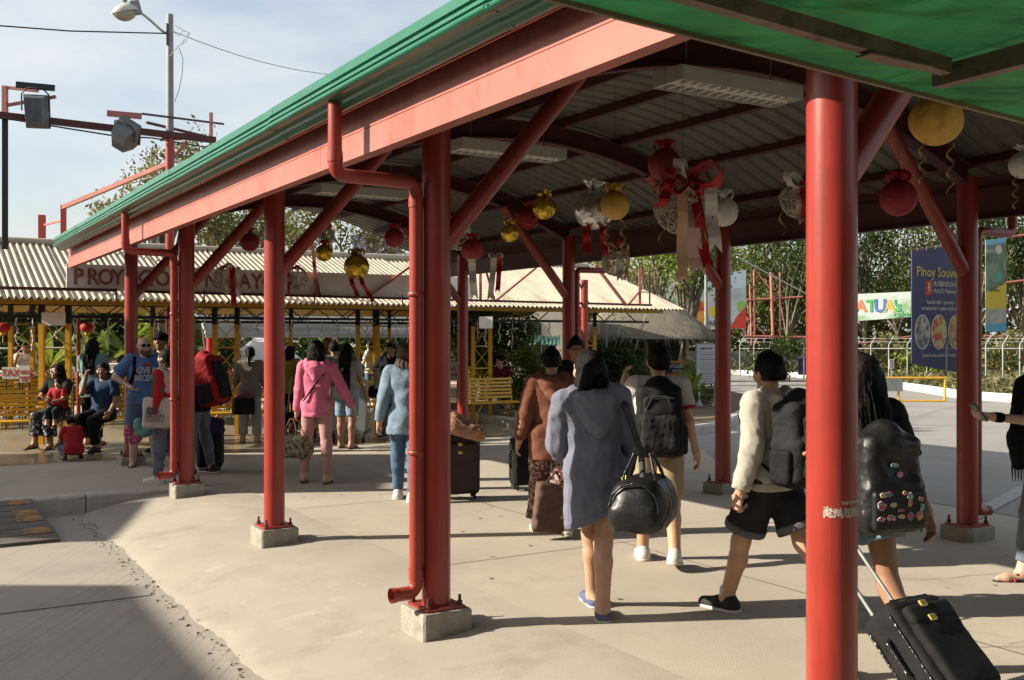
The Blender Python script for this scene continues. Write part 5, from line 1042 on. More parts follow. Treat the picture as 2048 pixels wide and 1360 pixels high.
    for i in range(2):
        if ln <= 1: Bo.append(kk(hips[i], hips[i] + (kn[i] - hips[i]) * ln, .092 * g + bt, (.092 - .03 * ln) * g + bt + bottom.get('flare', .012)))
        else: Bo += [c(hips[i], kn[i], .09 * g + bt, .058 * g + bt), kk(kn[i], kn[i] + (an[i] - kn[i]) * (ln - 1), .058 * g + bt, (.056 - .014 * (ln - 1)) * g + bt + bottom.get('flare', 0)), c(kn[i], kn[i] * .68 + an[i] * .32 - V3(0, .018, 0), .057 * g + bt, .053 * g + bt)]
    pants = put(bottom.get('name', 'trousers'), sdf_mesh(Bo, vox, .022, fold=bottom.get('fold', (.0025, 42, int(px) + 9))), bm)
    if bottom.get('cuff') is not None and ln <= 1:
        for i in range(2):
            e1 = hips[i] + (kn[i] - hips[i]) * (ln + .01); e0 = hips[i] + (kn[i] - hips[i]) * (ln - .11); r_ = (.092 - .03 * ln) * g + bt + bottom.get('flare', .012) + .005; x = kk(e0, e1, r_ + .003, r_)
            put('trouser_cuff', sdf_mesh([x], vox, .005, cuts=[(e0 * s, (e0 - e1) / np.linalg.norm(e0 - e1))]), bottom['cuff'], pants)
    # shoes
    sm_, kind_ = shoes[0], shoes[1]
    for i, sx in ((0, -1), (1, 1)):
        f = ft[i]; dn = V3(0, 0, -1) - f * -f[2]; dn /= np.linalg.norm(dn); A0 = an[i]; sole = A0 + dn * .078
        if kind_ == 'sneaker':
            pr_ = [c(A0 + dn * .042 - f * .045, A0 + dn * .036 + f * .05, .052, .050), c(A0 + dn * .042 + f * .05, A0 + dn * .052 + f * .165, .051, .042), c(A0 + dn * .0 - f * .02, A0 + dn * .04 - f * .03, .05, .052)]
            so_ = put('shoe', sdf_mesh(pr_, vox * .62, .02, cuts=[(sole * s, dn)]), sm_)
            sp_ = [c(A0 + dn * .07 - f * .045, A0 + dn * .07 + f * .05, .057, .056), c(A0 + dn * .07 + f * .05, A0 + dn * .07 + f * .165, .056, .047)]; put('sole', sdf_mesh(sp_, vox * .62, .015, cuts=[(sole * s, dn), ((A0 + dn * .056) * s, -dn)]), shoes[2] if len(shoes) > 2 else M_white, so_)
            if len(shoes) > 3: put('sock', sdf_mesh([c(A0 + V3(0, 0, .055), A0 + dn * .02, .044, .05)], vox * .6, .01), shoes[3])
        elif kind_ == 'flat':
            pr_ = [c(A0 + dn * .046 - f * .045, A0 + dn * .05 + f * .05, .048, .046), c(A0 + dn * .05 + f * .05, A0 + dn * .055 + f * .165, .047, .038)]; put('shoe', sdf_mesh(pr_, vox * .62, .02, cuts=[(sole * s, dn), ((A0 + dn * .022) * s, -dn - f * .12)]), sm_)
            sp_ = [c(A0 + dn * .072 - f * .045, A0 + dn * .072 + f * .165, .05, .042)]; put('sole', sdf_mesh(sp_, vox * .5, .01, cuts=[(sole * s, dn), ((A0 + dn * .066) * s, -dn)]), shoes[2] if len(shoes) > 2 else M_white)
        else:
            sp_ = [c(A0 + dn * .076 - f * .05, A0 + dn * .076 + f * .05, .044, .045), c(A0 + dn * .076 + f * .05, A0 + dn * .076 + f * .18, .045, .034)]; put('sandal_sole', sdf_mesh(sp_, vox * .5, .012, cuts=[((sole + dn * .012) * s, dn), ((A0 + dn * .07) * s, -dn)]), shoes[2] if len(shoes) > 2 else M_black)
            fs = np.cross(f, dn); q_ = [c(A0 + dn * .066 + f * .075 - fs * .04, A0 + dn * .022 + f * .075, .009), c(A0 + dn * .066 + f * .075 + fs * .04, A0 + dn * .022 + f * .075, .009), c(A0 + dn * .066 + f * .12 - fs * .036, A0 + dn * .028 + f * .1, .009), c(A0 + dn * .066 + f * .12 + fs * .036, A0 + dn * .028 + f * .1, .009), c(A0 + dn * .03 - f * .05 - fs * .02, A0 + dn * .022 + f * .06 - fs * .03, .008), c(A0 + dn * .03 - f * .05 + fs * .02, A0 + dn * .022 + f * .06 + fs * .03, .008)]
            put('sandal_strap', sdf_mesh(q_, vox * .4, .006), sm_)
    # hair
    st, hm = hair[0], hair[1]
    if st != 'bald':
        cr = ('e', hc * s + Rh @ V3(0, -.018, .032) * s, np.array((.09, .104, .1)) * s, Rh); hs = [cr]; fc = Rh @ V3(0, .80, -.42); fc2 = Rh @ V3(0, 1, -.0)
        cutsH = [((hc + Rh @ V3(0, .062, .045)) * s, Rh @ V3(0, .9, -.44))]
        if st == 'short': hs += [c(Hd(-.035, -.075, -.02), Hd(.035, -.075, -.02), .035), c(Hd(-.06, -.03, .0), Hd(-.06, -.01, .03), .028), c(Hd(.06, -.03, .0), Hd(.06, -.01, .03), .028), c(Hd(0, .045, .1), Hd(0, .0, .12), .03)]; cutsH = [((hc + Rh @ V3(0, .085, .05)) * s, Rh @ V3(0, .85, -.52)), ((hc + Rh @ V3(0, 0, -.055)) * s, Rh @ V3(0, -.1, -1))]
        if st == 'bob': hs += [c(Hd(-.07, -.03, .02), Hd(-.075, -.02, -.11), .03, .022), c(Hd(.07, -.03, .02), Hd(.075, -.02, -.11), .03, .022), c(Hd(-.03, -.08, .0), Hd(-.03, -.085, -.12), .045, .035), c(Hd(.03, -.08, .0), Hd(.03, -.085, -.12), .045, .035)]
        if st == 'long':
            ll = hair[2] if len(hair) > 2 else .3
            for x in (-.06, -.02, .02, .06): hs += [c(Hd(x, -.075 + abs(x) * .3, .0), U2(x * 1.2, -.09, 1.42), .046, .036), c(U2(x * 1.2, -.09, 1.42), U2(x * 1.25, -(.10 * g + th), 1.58 - max(ll, .17)), .036, .028)]
            hs += [c(Hd(-.075, -.01, .03), U2(-.095, -.045, 1.60 - ll * .75), .026, .022), c(Hd(.075, -.01, .03), U2(.095, -.045, 1.60 - ll * .75), .026, .022)]
        if st == 'pony': hs += [c(Hd(0, -.1, .02), Hd(0, -.125, -.04), .035, .03), c(Hd(0, -.125, -.04), U2(0, -.11, 1.58 - (hair[2] if len(hair) > 2 else .25)), .032, .018), c(Hd(-.03, -.07, -.02), Hd(.03, -.07, -.02), .035)]
        # face opening: cut only in front of the ears
        hsol = sdf_mesh(hs, min(.009, vox * .75), .025, cuts=[], fold=(.0022, 120, int(px) + 1, .15), subs=[('e', (hc + Rh @ V3(0, .115, -.045)) * s, np.array((.075, .085, .105)) * s, Rh)])
        if st == 'short': hsol = sdf_mesh(hs, min(.009, vox * .75), .025, cuts=cutsH, fold=(.002, 110, int(px) + 1))
        put('hair', hsol, hm)
        if st in ('long', 'bob', 'pony') and vox < .0165:
            gs = random.Random(int(px)); q_ = MB(); ll = (hair[2] if len(hair) > 2 else .22) if st == 'long' else .14
            for _ in range(90):
                an_ = gs.uniform(2.2, 7.2) if st == 'long' else gs.uniform(3., 6.4); x0, y0 = .088 * math.cos(an_), -.018 + .1 * math.sin(an_); p0 = Hd(x0 * .8, y0 * .8, .06 + gs.uniform(-.02, .03)); p1 = Hd(x0 * 1.04, y0 * 1.04, -.02); e_ = U2(x0 * 1.2, y0 * 1.25 - .02, 1.58 - ll * gs.uniform(.75, 1.12)); sway = V3(gs.gauss(0, .02), gs.gauss(-.005, .012), 0)
                pts_ = [p0, p1, p1 * .6 + e_ * .4 + sway * .5, e_ + sway]; pw = Wd(np.array(pts_) * s); q_.path([Vector(p_) for p_ in pw], [.004 * s, .0036 * s, .003 * s, .001 * s], 4, caps=False)
            so_ = obj('loose_strands', q_.v, q_.f, hm, T, True); so_['kind'] = 'stuff'
    inf = dict(s=s, sh=sh, el=el_, wr=wr, hd=hd_, U=U2, hips=hips, Wd=Wd, Rz=Rz, hc=hc, Hd=Hd, base=base, c=c, T=T, put=put, Rl=Rl, shirt=shirt, pel=pel + off, vox=vox, an=an, Rh=Rh)
    return inf
def solid(name, label, cat, prims, m, h, k=.02, fold=None, cuts=(), subs=(), group=None, Wd=None, loc=None):
    V, Q = sdf_mesh(prims, h, k, cuts=cuts, subs=subs, fold=fold)
    if Wd: V = Wd(V)
    T = thing(name, Vector(((V[:, 0].min() + V[:, 0].max()) / 2, (V[:, 1].min() + V[:, 1].max()) / 2, V[:, 2].min())), label, cat, group); obj('body', V, Q.astype(np.int32), m, T, True); return T
def addp(T, nm, prims, m, h, k=.01, Wd=None, fold=None, cuts=(), par=None):
    V, Q = sdf_mesh(prims, h, k, fold=fold, cuts=cuts); return obj(nm, Wd(V) if Wd else V, Q.astype(np.int32), m, par or T, True)
# ------------------------------------------------------------------ people
dn_blue = cloth('blue_denim', (.09, .16, .27), .85, .25, 9); dn_light = cloth('light_denim', (.22, .32, .42), .85, .3, 7); dn_grey = cloth('grey_denim', (.16, .185, .23), .85, .3, 9); dn_dark = cloth('dark_denim', (.03, .045, .085), .85, .2, 9)
c_black = cloth('black_cloth', (.014, .014, .016), .9, .3, 6, spec=.1); c_dgrey = cloth('charcoal_cloth', (.03, .03, .032), .9, .3, 6, spec=.1); c_white = cloth('white_cloth', (.62, .60, .57), .85, .06, 6); c_hood = cloth('grey_blue_fleece', (.20, .21, .275), .95, .14, 14, .35); c_brown = cloth('rust_brown_fleece', (.20, .075, .045), .9, .18, 8)
c_beige = cloth('beige_fleece', (.50, .47, .40), .9, .08, 10, .3); c_pink = cloth('pink_velour', (.80, .20, .33), .85, .14, 9); c_rose = cloth('dusty_rose_trouser', (.55, .30, .28), .85, .1, 9); c_red = cloth('red_cloth', (.45, .02, .03), .85, .15, 6); c_khaki = cloth('khaki_cloth', (.42, .33, .2), .85, .1, 6)
c_print = cloth('maroon_elephant_print', (.16, .05, .045), .85, .1, 34, col2=(.55, .42, .36), sharp=(.5, .56)); c_cornfl = cloth('cornflower_cloth', (.10, .20, .42), .85, .1, 8); c_teal = cloth('pale_teal_cloth', (.16, .30, .31), .85, .1, 8); c_navy = cloth('navy_cloth', (.02, .05, .11), .85, .2, 8); c_maroon = cloth('maroon_cloth', (.11, .012, .02), .85, .2, 8)
c_olive = cloth('mustard_cloth', (.28, .25, .03), .85, .2, 8); c_taupe = cloth('taupe_knit', (.26, .22, .18), .9, .12, 8); c_grey = cloth('grey_cloth', (.16, .155, .15), .85, .12, 8); c_lgrey = cloth('light_grey_cloth', (.38, .37, .36), .85, .1, 8); c_plaid = cloth('plaid_cloth', (.10, .11, .13), .85, .3, 22, col2=(.3, .3, .32), sharp=(.48, .55))
s_blue = cloth('slate_blue_canvas', (.12, .13, .24), .8, .15, 12); s_blk = cloth('black_shoe', (.025, .022, .024), .6, .3, 9); s_wht = cloth('white_leather', (.68, .66, .61), .5, .05, 9, .05); s_cream = cloth('cream_sole', (.6, .56, .47), .7, .06, 8); s_red = cloth('red_strap', (.40, .03, .06), .6, .1, 9)
M_heart = mat('red_patch', (.55, .03, .03), .6, .05, 5)
def surf(inf, p): return Vector(inf['Wd'](np.array([p]) * inf['s'])[0])
P1 = person('young woman in an oversized grey-blue hoodie with bare legs and a black duffel', 1194, 1224, 1.60, 6, ((14, 14, 50, 30), (4, 10, 25, 15)), ((15, 6, -9), (-9, 6, -8)), dict(m=c_hood, sleeve=2, hem=.655, t=.034, flare=.02, hood=True, hz=.07, hn=(.42, 0, -1), fold=(.0062, 30, 4), name='hoodie', sw=.014, band=c_hood), dict(m=dn_light, len=.32, name='shorts'), ('long', HB, .19), (s_blue, 'flat'), SK1, hyaw=38, hpitch=-4, side=-5, vox=.0105)
P2 = person('woman in a rust brown hoodie and printed harem trousers beside the girl in grey', 1103, 1068, 1.57, 4, ((-6, 14, 14), (5, 12, 18)), ((10, 4), (-8, 14)), dict(m=c_brown, sleeve=2, hem=.70, t=.03, flare=.012, hood=True, fold=(.005, 36, 8), name='hoodie'), dict(m=c_print, len=1.85, t=.03, flare=.03, fold=(.006, 36, 3)), ('short', HB), (s_cream, 'flat', s_cream), SK1, hyaw=-5, vox=.0125)
P3 = person('boy in a white shirt with red trim carrying a large black backpack', 1316, 1124, 1.60, -6, ((38, 22, 118, 25), (-8, 14, 22)), ((10, 6), (-14, 12)), dict(m=c_white, sleeve=.66, hem=.86, t=.024, cuff=c_red, name='shirt', sw=.018), dict(m=c_khaki, len=.92, t=.022, name='shorts'), ('short', HB), (s_wht, 'sneaker', s_cream), SK1, hyaw=22, hpitch=-14, vox=.0115)
P4 = person('boy in a beige hoodie and black shorts striding left with a black backpack', 1540, 1231, 1.60, 38, ((-6, 12, 16), (10, 12, 20)), ((20, 4, 3), (-24, 14, 3)), dict(m=c_beige, sleeve=2, hem=.86, t=.03, hood=True, fold=(.0045, 34, 2), name='hoodie', band=c_beige), dict(m=c_dgrey, len=.82, t=.03, flare=.03, cuff=cloth('grey_turn_up', (.13, .13, .135), .85, .15, 9), name='shorts'), ('short', HB), (s_blk, 'sneaker', s_wht, s_wht), SK1, hyaw=-6, vox=.0105)
P5 = person('young woman in denim shorts behind the front red column wearing a patched backpack', 1722, 1352, 1.58, 14, ((25, 4, 70, 30), (-22, 10, 6)), ((4, 8), (-12, 26)), dict(m=c_dgrey, sleeve=.9, hem=.86, t=.02, name='shirt'), dict(m=dn_light, len=.42, t=.022, flare=.025, name='shorts'), ('long', HB, .27), (s_wht, 'sneaker', s_wht), SK2, vox=.0115)
P6 = person('person cut by the right edge in grey shirt and red sandals holding a phone', 2078, 1156, 1.66, 82, ((28, 8, 68, 0), (-28, 4, 10)), ((12, 4), (-14, 8)), dict(m=c_grey, sleeve=.95, hem=.84, t=.022, name='shirt'), dict(m=dn_grey, len=1.85), ('short', HB), (s_red, 'sandal'), SK3, vox=.0125)
P7 = person('woman in a pink hooded top and dusty pink trousers walking away with a floral bag', 634, 964, 1.63, 2, ((4, 9, 10), (2, 27, 12)), ((8, 22, 6), (-6, 6, 5)), dict(m=c_pink, sleeve=2, hem=.80, t=.014, hood=True, fold=(.004, 44, 5), name='hooded_top', hn=(0, 0, -1), band=c_pink), dict(m=c_rose, len=1.93, t=.012), ('long', HB, .27), (s_blk, 'sandal'), SK1, hyaw=-18, vox=.013, g=.94)
P8 = person('woman in a light denim shirt half hidden by the second red column', 812, 1001, 1.60, -6, ((-12, 12, 14), (8, 10, 15)), ((12, 6), (-10, 8)), dict(m=dn_light, sleeve=2, hem=.74, t=.03, flare=.02, fold=(.005, 34, 6), name='shirt'), dict(m=dn_blue, len=1.92), ('bob', HBR), (s_wht, 'sneaker', s_wht), SK1, vox=.0135)
P10 = person('woman in red sleeves and grey jeans with a cloth tote beside the third column', 333, 965, 1.52, 70, ((-6, 8, 16), (12, 10, 30)), ((4, 3), (-3, 5)), dict(m=c_red, sleeve=2, hem=.84, t=.018, name='top'), dict(m=dn_grey, len=1.93, t=.018, fold=(.005, 48, 4)), ('pony', HB, .12), (s_wht, 'sneaker', s_wht), SK1, hpitch=-8, vox=.0135)
P11 = person('bald man in sunglasses and a blue GIVE & RECEIVE shirt with a hand on his hip', 288, 932, 1.66, 202, ((5, 12, 25), (-12, 40, 62, 82)), ((4, 3, 5), (-2, 3, 5)), dict(m=c_cornfl, sleeve=.8, hem=.83, t=.024, sw=.02, name='t_shirt'), dict(m=cloth('slate_short', (.09, .14, .22), .85, .1, 8), len=1.0, t=.03, flare=.02, name='shorts'), ('bald', HB), (s_blk, 'sandal'), SK3, hyaw=16, g=1.12, vox=.0135)
P12 = person('man in a black cap standing behind the bald man', 322, 930, 1.72, 170, ((0, 10, 15), (0, 10, 15)), ((2, 2), (-2, 2)), dict(m=c_black, sleeve=.8, hem=.85, name='t_shirt'), dict(m=c_dgrey, len=1.9), ('short', HB), (s_blk, 'sneaker'), SK2, Y=14.6, vox=.018)
P13 = person('traveller in black behind the third column under a big red backpack', 397, 948, 1.55, 76, ((20, 10, 40), (10, 10, 30)), ((6, 4), (-6, 6)), dict(m=c_black, sleeve=2, hem=.84, name='top'), dict(m=dn_grey, len=1.9), ('short', HB), (s_blk, 'sneaker'), SK1, lean=14, vox=.016)
P14 = person('small child in red crouching beside the seated woman', 148, 922, .98, 40, ((40, 12, 40), (35, 12, 40)), ((100, 150, 10, 0), (105, 150, 10, 0)), dict(m=c_red, sleeve=.8, hem=.82, t=.03, name='shirt'), dict(m=dn_blue, len=1.9, t=.02), ('short', HB), (s_blk, 'sneaker'), SK2, lean=22, vox=.013, g=1.15)
P15 = person('woman in a patterned skirt on the left bench holding a toddler on her lap', 116, 900, 1.52, 172, ((35, 10, 55, 40), (35, 10, 55, 40)), ((82, 84), (84, 78)), dict(m=c_dgrey, sleeve=.7, hem=.85, name='top'), dict(m=cloth('black_white_print', (.03, .03, .03), .85, .2, 24, col2=(.5, .48, .45), sharp=(.55, .6)), len=1.7, t=.035, flare=.03, name='skirt'), ('long', HB, .2), (s_blk, 'sandal'), SK2, sit=.44, Y=15.0, hpitch=-12, hyaw=-25, vox=.016)
P15b = person('toddler in a red shirt sitting on the lap of the woman at the left bench', 116, 900, .82, 178, ((30, 12, 50, 30), (30, 12, 50, 30)), ((75, 70), (75, 70)), dict(m=c_red, sleeve=.8, hem=.85, t=.028, name='shirt'), dict(m=c_dgrey, len=1.6, t=.02), ('short', HB), (s_blk, 'sneaker'), SK1, sit=.60, Y=14.72, g=1.2, vox=.013)
P16 = person('woman with long dark hair standing in a pale teal shirt, back to the camera', 186, 900, 1.62, -8, ((20, 14, 60, 20), (5, 10, 20)), ((2, 2), (-2, 2)), dict(m=c_teal, sleeve=.8, hem=.78, t=.028, name='shirt'), dict(m=c_black, len=1.9), ('long', HB, .40), (s_blk, 'sandal'), SK1, Y=15.7, vox=.016, g=1.1)
P17 = person('seated woman in a dark blue shirt with a hand at her mouth', 206, 905, 1.58, 168, ((10, 16, 40, 10), (58, 8, 118, 26)), ((80, 88), (84, 80)), dict(m=c_navy, sleeve=.75, hem=.82, t=.024, name='shirt'), dict(m=c_black, len=1.88, t=.02), ('pony', HB, .2), (s_blk, 'sneaker', c_dgrey), SK2, sit=.44, Y=14.75, hyaw=20, vox=.016, g=1.1)
P18 = person('taxi attendant in a white shirt at the left edge, hand on chin', 50, 790, 1.52, 200, ((10, 14, 30), (48, 8, 118, 25)), ((2, 2), (-2, 2)), dict(m=c_white, sleeve=.7, hem=.84, t=.03, name='t_shirt'), dict(m=c_black, len=1.9), ('short', HB), (s_blk, 'sneaker'), SK2, Y=21.9, vox=.02)
P19 = person('woman with a ponytail in a taupe knit top and pale trousers beside the yellow bench', 500, 886, 1.50, 8, ((15, 16, 40), (8, 12, 30)), ((2, 2, 4), (-2, 3, 4)), dict(m=c_taupe, sleeve=1.6, hem=.80, t=.03, name='top'), dict(m=c_lgrey, len=1.8, t=.022, flare=.02), ('pony', HB, .2), (s_blk, 'sandal'), SK1, vox=.017)
P20 = person('woman in a mustard top partly behind the thin red column', 580, 870, 1.50, -12, ((10, 10, 30), (15, 12, 30)), ((2, 2), (-2, 3)), dict(m=c_olive, sleeve=.7, hem=.80, t=.024, name='top'), dict(m=c_black, len=1.9), ('bob', HB), (s_blk, 'sandal'), SK2, vox=.018)
P21 = person('woman with very long dark hair and denim shorts beside the luggage trolley', 694, 896, 1.56, -14, ((20, 12, 40), (10, 10, 20)), ((2, 2), (-4, 5)), dict(m=c_lgrey, sleeve=.7, hem=.80, t=.022, name='top'), dict(m=dn_light, len=.9, t=.02, name='shorts'), ('long', HB, .62), (s_blk, 'sandal'), SK2, vox=.017, g=1.05)
P22 = person('man in a grey shirt standing behind the pink hooded woman', 668, 872, 1.58, 24, ((20, 16, 70, 20), (10, 12, 30)), ((2, 2), (-2, 3)), dict(m=c_grey, sleeve=.8, hem=.82, t=.024, name='shirt'), dict(m=c_dgrey, len=1.9), ('short', HB), (s_blk, 'sneaker'), SK2, Y=16.6, vox=.018, g=1.08)
P23 = person('auburn-haired traveller with a pale backpack far behind the pink hooded woman', 654, 860, 1.64, 6, ((5, 10, 20), (5, 10, 20)), ((2, 2), (-2, 3)), dict(m=c_lgrey, sleeve=.8, hem=.82, name='shirt'), dict(m=dn_blue, len=1.9), ('long', HRED, .25), (s_blk, 'sneaker'), SK3, Y=19.5, vox=.02)
P24 = person('man in a black shirt and plaid shorts with hands on hips', 782, 875, 1.56, 172, ((-10, 34, 50, 70), (-12, 36, 50, 66)), ((3, 3, 5), (-2, 3, 5)), dict(m=c_black, sleeve=.8, hem=.80, t=.03, name='t_shirt'), dict(m=c_plaid, len=1.0, t=.03, name='shorts'), ('short', HB), (s_blk, 'sneaker'), SK2, vox=.017, g=1.15)
P25 = person('distant person in a white top framed by the yellow lattice post', 741, 800, 1.56, 70, ((20, 12, 60), (20, 12, 60)), ((2, 2), (-2, 2)), dict(m=c_white, sleeve=.7, hem=.84, name='top'), dict(m=dn_blue, len=1.9), ('bob', HB), (s_wht, 'sneaker'), SK3, Y=24.5, vox=.022)
P26 = person('woman in a maroon top sitting with crossed legs on a yellow bench', 1000, 838, 1.56, 188, ((28, 12, 50, 35), (30, 12, 45, 30)), ((86, 84, -6), (92, 50, -16)), dict(m=c_maroon, sleeve=.7, hem=.84, t=.022, name='top'), dict(m=dn_dark, len=1.75, t=.016), ('pony', HB, .15), (cloth('brown_shoe', (.09, .04, .03), .6, .2, 8), 'flat'), SK1, sit=.44, Y=20.6, hyaw=-55, vox=.018)
P27 = person('man facing the camera, only his forehead showing behind the grey hoodie girl', 1152, 1000, 1.655, 184, ((2, 10, 20), (2, 10, 20)), ((2, 2), (-3, 4)), dict(m=c_black, sleeve=.8, hem=.84, name='t_shirt'), dict(m=c_dgrey, len=1.9), ('short', HB), (s_blk, 'sneaker'), SK2, Y=10.4, vox=.018)
# ------------------------------------------------------------------ details worn by the people
c = P11['c']; Hd = P11['Hd']
M_shade = mat('sunglass_lens', (.01, .01, .012), .1, .1, 3)
P11['put']('sunglasses', sdf_mesh([('e', np.array(Hd(sx * .034, .088, .012)) * P11['s'], np.array((.032, .014, .022)) * P11['s'], P11['Rh']) for sx in (-1, 1)] + [c(Hd(-.08, .02, .015), Hd(-.06, .08, .015), .005), c(Hd(.08, .02, .015), Hd(.06, .08, .015), .005)], .005, .006), M_shade)
P11['put']('beard', sdf_mesh([c(Hd(-.045, .045, -.075), Hd(0, .072, -.097), .028), c(Hd(.045, .045, -.075), Hd(0, .072, -.097), .028)], .008, .02), mat('stubble', (.16, .09, .06), .8, .2, 20))
Rz = Matrix([list(r) for r in P11['Rz']]); Xp = Rz @ Vector((-1, 0, 0)); 
M_lwhite = mat('white_print', (.62, .62, .62), .7, .06, 9)
def chest_text(inf, t, size, x, y, z, m, sx=.8): text_part(t, size, surf(inf, inf['U'](x, y, z)), Xp, Zv, m, inf['T'], 'lettering', .002, sx=sx, bold=.004)
chest_text(P11, 'GIVE &', .11, -.02, .165, 1.27, M_lwhite, .72); chest_text(P11, 'RECEIVE', .105, -.02, .168, 1.17, M_lwhite, .72); chest_text(P11, 'LIVING', .04, -.02, .162, 1.345, M_heart, .8)
P11['put']('bag_strap', sdf_mesh([c(P11['U'](.12, .06, 1.43), P11['U'](.13, .155, 1.25), .02), c(P11['U'](.13, .155, 1.25), P11['U'](.19, .04, 1.05), .02), c(P11['U'](.12, .06, 1.43), P11['U'](.11, -.1, 1.35), .02)], .011, .02), c_black)
cc = P12['c']; P12['put']('cap', sdf_mesh([('e', np.array(P12['Hd'](0, -.01, .05)) * P12['s'], np.array((.1, .115, .085)) * P12['s'], P12['Rh']), cc(P12['Hd'](-.03, .1, .05), P12['Hd'](.03, .1, .05), .012), cc(P12['Hd'](-.045, .14, .04), P12['Hd'](.045, .14, .04), .012)], .009, .02, cuts=[(np.array(P12['Hd'](0, 0, .02)) * P12['s'], P12['Rh'] @ V3(0, 0, -1))]), c_black)
c = P10['c']; U = P10['U']; P10['put']('vest', sdf_mesh([c(U(-.05, -.01, 1.40), U(-.15, -.01, 1.41), .075, .07), c(U(.05, -.01, 1.40), U(.15, -.01, 1.41), .075, .07), c(U(-.06, 0, 1.2), U(-.08, 0, 1.33), .115, .12), c(U(.06, 0, 1.2), U(.08, 0, 1.33), .115, .12), c(U(0, -.08, 1.42), U(0, -.13, 1.3), .06, .05)], .013, .03, fold=(.004, 50, 2)), c_white)
# pale batik on the brown sleeve
c = P2['c']; M_batik = cloth('peach_batik', (.55, .33, .2), .9, .1, 9); e_, w_ = P2['el'][0], P2['wr'][0]; sh_ = P2['sh'][0]
for t in (.12, .3, .5, .72): q_ = e_ * (1 - t) + w_ * t; P2['put']('batik_patch', sdf_mesh([('e', (q_ + V3(-.02, -.045, 0)) * P2['s'], np.array((.03, .02, .028)) * P2['s'], None)], .008, .004), M_batik)
# heart on the white sneaker, strap across the pink back, watch
for i in (0, 1):
    A0 = P3['an'][i]; P3['put']('heart_patch', sdf_mesh([('e', (A0 + V3(-.036, .05, -.045)) * P3['s'], np.array((.012, .017, .017)) * P3['s'], None)], .005, .004), M_heart)
c = P7['c']; U = P7['U']; P7['put']('bag_strap', sdf_mesh([c(U(.13, -.06, 1.40), U(.02, -.128, 1.22), .011), c(U(.02, -.128, 1.22), U(-.14, -.11, 1.0), .011)], .008, .008), c_black)
P7['put']('watch', sdf_mesh([c(P7['wr'][0] + V3(0, 0, .012), P7['wr'][0] - V3(0, 0, .01), .04)], .008, .004, cuts=[((P7['wr'][0] + V3(0, 0, .018)) * P7['s'], V3(0, 0, 1)), ((P7['wr'][0] - V3(0, 0, .018)) * P7['s'], V3(0, 0, -1))]), M_galv)
c = P6['c']; P6['put']('wristband', sdf_mesh([c(P6['wr'][0], P6['wr'][0] - P6['hd'][0] * .035, .036)], .008, .005), c_black)
M_phone = mat('black_phone_glass', (.02, .02, .024), .12, .1, 4); w_ = P6['wr'][0] + P6['hd'][0] * .12
PH = solid('phone', 'dark phone held out by the person at the right edge', 'phone', [('b', (w_ + V3(0, 0, .02)) * P6['s'], np.array((.045, .075, .006)), .005, rotm(.9, 0, .3))], M_phone, .006, .004, Wd=P6['Wd'])
def A3(*a): return np.array(at(*a))
SHW = solid('black_shawl', 'black fringed shawl hanging over the arm of the person at the right edge', 'shawl', [('c', A3(2052, 770, 7.0), A3(2040, 880, 6.95), .07, .08), ('c', A3(2040, 880, 6.95), A3(2038, 930, 6.95), .08, .045), ('c', A3(2060, 800, 7.0), A3(2056, 920, 7.), .07, .06)], c_black, .014, .03, fold=(.006, 60, 5, .3))
addp(SHW, 'fringe', [('c', A3(2024 + k * 6, 925, 6.95), A3(2025 + k * 6, 962, 6.95), .008, .005) for k in range(6)], cloth('grey_fringe', (.12, .1, .1), .9, .3, 30), .007, .003)
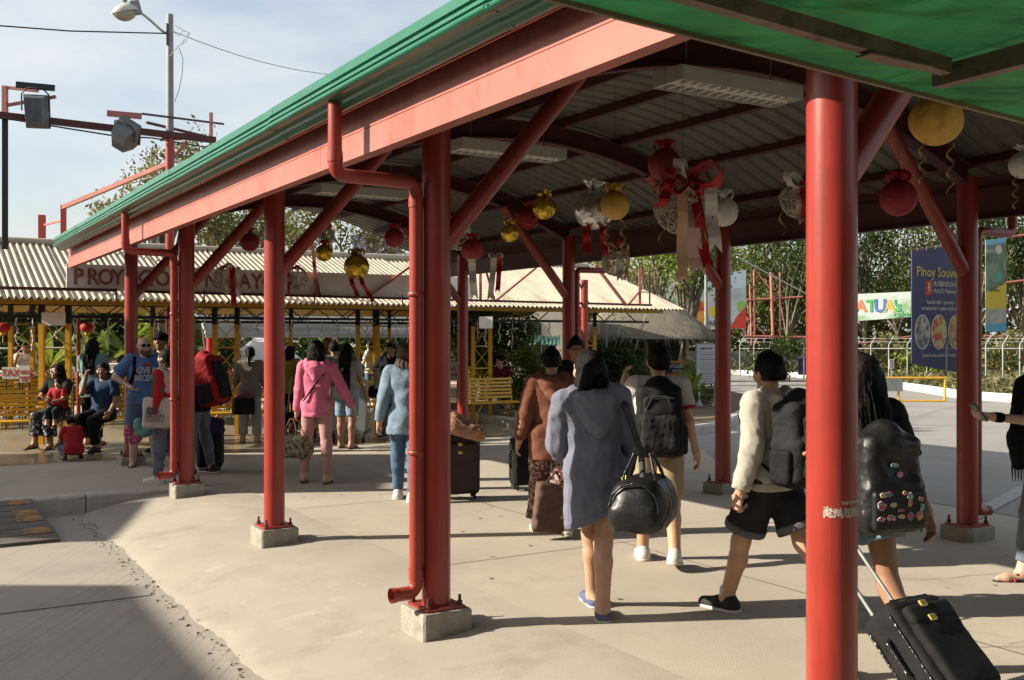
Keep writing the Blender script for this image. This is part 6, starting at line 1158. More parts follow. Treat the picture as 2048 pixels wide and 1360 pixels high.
# ------------------------------------------------------------------ bags
M_pack = cloth('black_nylon', (.014, .014, .016), .75, .25, 7, .35, spec=.15, bs=120); M_leath = mat('black_leather', (.012, .012, .013), .42, .3, 9, .12, 45, spec=.35); M_pack2 = cloth('charcoal_nylon', (.022, .022, .025), .75, .25, 7, .35, spec=.15, bs=120); M_strap = cloth('grey_webbing', (.07, .075, .075), .8, .15, 20)
def backpack(inf, label, m, w=.15, h=.23, d=.095, zc=1.18, yo=-.2, m2=None, vox=.011, sag=0, pocket=True):
    s, U, Wd, Rl = inf['s'], inf['U'], inf['Wd'], inf['Rl']; m2 = m2 or m
    def b(x, y, z, hx, hy, hz, r): return ('b', np.array(U(x, y, z)) * s, np.array((hx, hy, hz)) * s, r * s, Rl)
    T = solid('backpack', label, 'backpack', [b(0, yo, zc, w, d, h, .06), b(0, yo - .02, zc - h * .4, w * 1.04, d * 1.05, h * .55, .06), inf['c'](U(0, yo + .02, zc + h * .9), U(0, yo - .03, zc + h * .8), w * .6, w * .5)], m, vox, .04, fold=(.004, 45, 3), Wd=Wd)
    if pocket:
        addp(T, 'front_pocket', [b(0, yo - d - .015, zc - h * .3, w * .82, .045, h * .52, .04)], m2, vox, .01, Wd, (.004, 60, 4)); addp(T, 'upper_pocket', [b(0, yo - d - .005, zc + h * .42, w * .7, .03, h * .28, .03)], m2, vox, .01, Wd, (.003, 60, 6))
        for sx in (-1, 1): addp(T, 'side_pocket', [b(sx * (w + .01), yo, zc - h * .5, .03, d * .7, h * .4, .025)], m2, vox, .01, Wd, (.003, 60, 8))
        addp(T, 'zip', [inf['c'](U(-w * .75, yo - d - .02, zc + h * .1), U(-w * .3, yo - d - .04, zc + h * .72), .006), inf['c'](U(-w * .3, yo - d - .04, zc + h * .72), U(w * .3, yo - d - .04, zc + h * .72), .006), inf['c'](U(w * .3, yo - d - .04, zc + h * .72), U(w * .75, yo - d - .02, zc + h * .1), .006)], M_strap, .007, .004, Wd)
    for sx in (-1, 1):
        sh = inf['sh'][0 if sx < 0 else 1]; addp(T, 'shoulder_strap', [inf['c'](U(sx * .07, yo + d - .01, zc + h * .85), sh * .35 + U(sx * .10, .0, 1.475) * .65, .022), inf['c'](sh * .35 + U(sx * .10, .0, 1.475) * .65, U(sx * .125, .125, 1.32), .022, .02), inf['c'](U(sx * .125, .125, 1.32), U(sx * .16, .06, 1.08), .02, .012), inf['c'](U(sx * .16, .06, 1.08), U(sx * w * .9, yo + d * .6, zc - h * .7), .012)], m2, vox * .9, .02, Wd)
    addp(T, 'grab_loop', [inf['c'](U(-.03, yo + d * .6, zc + h + .01), U(0, yo + d * .6, zc + h + .045), .01), inf['c'](U(.03, yo + d * .6, zc + h + .01), U(0, yo + d * .6, zc + h + .045), .01)], m2, .008, .01, Wd); return T
backpack(P3, 'large black backpack on the boy in the white shirt', M_pack, .175, .27, .11, 1.14, -.215, M_pack2)
backpack(P4, 'plain black backpack on the boy in the beige hoodie', M_pack2, .17, .265, .11, 1.16, -.225, M_pack)
BPK = backpack(P5, 'shiny black leather backpack covered in small patches behind the front column', M_leath, .165, .25, .10, 1.06, -.21, None, pocket=False)
b5 = lambda x, y, z, hx, hy, hz, r: ('b', np.array(P5['U'](x, y, z)) * P5['s'], np.array((hx, hy, hz)) * P5['s'], r * P5['s'], P5['Rl'])
addp(BPK, 'front_pocket', [b5(0, -.325, .94, .15, .03, .10, .025)], M_leath, .01, .01, P5['Wd'])
cols = ((.6, .58, .5), (.55, .05, .12), (.65, .5, .1), (.1, .35, .4), (.6, .2, .3), (.5, .5, .55))
for i in range(17):
    r_ = random.Random(i); x = -.12 + .058 * (i % 5) + r_.uniform(-.02, .02); z = 1.01 - .052 * (i // 5) + r_.uniform(-.02, .02)
    if i >= 15: x, z = (-.02 + .03 * (i - 15), 1.16 - .045 * (i - 15))
    rx, rz_ = .019 + r_.uniform(-.008, .008), .016 + r_.uniform(-.007, .008); y_ = -.358 if i < 15 else -.322; n_ = 14; wob = [r_.uniform(.8, 1.15) for _ in range(n_)]
    q = MB(); V = [surf(P5, P5['U'](x + rx * wob[k] * math.cos(k * 6.283 / n_), y_ - d_, z + rz_ * wob[k] * math.sin(k * 6.283 / n_))) for d_ in (.003, -.004) for k in range(n_)]
    q.add(V, [tuple(range(n_))] + [(k, n_ + k, n_ + (k + 1) % n_, (k + 1) % n_) for k in range(n_)]); q.build('patch', mat('patch_print_%d' % (i % 6), cols[i % 6], .6, .3, 60, col2=cols[(i + 2) % 6], sharp=(.48, .54)), BPK)
M_redp = cloth('red_nylon', (.30, .012, .02), .75, .4, 5, .3, spec=.15); TB = backpack(P13, 'big red and black travel backpack behind the third column', M_redp, .19, .33, .14, 1.2, -.25, M_pack, vox=.014)
backpack(P23, 'pale backpack on the auburn-haired traveller', cloth('pale_nylon', (.45, .43, .4), .7, .3, 12, col2=(.15, .14, .13), sharp=(.45, .6)), .13, .2, .08, 1.2, -.17, vox=.016)
def duffel(name, label, C0, ax, L, r, m, mh, hgt, h, fold, Hx=None, endm=None, handles=True):
    """barrel bag; ax: unit vector along its length"""
    C0 = np.array(C0); ax = np.array(ax) / np.linalg.norm(ax); sd_ = np.cross(ax, V3(0, 0, 1)); R = np.stack([ax, sd_, V3(0, 0, 1)], 1)
    T = solid(name, label, 'bag', [('b', C0, np.array((L / 2, r, r * .95)), r * .75, R), ('b', C0 - V3(0, 0, r * .35), np.array((L / 2 * 1.03, r * 1.02, r * .6)), r * .45, R)], m, h, .04, fold=fold)
    if handles:
        for s_ in (-1, 1):
            p = []; a = C0 + ax * -L * .22 + sd_ * s_ * r * .8 + V3(0, 0, r * .35); b = C0 + ax * L * .22 + sd_ * s_ * r * .8 + V3(0, 0, r * .35); t_ = C0 + V3(0, 0, r + hgt) + sd_ * s_ * r * .3
            q = [a, a * .45 + t_ * .55 - ax * L * .08, t_ - ax * L * .06, t_ + ax * L * .06, b * .45 + t_ * .55 + ax * L * .08, b]; addp(T, 'handle', [('c', q[i], q[i + 1], .010, .010) for i in range(5)], mh, .007, .012)
    for e in (-1, 1): addp(T, 'end_piping', [('c', C0 + ax * e * L * .47 + sd_ * math.cos(k_ * .524) * r * .9 + V3(0, 0, math.sin(k_ * .524) * r * .86), C0 + ax * e * L * .47 + sd_ * math.cos((k_ + 1) * .524) * r * .9 + V3(0, 0, math.sin((k_ + 1) * .524) * r * .86), .008, .008) for k_ in range(12)], mh, .008, .006)
    return T
# black duffel of the girl in grey
dc = at(1287, 1003, 5.86); DF = duffel('duffel_bag', 'shiny black duffel bag with gold lines hanging at the hip of the girl in grey', (dc.x, dc.y, dc.z), (.35, .94, 0), .50, .155, M_leath, M_leath, .12, .012, (.004, 30, 7))
strap_pts = [np.array(surf(P1, P1['U'](.165, .02, 1.47))), np.array(surf(P1, P1['U'](.20, -.12, 1.33))), np.array(surf(P1, P1['U'](.26, -.17, 1.05))), np.array((dc.x - .02, dc.y - .16, dc.z + .09))]
addp(DF, 'shoulder_strap', [('c', strap_pts[i], strap_pts[i + 1], .02, .02) for i in range(3)] + [('c', strap_pts[0], np.array(surf(P1, P1['U'](.18, .14, 1.36))), .02, .02)], M_strap, .011, .02)
M_goldl = mat('gold_trim', (.5, .36, .1), .35, .1, 5, metal=.6)
for k_, (x0, z0, x1, z1) in enumerate(((1243, 955, 1262, 1000), (1262, 955, 1240, 1000), (1240, 1000, 1264, 1060), (1252, 950, 1248, 1008))):
    a, b = at(x0, z0, dc.y - .1), at(x1, z1, dc.y - .16); addp(DF, 'gold_line', [('c', np.array(a), np.array(b), .004, .004)], M_goldl, .004, .003)
# brown tote of the woman in rust
tc_ = at(1108, 1015, 8.42); M_tote = cloth('brown_paper_cloth', (.13, .075, .055), .75, .15, 6); TT = solid('tote_bag', 'plain brown tote bag held low beside the woman in rust', 'bag', [('b', np.array(tc_), np.array((.17, .05, .2)), .03, rotm(0, .12, .3))], M_tote, .012, .02, fold=(.006, 34, 2))
a = np.array(tc_) + V3(-.02, 0, .19); hw = np.array(surf(P2, P2['wr'][1] + P2['hd'][1] * .08)); 
for s_ in (-1, 1): addp(TT, 'handle', [('c', a + V3(s_ * .06, -.02, 0), hw, .009, .009)], M_tote, .007, .005)
# floral duffel of the woman in pink
hp_ = np.array(surf(P7, P7['wr'][0] + P7['hd'][0] * .09)); M_floral = cloth('floral_tapestry', (.42, .37, .27), .85, .2, 26, col2=(.09, .085, .05), sharp=(.42, .58)); worn(M_floral, (.35, .12, .12), 13, .6, .66)
duffel('floral_bag', 'floral tapestry duffel bag carried low by the pink hooded woman', hp_ + V3(-.02, -.03, -.33), (.93, -.3, 0), .40, .135, M_floral, cloth('brown_leather', (.10, .035, .02), .5, .2, 8), .17, .012, (.004, 30, 3))
# cloth tote and neck pillows of the woman in red
wt = surf(P10, P10['U'](-.20, -.03, .92)); M_canvas = cloth('cream_canvas', (.6, .57, .5), .9, .08, 6); TG = solid('canvas_tote', 'cream canvas tote reading go green with green straps beside the third column', 'bag', [('b', np.array(wt), np.array((.16, .045, .17)), .03, rotm(0, 0, .15)), ('b', np.array(wt) - V3(0, 0, .09), np.array((.165, .06, .09)), .04, rotm(0, 0, .15))], M_canvas, .012, .03, fold=(.006, 34, 9))
shp = np.array(surf(P10, P10['U'](-.165, 0, 1.46)))
for s_ in (-1, 1): addp(TG, 'strap', [('c', np.array(wt) + V3(s_ * .06, -.03, .16), shp + V3(s_ * .025, -.06, -.08), .016, .016), ('c', shp + V3(s_ * .025, -.06, -.08), shp + V3(s_ * .025, .02, 0), .016, .016)], cloth('green_webbing', (.02, .16, .08), .8, .1, 8), .01, .01)
tm_ = M_print; Xt = Vector((math.cos(.15), math.sin(.15), 0))
text_part('go:', .12, Vector(wt) + Vector((-.03, -.072, .04)), Xt, Zv, tm_, TG, bold=.002); text_part('GREEN', .07, Vector(wt) + Vector((-.01, -.084, -.035)), Xt, Zv, tm_, TG); text_part('TODAY', .06, Vector(wt) + Vector((-.01, -.088, -.09)), Xt, Zv, mat('maroon_print', (.3, .04, .06), .7, .2, 20), TG)
for (px_, py_, m_, nm, lab, yy_) in ((268, 862, cloth('pink_floral_plush', (.42, .03, .12), .9, .2, 40, col2=(.6, .4, .42), sharp=(.5, .58)), 'neck_pillow', 'pink patterned neck pillow hanging beside the cream tote', 11.9), (288, 848, cloth('mint_plush', (.14, .36, .30), .9, .08, 8), 'neck_pillow', 'mint green neck pillow hanging beside the cream tote', 11.7)):
    c0 = np.array(at(px_, py_, yy_)); th = [math.radians(t) for t in range(-40, 221, 29)]; R0 = .085
    solid(nm, lab, 'pillow', [('c', c0 + V3(math.cos(th[i]) * R0 * .8, .0, -math.sin(th[i]) * R0 * 1.2) , c0 + V3(math.cos(th[i + 1]) * R0 * .8, 0, -math.sin(th[i + 1]) * R0 * 1.2), .05, .05) for i in range(len(th) - 1)], m_, .011, .02)
# ------------------------------------------------------------------ suitcases
M_case = cloth('black_case_cloth', (.014, .0135, .014), .7, .3, 12, .3, spec=.18); M_caseb = cloth('dark_brown_case', (.05, .035, .03), .6, .25, 8, .3); M_trim = mat('black_piping', (.012, .012, .012), .25, .2, 12, .1, 60, spec=.6); M_rubber = mat('black_rubber', (.02, .02, .02), .7, .2, 8)
def suitcase(label, base, wdt, dep, hgt, yaw, tilt=0, m=None, handle=None, h=.013, pocket=True, name='suitcase'):
    """base: ground point under the wheels; yaw about z; tilt leans it about its wheel axle"""
    m = m or M_case; R = rotm(0, 0, yaw) @ rotm(tilt, 0, 0); B0 = np.array(base) + V3(0, 0, .055 + (dep - .03) * math.sin(-tilt))
    def L(x, y, z): return B0 + R @ V3(x, y, z)
    T = solid(name, label, 'suitcase', [('b', L(0, dep / 2, hgt / 2), np.array((wdt / 2, dep / 2, hgt / 2)), .045, R)], m, h, .02, fold=(.002, 40, 2))
    for y in (.03, dep - .03):
        cs = [(-wdt / 2, .05), (-wdt / 2, hgt - .07), (-wdt / 2 + .06, hgt), (wdt / 2 - .06, hgt), (wdt / 2, hgt - .07), (wdt / 2, .05)]; addp(T, 'piping', [('c', L(cs[i][0], y, cs[i][1]), L(cs[i + 1][0], y, cs[i + 1][1]), .007, .007) for i in range(5)], M_trim, .008, .005)
    if pocket:
        addp(T, 'front_pocket', [('b', L(0, -.012, hgt * .42), np.array((wdt * .4, .03, hgt * .36)), .025, R)], m, h, .01, fold=(.002, 50, 3)); addp(T, 'pocket_flap', [('b', L(0, -.018, hgt * .78), np.array((wdt * .4, .028, hgt * .10)), .025, R)], m, h, .01)
        for zz in (.72, .86): addp(T, 'buckle', [('b', L(-.03, -.045, hgt * zz), np.array((.022, .006, .016)), .004, R)], M_goldl, .005, .003)
    addp(T, 'side_handle', [('c', L(-wdt / 2 - .02, dep / 2, hgt * .4), L(-wdt / 2 - .02, dep / 2, hgt * .68), .013, .013), ('c', L(-wdt / 2, dep / 2, hgt * .36), L(-wdt / 2 - .02, dep / 2, hgt * .4), .012, .012), ('c', L(-wdt / 2, dep / 2, hgt * .72), L(-wdt / 2 - .02, dep / 2, hgt * .68), .012, .012)], M_trim, .008, .008)
    for x in (-wdt / 2 + .05, wdt / 2 - .05):
        q = MB(); c0 = Vector(L(x, dep - .03, -.0)); axv = Vector(R @ V3(1, 0, 0)); q.tube(c0 - axv * .014 - Zv * .005, c0 + axv * .014 - Zv * .005, .045, n=16); q.build('wheel', M_rubber, T)
    if tilt == 0:
        for x in (-wdt / 2 + .05, wdt / 2 - .05): q = MB(); c0 = Vector(L(x, .04, -.01)); q.tube(c0 - Vector((.014, 0, 0)), c0 + Vector((.014, 0, 0)), .04, n=14); q.build('wheel', M_rubber, T)
    if handle:
        for x in (-.085, .085): q = MB(); q.tube(Vector(L(x, dep - .03, hgt - .02)), Vector(L(x, dep - .03, hgt + handle)), .0095, n=10); q.build('handle_tube', M_galv, T)
        q = MB(); q.tube(Vector(L(-.095, dep - .03, hgt + handle)), Vector(L(.095, dep - .03, hgt + handle)), .016, n=10); q.build('grip', M_rubber, T)
    return T
sb = Vector((1.93, 4.2, 0)); suitcase('black rolling suitcase tilted behind the front red column, gold buckles', (sb.x + .0, sb.y, 0), .35, .21, .49, math.radians(30), math.radians(-45), handle=.46, h=.0105)
sb = gp(925, 1000); suitcase('tall dark brown suitcase beside the second red column', (sb.x, sb.y, 0), .36, .22, .60, math.radians(12), 0, M_caseb, .12)
c0 = at(932, 858, 9.9); M_bronze = cloth('bronze_quilted', (.30, .15, .09), .5, .2, 14, .4, col2=(.42, .24, .15), sharp=(.45, .6)); TBg = solid('bronze_bag', 'crumpled bronze bag lying on top of the brown suitcase', 'bag', [('b', np.array(c0), np.array((.19, .12, .075)), .06, rotm(.1, .35, .2)), ('b', np.array(c0) + V3(-.1, 0, .05), np.array((.1, .1, .08)), .06, rotm(0, .5, 0))], M_bronze, .011, .05, fold=(.009, 40, 3))
sb = gp(1056, 985); suitcase('small black suitcase left of the woman in rust', (sb.x, sb.y + .1, 0), .30, .2, .52, math.radians(20), 0, M_case, .3, pocket=False)
sb = gp(418, 945); suitcase('black suitcase under the purple bag right of the third column', (sb.x, sb.y, 0), .30, .22, .52, math.radians(8), 0, M_case)
c0 = at(420, 848, 12.55); solid('purple_bag', 'dark purple cloth bag resting on the black suitcase', 'bag', [('b', np.array(c0), np.array((.15, .1, .09)), .05, rotm(.1, .3, .5)), ('b', np.array(c0) + V3(.08, -.02, -.06), np.array((.1, .09, .05)), .04, rotm(0, .5, .2))], cloth('dark_purple_cloth', (.035, .025, .08), .8, .2, 8), .013, .05, fold=(.006, 36, 8))
c0 = at(487, 812, 15.75); BB = solid('black_handbag', 'black bag with a pink lining standing on the yellow bench', 'bag', [('b', np.array(c0), np.array((.16, .1, .13)), .04, rotm(0, 0, .5))], M_pack, .014, .03, fold=(.005, 36, 5)); addp(BB, 'lining', [('c', np.array(c0) + V3(-.05, 0, .12), np.array(c0) + V3(.06, 0, .16), .07, .07)], cloth('dull_pink_cloth', (.2, .06, .09), .8, .2, 8), .014, .02)
c0 = np.array(surf(P24, P24['U'](.24, .12, .83))); HBG = solid('dark_handbag', 'black handbag with a beige scarf held by the man in the black shirt', 'bag', [('b', c0, np.array((.13, .07, .1)), .05, rotm(0, .2, .3))], M_pack, .014, .03, fold=(.005, 36, 5)); addp(HBG, 'scarf', [('c', c0 + V3(0, -.04, .1), c0 + V3(.02, -.04, .34), .05, .06)], cloth('beige_print_scarf', (.4, .33, .26), .9, .3, 30), .014, .02, fold=(.008, 50, 2))
# ------------------------------------------------------------------ luggage trolley and pushchair
tb = gp(690, 890); LT = thing('luggage_trolley', (tb.x, tb.y + .35, 0), 'grey luggage trolley with a flat panel behind the pink hooded woman', 'trolley'); X0, Y0 = tb.x, tb.y + .35
q = MB(); q.box((X0, Y0, .52), (.52, .03, .72)); q.build('panel', mat('pale_grey_plastic', (.36, .38, .38), .5, .08, 4), LT)
for sx in (-1, 1): q = MB(); q.path([(X0 + sx * .28, Y0 + .5, .14), (X0 + sx * .28, Y0, .14), (X0 + sx * .28, Y0 - .02, .95), (X0 + sx * .22, Y0 - .1, 1.0)], .018, 8); q.build('frame_tube', M_galv, LT)
q = MB(); q.tube((X0 - .26, Y0 - .1, 1.0), (X0 + .26, Y0 - .1, 1.0), .02, n=10); q.build('push_bar', M_galv, LT); q = MB(); q.box((X0, Y0 + .25, .16), (.52, .6, .03)); q.build('deck', M_galv, LT)
for sx in (-1, 1): q = MB(); q.tube((X0 + sx * .24 - .02, Y0 - .05, .09), (X0 + sx * .24 + .02, Y0 - .05, .09), .09, n=16); q.build('wheel', M_rubber, LT)
q = MB(); q.tube((X0 - .02, Y0 + .55, .06), (X0 + .02, Y0 + .55, .06), .06, n=14); q.build('wheel', M_rubber, LT)
tb = gp(598, 880); PC = thing('pushchair', (tb.x, tb.y, 0), 'dark pushchair with a blue blanket left of the pink hooded woman', 'pushchair'); b0 = np.array(tb)
addp(PC, 'seat', [('c', b0 + V3(0, 0, .45), b0 + V3(.05, .05, .8), .13, .12), ('c', b0 + V3(0, -.05, .4), b0 + V3(-.1, -.25, .38), .1, .08)], c_black, .016, .04, fold=(.006, 36, 2)); addp(PC, 'blanket', [('c', b0 + V3(0, -.1, .55), b0 + V3(.08, -.16, .42), .08, .07)], dn_light, .015, .03, fold=(.006, 40, 2))
for sx in (-1, 1):
    q = MB(); q.path([Vector(b0 + V3(sx * .2, -.35, .1)), Vector(b0 + V3(sx * .2, .1, .5)), Vector(b0 + V3(sx * .2, .35, .98))], .014, 8); q.path([Vector(b0 + V3(sx * .2, .3, .1)), Vector(b0 + V3(sx * .2, -.1, .55))], .014, 8); q.build('frame_tube', M_galv, PC)
    for y in (-.35, .3): q = MB(); p = Vector(b0 + V3(sx * .2, y, .085)); q.tube(p - Vector((.015, 0, 0)), p + Vector((.015, 0, 0)), .085, n=16); q.build('wheel', M_rubber, PC)
# ------------------------------------------------------------------ hanging Christmas ornaments
M_gfoil = mat('gold_foil', (.62, .40, .05), .22, .15, 6, .8, 14, metal=.85); M_sfoil = mat('silver_foil', (.55, .54, .50), .22, .15, 6, .8, 12, metal=.85); M_mfoil = mat('mustard_cloth_ball', (.72, .43, .08), .6, .2, 5, .9, 13); M_rfoil = mat('red_cloth_ball', (.35, .02, .035), .55, .15, 6, .4, 20); M_scloth = mat('silver_organza', (.75, .74, .68), .5, .15, 6, .4, 24)
R_red = mat('red_ribbon', (.62, .02, .03), .5, .12, 6); R_pink = mat('blush_ribbon', (.95, .68, .64), .6, .06, 6); R_white = mat('white_ribbon', (.95, .93, .88), .6, .05, 6); R_gold = mat('gold_ribbon', (.45, .32, .12), .35, .15, 9, metal=.4); R_peach = mat('peach_ribbon', (.95, .64, .42), .5, .08, 6); M_wick = mat('silver_wicker', (.62, .58, .5), .5, .3, 20); M_grnb = mat('green_foil', (.03, .25, .10), .35, .15, 6, metal=.4); M_rnet = mat('red_net', (.30, .03, .03), .6, .3, 40)
for m_ in (R_red, R_pink, R_white, R_peach): gloss(m_, .3)
def strip(name, pts, w, side, m, par, fork=False):
    q = MB(); side = Vector(side).normalized(); V = []; n = len(pts)
    for i, p in enumerate(pts):
        p = Vector(p); t = (Vector(pts[min(i + 1, n - 1)]) - Vector(pts[max(i - 1, 0)])).normalized(); nn = t.cross(side).normalized() * .0012
        V += [p - side * w / 2 - nn, p + side * w / 2 - nn, p + side * w / 2 + nn, p - side * w / 2 + nn]
    F = []
    for i in range(n - 1):
        for a in range(4): F.append((i * 4 + a, i * 4 + (a + 1) % 4, i * 4 + 4 + (a + 1) % 4, i * 4 + 4 + a))
    F += [(3, 2, 1, 0)]
    if fork:   # swallow-tail end
        e = (n - 1) * 4; d = (Vector(pts[-1]) - Vector(pts[-2])).normalized() * w * .7; b = len(V); mid = (V[e] + V[e + 1] + V[e + 2] + V[e + 3]) / 4; V += [V[e] + d, V[e + 1] + d, mid]; F += [(e, b + 2, b), (b + 2, e + 1, b + 1), (e, e + 1, b + 2)]
    else: F.append((n * 4 - 4, n * 4 - 3, n * 4 - 2, n * 4 - 1))
    q.add(V, F, False); return q.build(name, m, par)
def tail(par, P, L, w, m, sway=0., an=0., seed=0, depth=0, fork=True, name='ribbon_tail'):
    g = random.Random(seed); sd_ = Vector((math.cos(an), math.sin(an), 0)); n = 9
    return strip(name, [Vector(P) + Vector((sway * (i / n) ** 1.3, depth - .02 * math.sin(i * 1.1 + seed), -L * i / n)) for i in range(n + 1)], w, sd_, m, par, fork)
def loop(par, P, d, L, w, m, seed=0):
    """one loop of a bow leaving P in direction d"""
    d = Vector(d).normalized(); up = Zv; P = Vector(P); pts = [P + d * L * math.sin(math.pi * t / 10) * (1 if t <= 10 else 1) * (1 - .0 * t) + up * (L * .55 * math.sin(2 * math.pi * t / 10) * .6) for t in range(11)]
    return strip('bow_loop', pts, w, d.cross(up).normalized() + Vector((0, 0, .2)), m, par)
def curl(par, P, L, m, seed=0, r=.018):
    q = []; g = random.Random(seed); ph = g.uniform(0, 6); pts = [Vector(P) + Vector((r * math.sin(i * .75 + ph), r * math.cos(i * .75 + ph), -L * i / 22)) for i in range(23)]
    return strip('curled_ribbon', pts, .016, (.4, .3, 1), m, par)
def ball(par, P, r, m, gathers=True, seed=0, sq=1.):
    g = random.Random(seed); ph = [g.uniform(0, 6) for _ in range(3)]
    def f(a, b):
        th = math.pi * a; an = 2 * math.pi * b; k = 1 + (.06 * math.sin(9 * an + ph[0] + 2 * a) + .035 * math.sin(17 * an + ph[1] - 3 * a)) * (1 - a) ** 1.1 + .018 * math.sin(5 * an + 7 * a + ph[2])
        return Vector(P) + Vector((r * k * math.sin(th) * math.cos(an), r * k * math.sin(th) * math.sin(an), r * sq * math.cos(th)))
    q = MB(); q.grid(f, 20, 40); return q.build('ball', m, par)
def tuft(par, P, r, m, seed=0):
    def f(a, b):
        an = 2 * math.pi * b; rr = r * (.3 + .9 * a) * (1 + .35 * math.sin(5 * an + seed) * a + .15 * math.sin(11 * an)); return Vector(P) + Vector((rr * math.cos(an), rr * math.sin(an), r * 1.3 * a + .2 * r * math.sin(4 * an + 1) * a))
    q = MB(); q.grid(f, 6, 36); return q.build('gathered_top', m, par)
def wicker(par, P, r, m, n=46, seed=0):
    g = random.Random(seed); q = MB()
    for i in range(n):
        ax_ = Vector((g.gauss(0, 1), g.gauss(0, 1), g.gauss(0, 1))).normalized(); x = ax_.orthogonal().normalized(); y = ax_.cross(x); o = g.uniform(-.6, .6); rr = math.sqrt(1 - o * o); a0 = g.uniform(0, 6); ar = g.uniform(3, 6.2)
        q.path([Vector(P) + (ax_ * o + (x * math.cos(a0 + ar * t / 14) + y * math.sin(a0 + ar * t / 14)) * rr) * r * (1 + .03 * math.sin(t + i)) for t in range(15)], .0035, 4, caps=False)
    o = q.build('wicker_ball', m, par); o['kind'] = 'stuff'; return o
def ornament(label, px, py, Y, kind_='ornament', name='hanging_ornament'):
    P = at(px, py, Y); T = thing(name, P, label, 'ornament', 'christmas ornaments under the walkway roof'); X_, Y_ = P.x, P.y; w = X_ * AY - Y_ * AX
    q = MB(); zt = max(P.z + .3, sheetz(min(max(w, 2.3), 8)) - .02); q.tube(P + Zv * .05, Vector((P.x, P.y, zt)), .0013, n=5); q.build('string', M_wire, T); return T, P
def foilball(label, px, py, Y, d, m, mt=None, tails=(), curls=0, leaves=False, seed=0, lp=True):
    T, P = ornament(label, px, py, Y); r = d / 2 / F_ * Y; ball(T, P, r, m, seed=seed); tuft(T, P + Zv * r * .93, r * .42, mt or m, seed)
    if lp:
        for k in range(4): loop(T, P + Zv * r * 1.0, (math.cos(k * 1.57 + seed), math.sin(k * 1.57 + seed), .3), r * .7, r * .4, mt or m)
    for i, (m_, L, w_, sw) in enumerate(tails): tail(T, P + Zv * r * (.0) + Vector(((i - len(tails) / 2 + .5) * r * .8, -r * .5, -r * .85)), L, w_, m_, sw, .2 * i, seed + i)
    for i in range(curls): curl(T, P + Vector(((i - .5) * r * 1.1, 0, -r * .9)), .2 + .05 * i, R_gold, seed + i)
    if leaves:
        for k in range(3): strip('green_leaf', [P + Zv * r + Vector((math.cos(k * 2.1 + seed) * r * .9 * t / 4, math.sin(k * 2.1) * r * .5 * t / 4, r * .6 * t / 4)) for t in range(5)], r * .35, (.3, 1, .3), M_grnb, T)
    return T, P, r
foilball('gold foil ball with green leaves and a gold bow nearest the diagonal brace', 1088, 416, 9.6, 46, M_gfoil, leaves=True, seed=1)
foilball('smaller gold foil ball with green leaves hanging lower left of its twin', 1020, 466, 9.4, 36, M_gfoil, leaves=True, seed=2)
T, P, r = foilball('red net ball between the two gold foil balls', 1057, 436, 9.9, 40, M_rnet, R_red, seed=3, lp=False); wicker(T, P, r * 1.04, R_red, 30, 3)
foilball('large silver foil ball trailing two red ribbons', 1188, 420, 7.6, 78, M_sfoil, tails=((R_red, .19, .06, .0), (R_red, .21, .05, .02)), seed=4, lp=False)
foilball('mustard cloth ball with gold curls right of the large silver ball', 1230, 411, 7.3, 58, M_mfoil, curls=2, seed=5)
foilball('silver organza ball with a bow right of the big wicker ball', 1447, 424, 7.4, 58, M_scloth, curls=1, seed=6)
foilball('large mustard ball hanging nearest the camera beside the front column brace', 1873, 240, 5.2, 102, M_mfoil, curls=2, seed=7)
foilball('red cloth ball between the front column and the right column', 1797, 396, 7.2, 72, M_rfoil, R_red, tails=(), seed=8)
foilball('silver ball cut by the right edge with a gold curl', 2046, 330, 6.6, 54, M_scloth, curls=1, seed=9, lp=False)
foilball('gold ball with a gold bow and red tails above the pink hooded woman', 713, 534, 11.2, 50, M_gfoil, R_gold, tails=((R_red, .2, .05, .08), (R_red, .26, .05, .14)), seed=10)
foilball('small pale gold ball under a red bow left of the bigger gold ball', 648, 506, 11.6, 34, M_gfoil, R_red, seed=11)
foilball('dark red ball beside the diagonal brace of the second thin column', 499, 484, 13.0, 38, M_rfoil, R_red, seed=12, lp=False)
foilball('dark red tinsel ball left of the second column downpipe', 788, 476, 11.6, 38, M_rfoil, R_red, seed=13)
foilball('red ball hidden behind a pale ribbon right of the second column', 944, 500, 8.6, 44, M_rfoil, R_red, tails=((R_white, .3, .06, .02),), seed=14)
foilball('red net bundle tied above the big wicker ball', 1330, 330, 6.0, 66, M_rnet, R_red, tails=((R_red, .1, .05, -.03),), curls=2, seed=31)
def cluster(label, px, py, Y, d, spec, seed):
    T, P = ornament(label, px, py, Y); r = d / 2 / F_ * Y; wicker(T, P, r, M_wick, 54 if d > 60 else 30, seed); top = P + Zv * r * .75 + Vector((0, -r * .8, 0))
    for k, (dx, dz, L, w_, m_) in enumerate(spec['loops']): loop(T, top, (dx, -.5, dz), L, w_, m_)
    for k, (m_, x, L, w_, sw) in enumerate(spec['tails']): tail(T, top + Vector((x, -.02 - .012 * k, 0)), L, w_, m_, sw, .15 * (k % 3 - 1), seed + k)
    for k in range(spec.get('curls', 0)): curl(T, top + Vector(((-.14, .05, .12)[k % 3], -.04, .05)), .38 + .05 * k, R_gold, seed + k, .022)
    return T
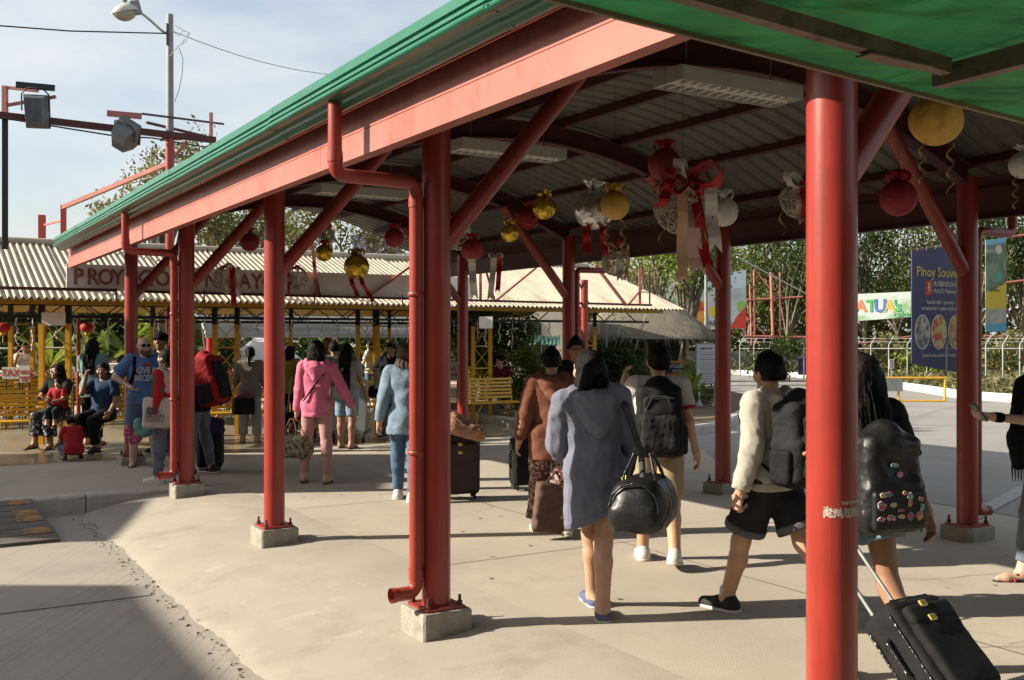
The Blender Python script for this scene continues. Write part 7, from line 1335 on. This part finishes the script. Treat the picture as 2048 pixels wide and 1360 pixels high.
cluster('big silver wicker ball with a large red bow and long blush ribbons', 1365, 412, 5.9, 112, dict(loops=((1, .2, .2, .13, R_red), (-1, .35, .12, .10, R_red), (-.8, -.3, .14, .09, R_red), (-.4, .7, .13, .07, R_white), (.6, -.3, .12, .08, R_red)), tails=((R_pink, .0, .48, .085, .06), (R_red, .04, .46, .06, .07), (R_peach, -.03, .54, .06, .0), (R_white, .12, .36, .07, .03), (R_red, -.1, .14, .06, -.05)), curls=3), 21)
cluster('wicker ball with a red bow and pale tails peeking out left of the front column', 1597, 400, 6.8, 70, dict(loops=((-1, .4, .14, .08, R_white), (1, .3, .16, .09, R_red), (.6, 1, .14, .08, R_red)), tails=((R_pink, -.04, .24, .05, .03), (R_red, 0, .30, .05, .02), (R_white, .06, .22, .05, .02)), curls=1), 22)
cluster('small wicker ball with a peach bow and white tail below the silver ball', 1232, 524, 9.8, 56, dict(loops=((-1, .4, .12, .06, R_peach), (1, .4, .12, .06, R_gold), (.2, 1, .1, .05, R_red)), tails=((R_white, .02, .26, .055, .0), (R_peach, .1, .26, .03, -.02))), 23)
cluster('wicker ball with red and white ribbons by the third column', 456, 556, 12.6, 54, dict(loops=((-1, .3, .1, .06, R_red), (1, .3, .1, .06, R_peach)), tails=((R_red, .09, .45, .07, .03), (R_white, .17, .34, .055, .0), (R_peach, .05, .32, .04, -.02))), 24)
cluster('wicker ball with one thin red ribbon left of the second thin column', 592, 556, 12.4, 46, dict(loops=((-1, .3, .08, .05, R_red), (1, .3, .08, .05, R_red)), tails=((R_red, -.06, .3, .03, .0),)), 25)
cluster('silver wicker ball behind the diagonal brace beside the second column', 915, 470, 8.9, 60, dict(loops=((-1, .3, .1, .06, R_peach), (1, .4, .1, .06, R_white)), tails=((R_white, .08, .3, .06, .03), (R_peach, -.03, .2, .04, .0))), 26)
cluster('pale ribbon bunch hanging above the shed roof left of the row end column', 992, 525, 10.8, 26, dict(loops=((-1, .3, .08, .05, R_white), (1, .3, .08, .05, R_peach)), tails=((R_white, -.02, .42, .06, -.04), (R_red, .04, .34, .05, -.02))), 27)
cluster('small wicker ball under the brace of the first thin column', 650, 470, 11.8, 34, dict(loops=((-1, .3, .08, .05, R_red), (1, .4, .1, .06, R_red)), tails=((R_gold, 0, .1, .03, 0),)), 28)
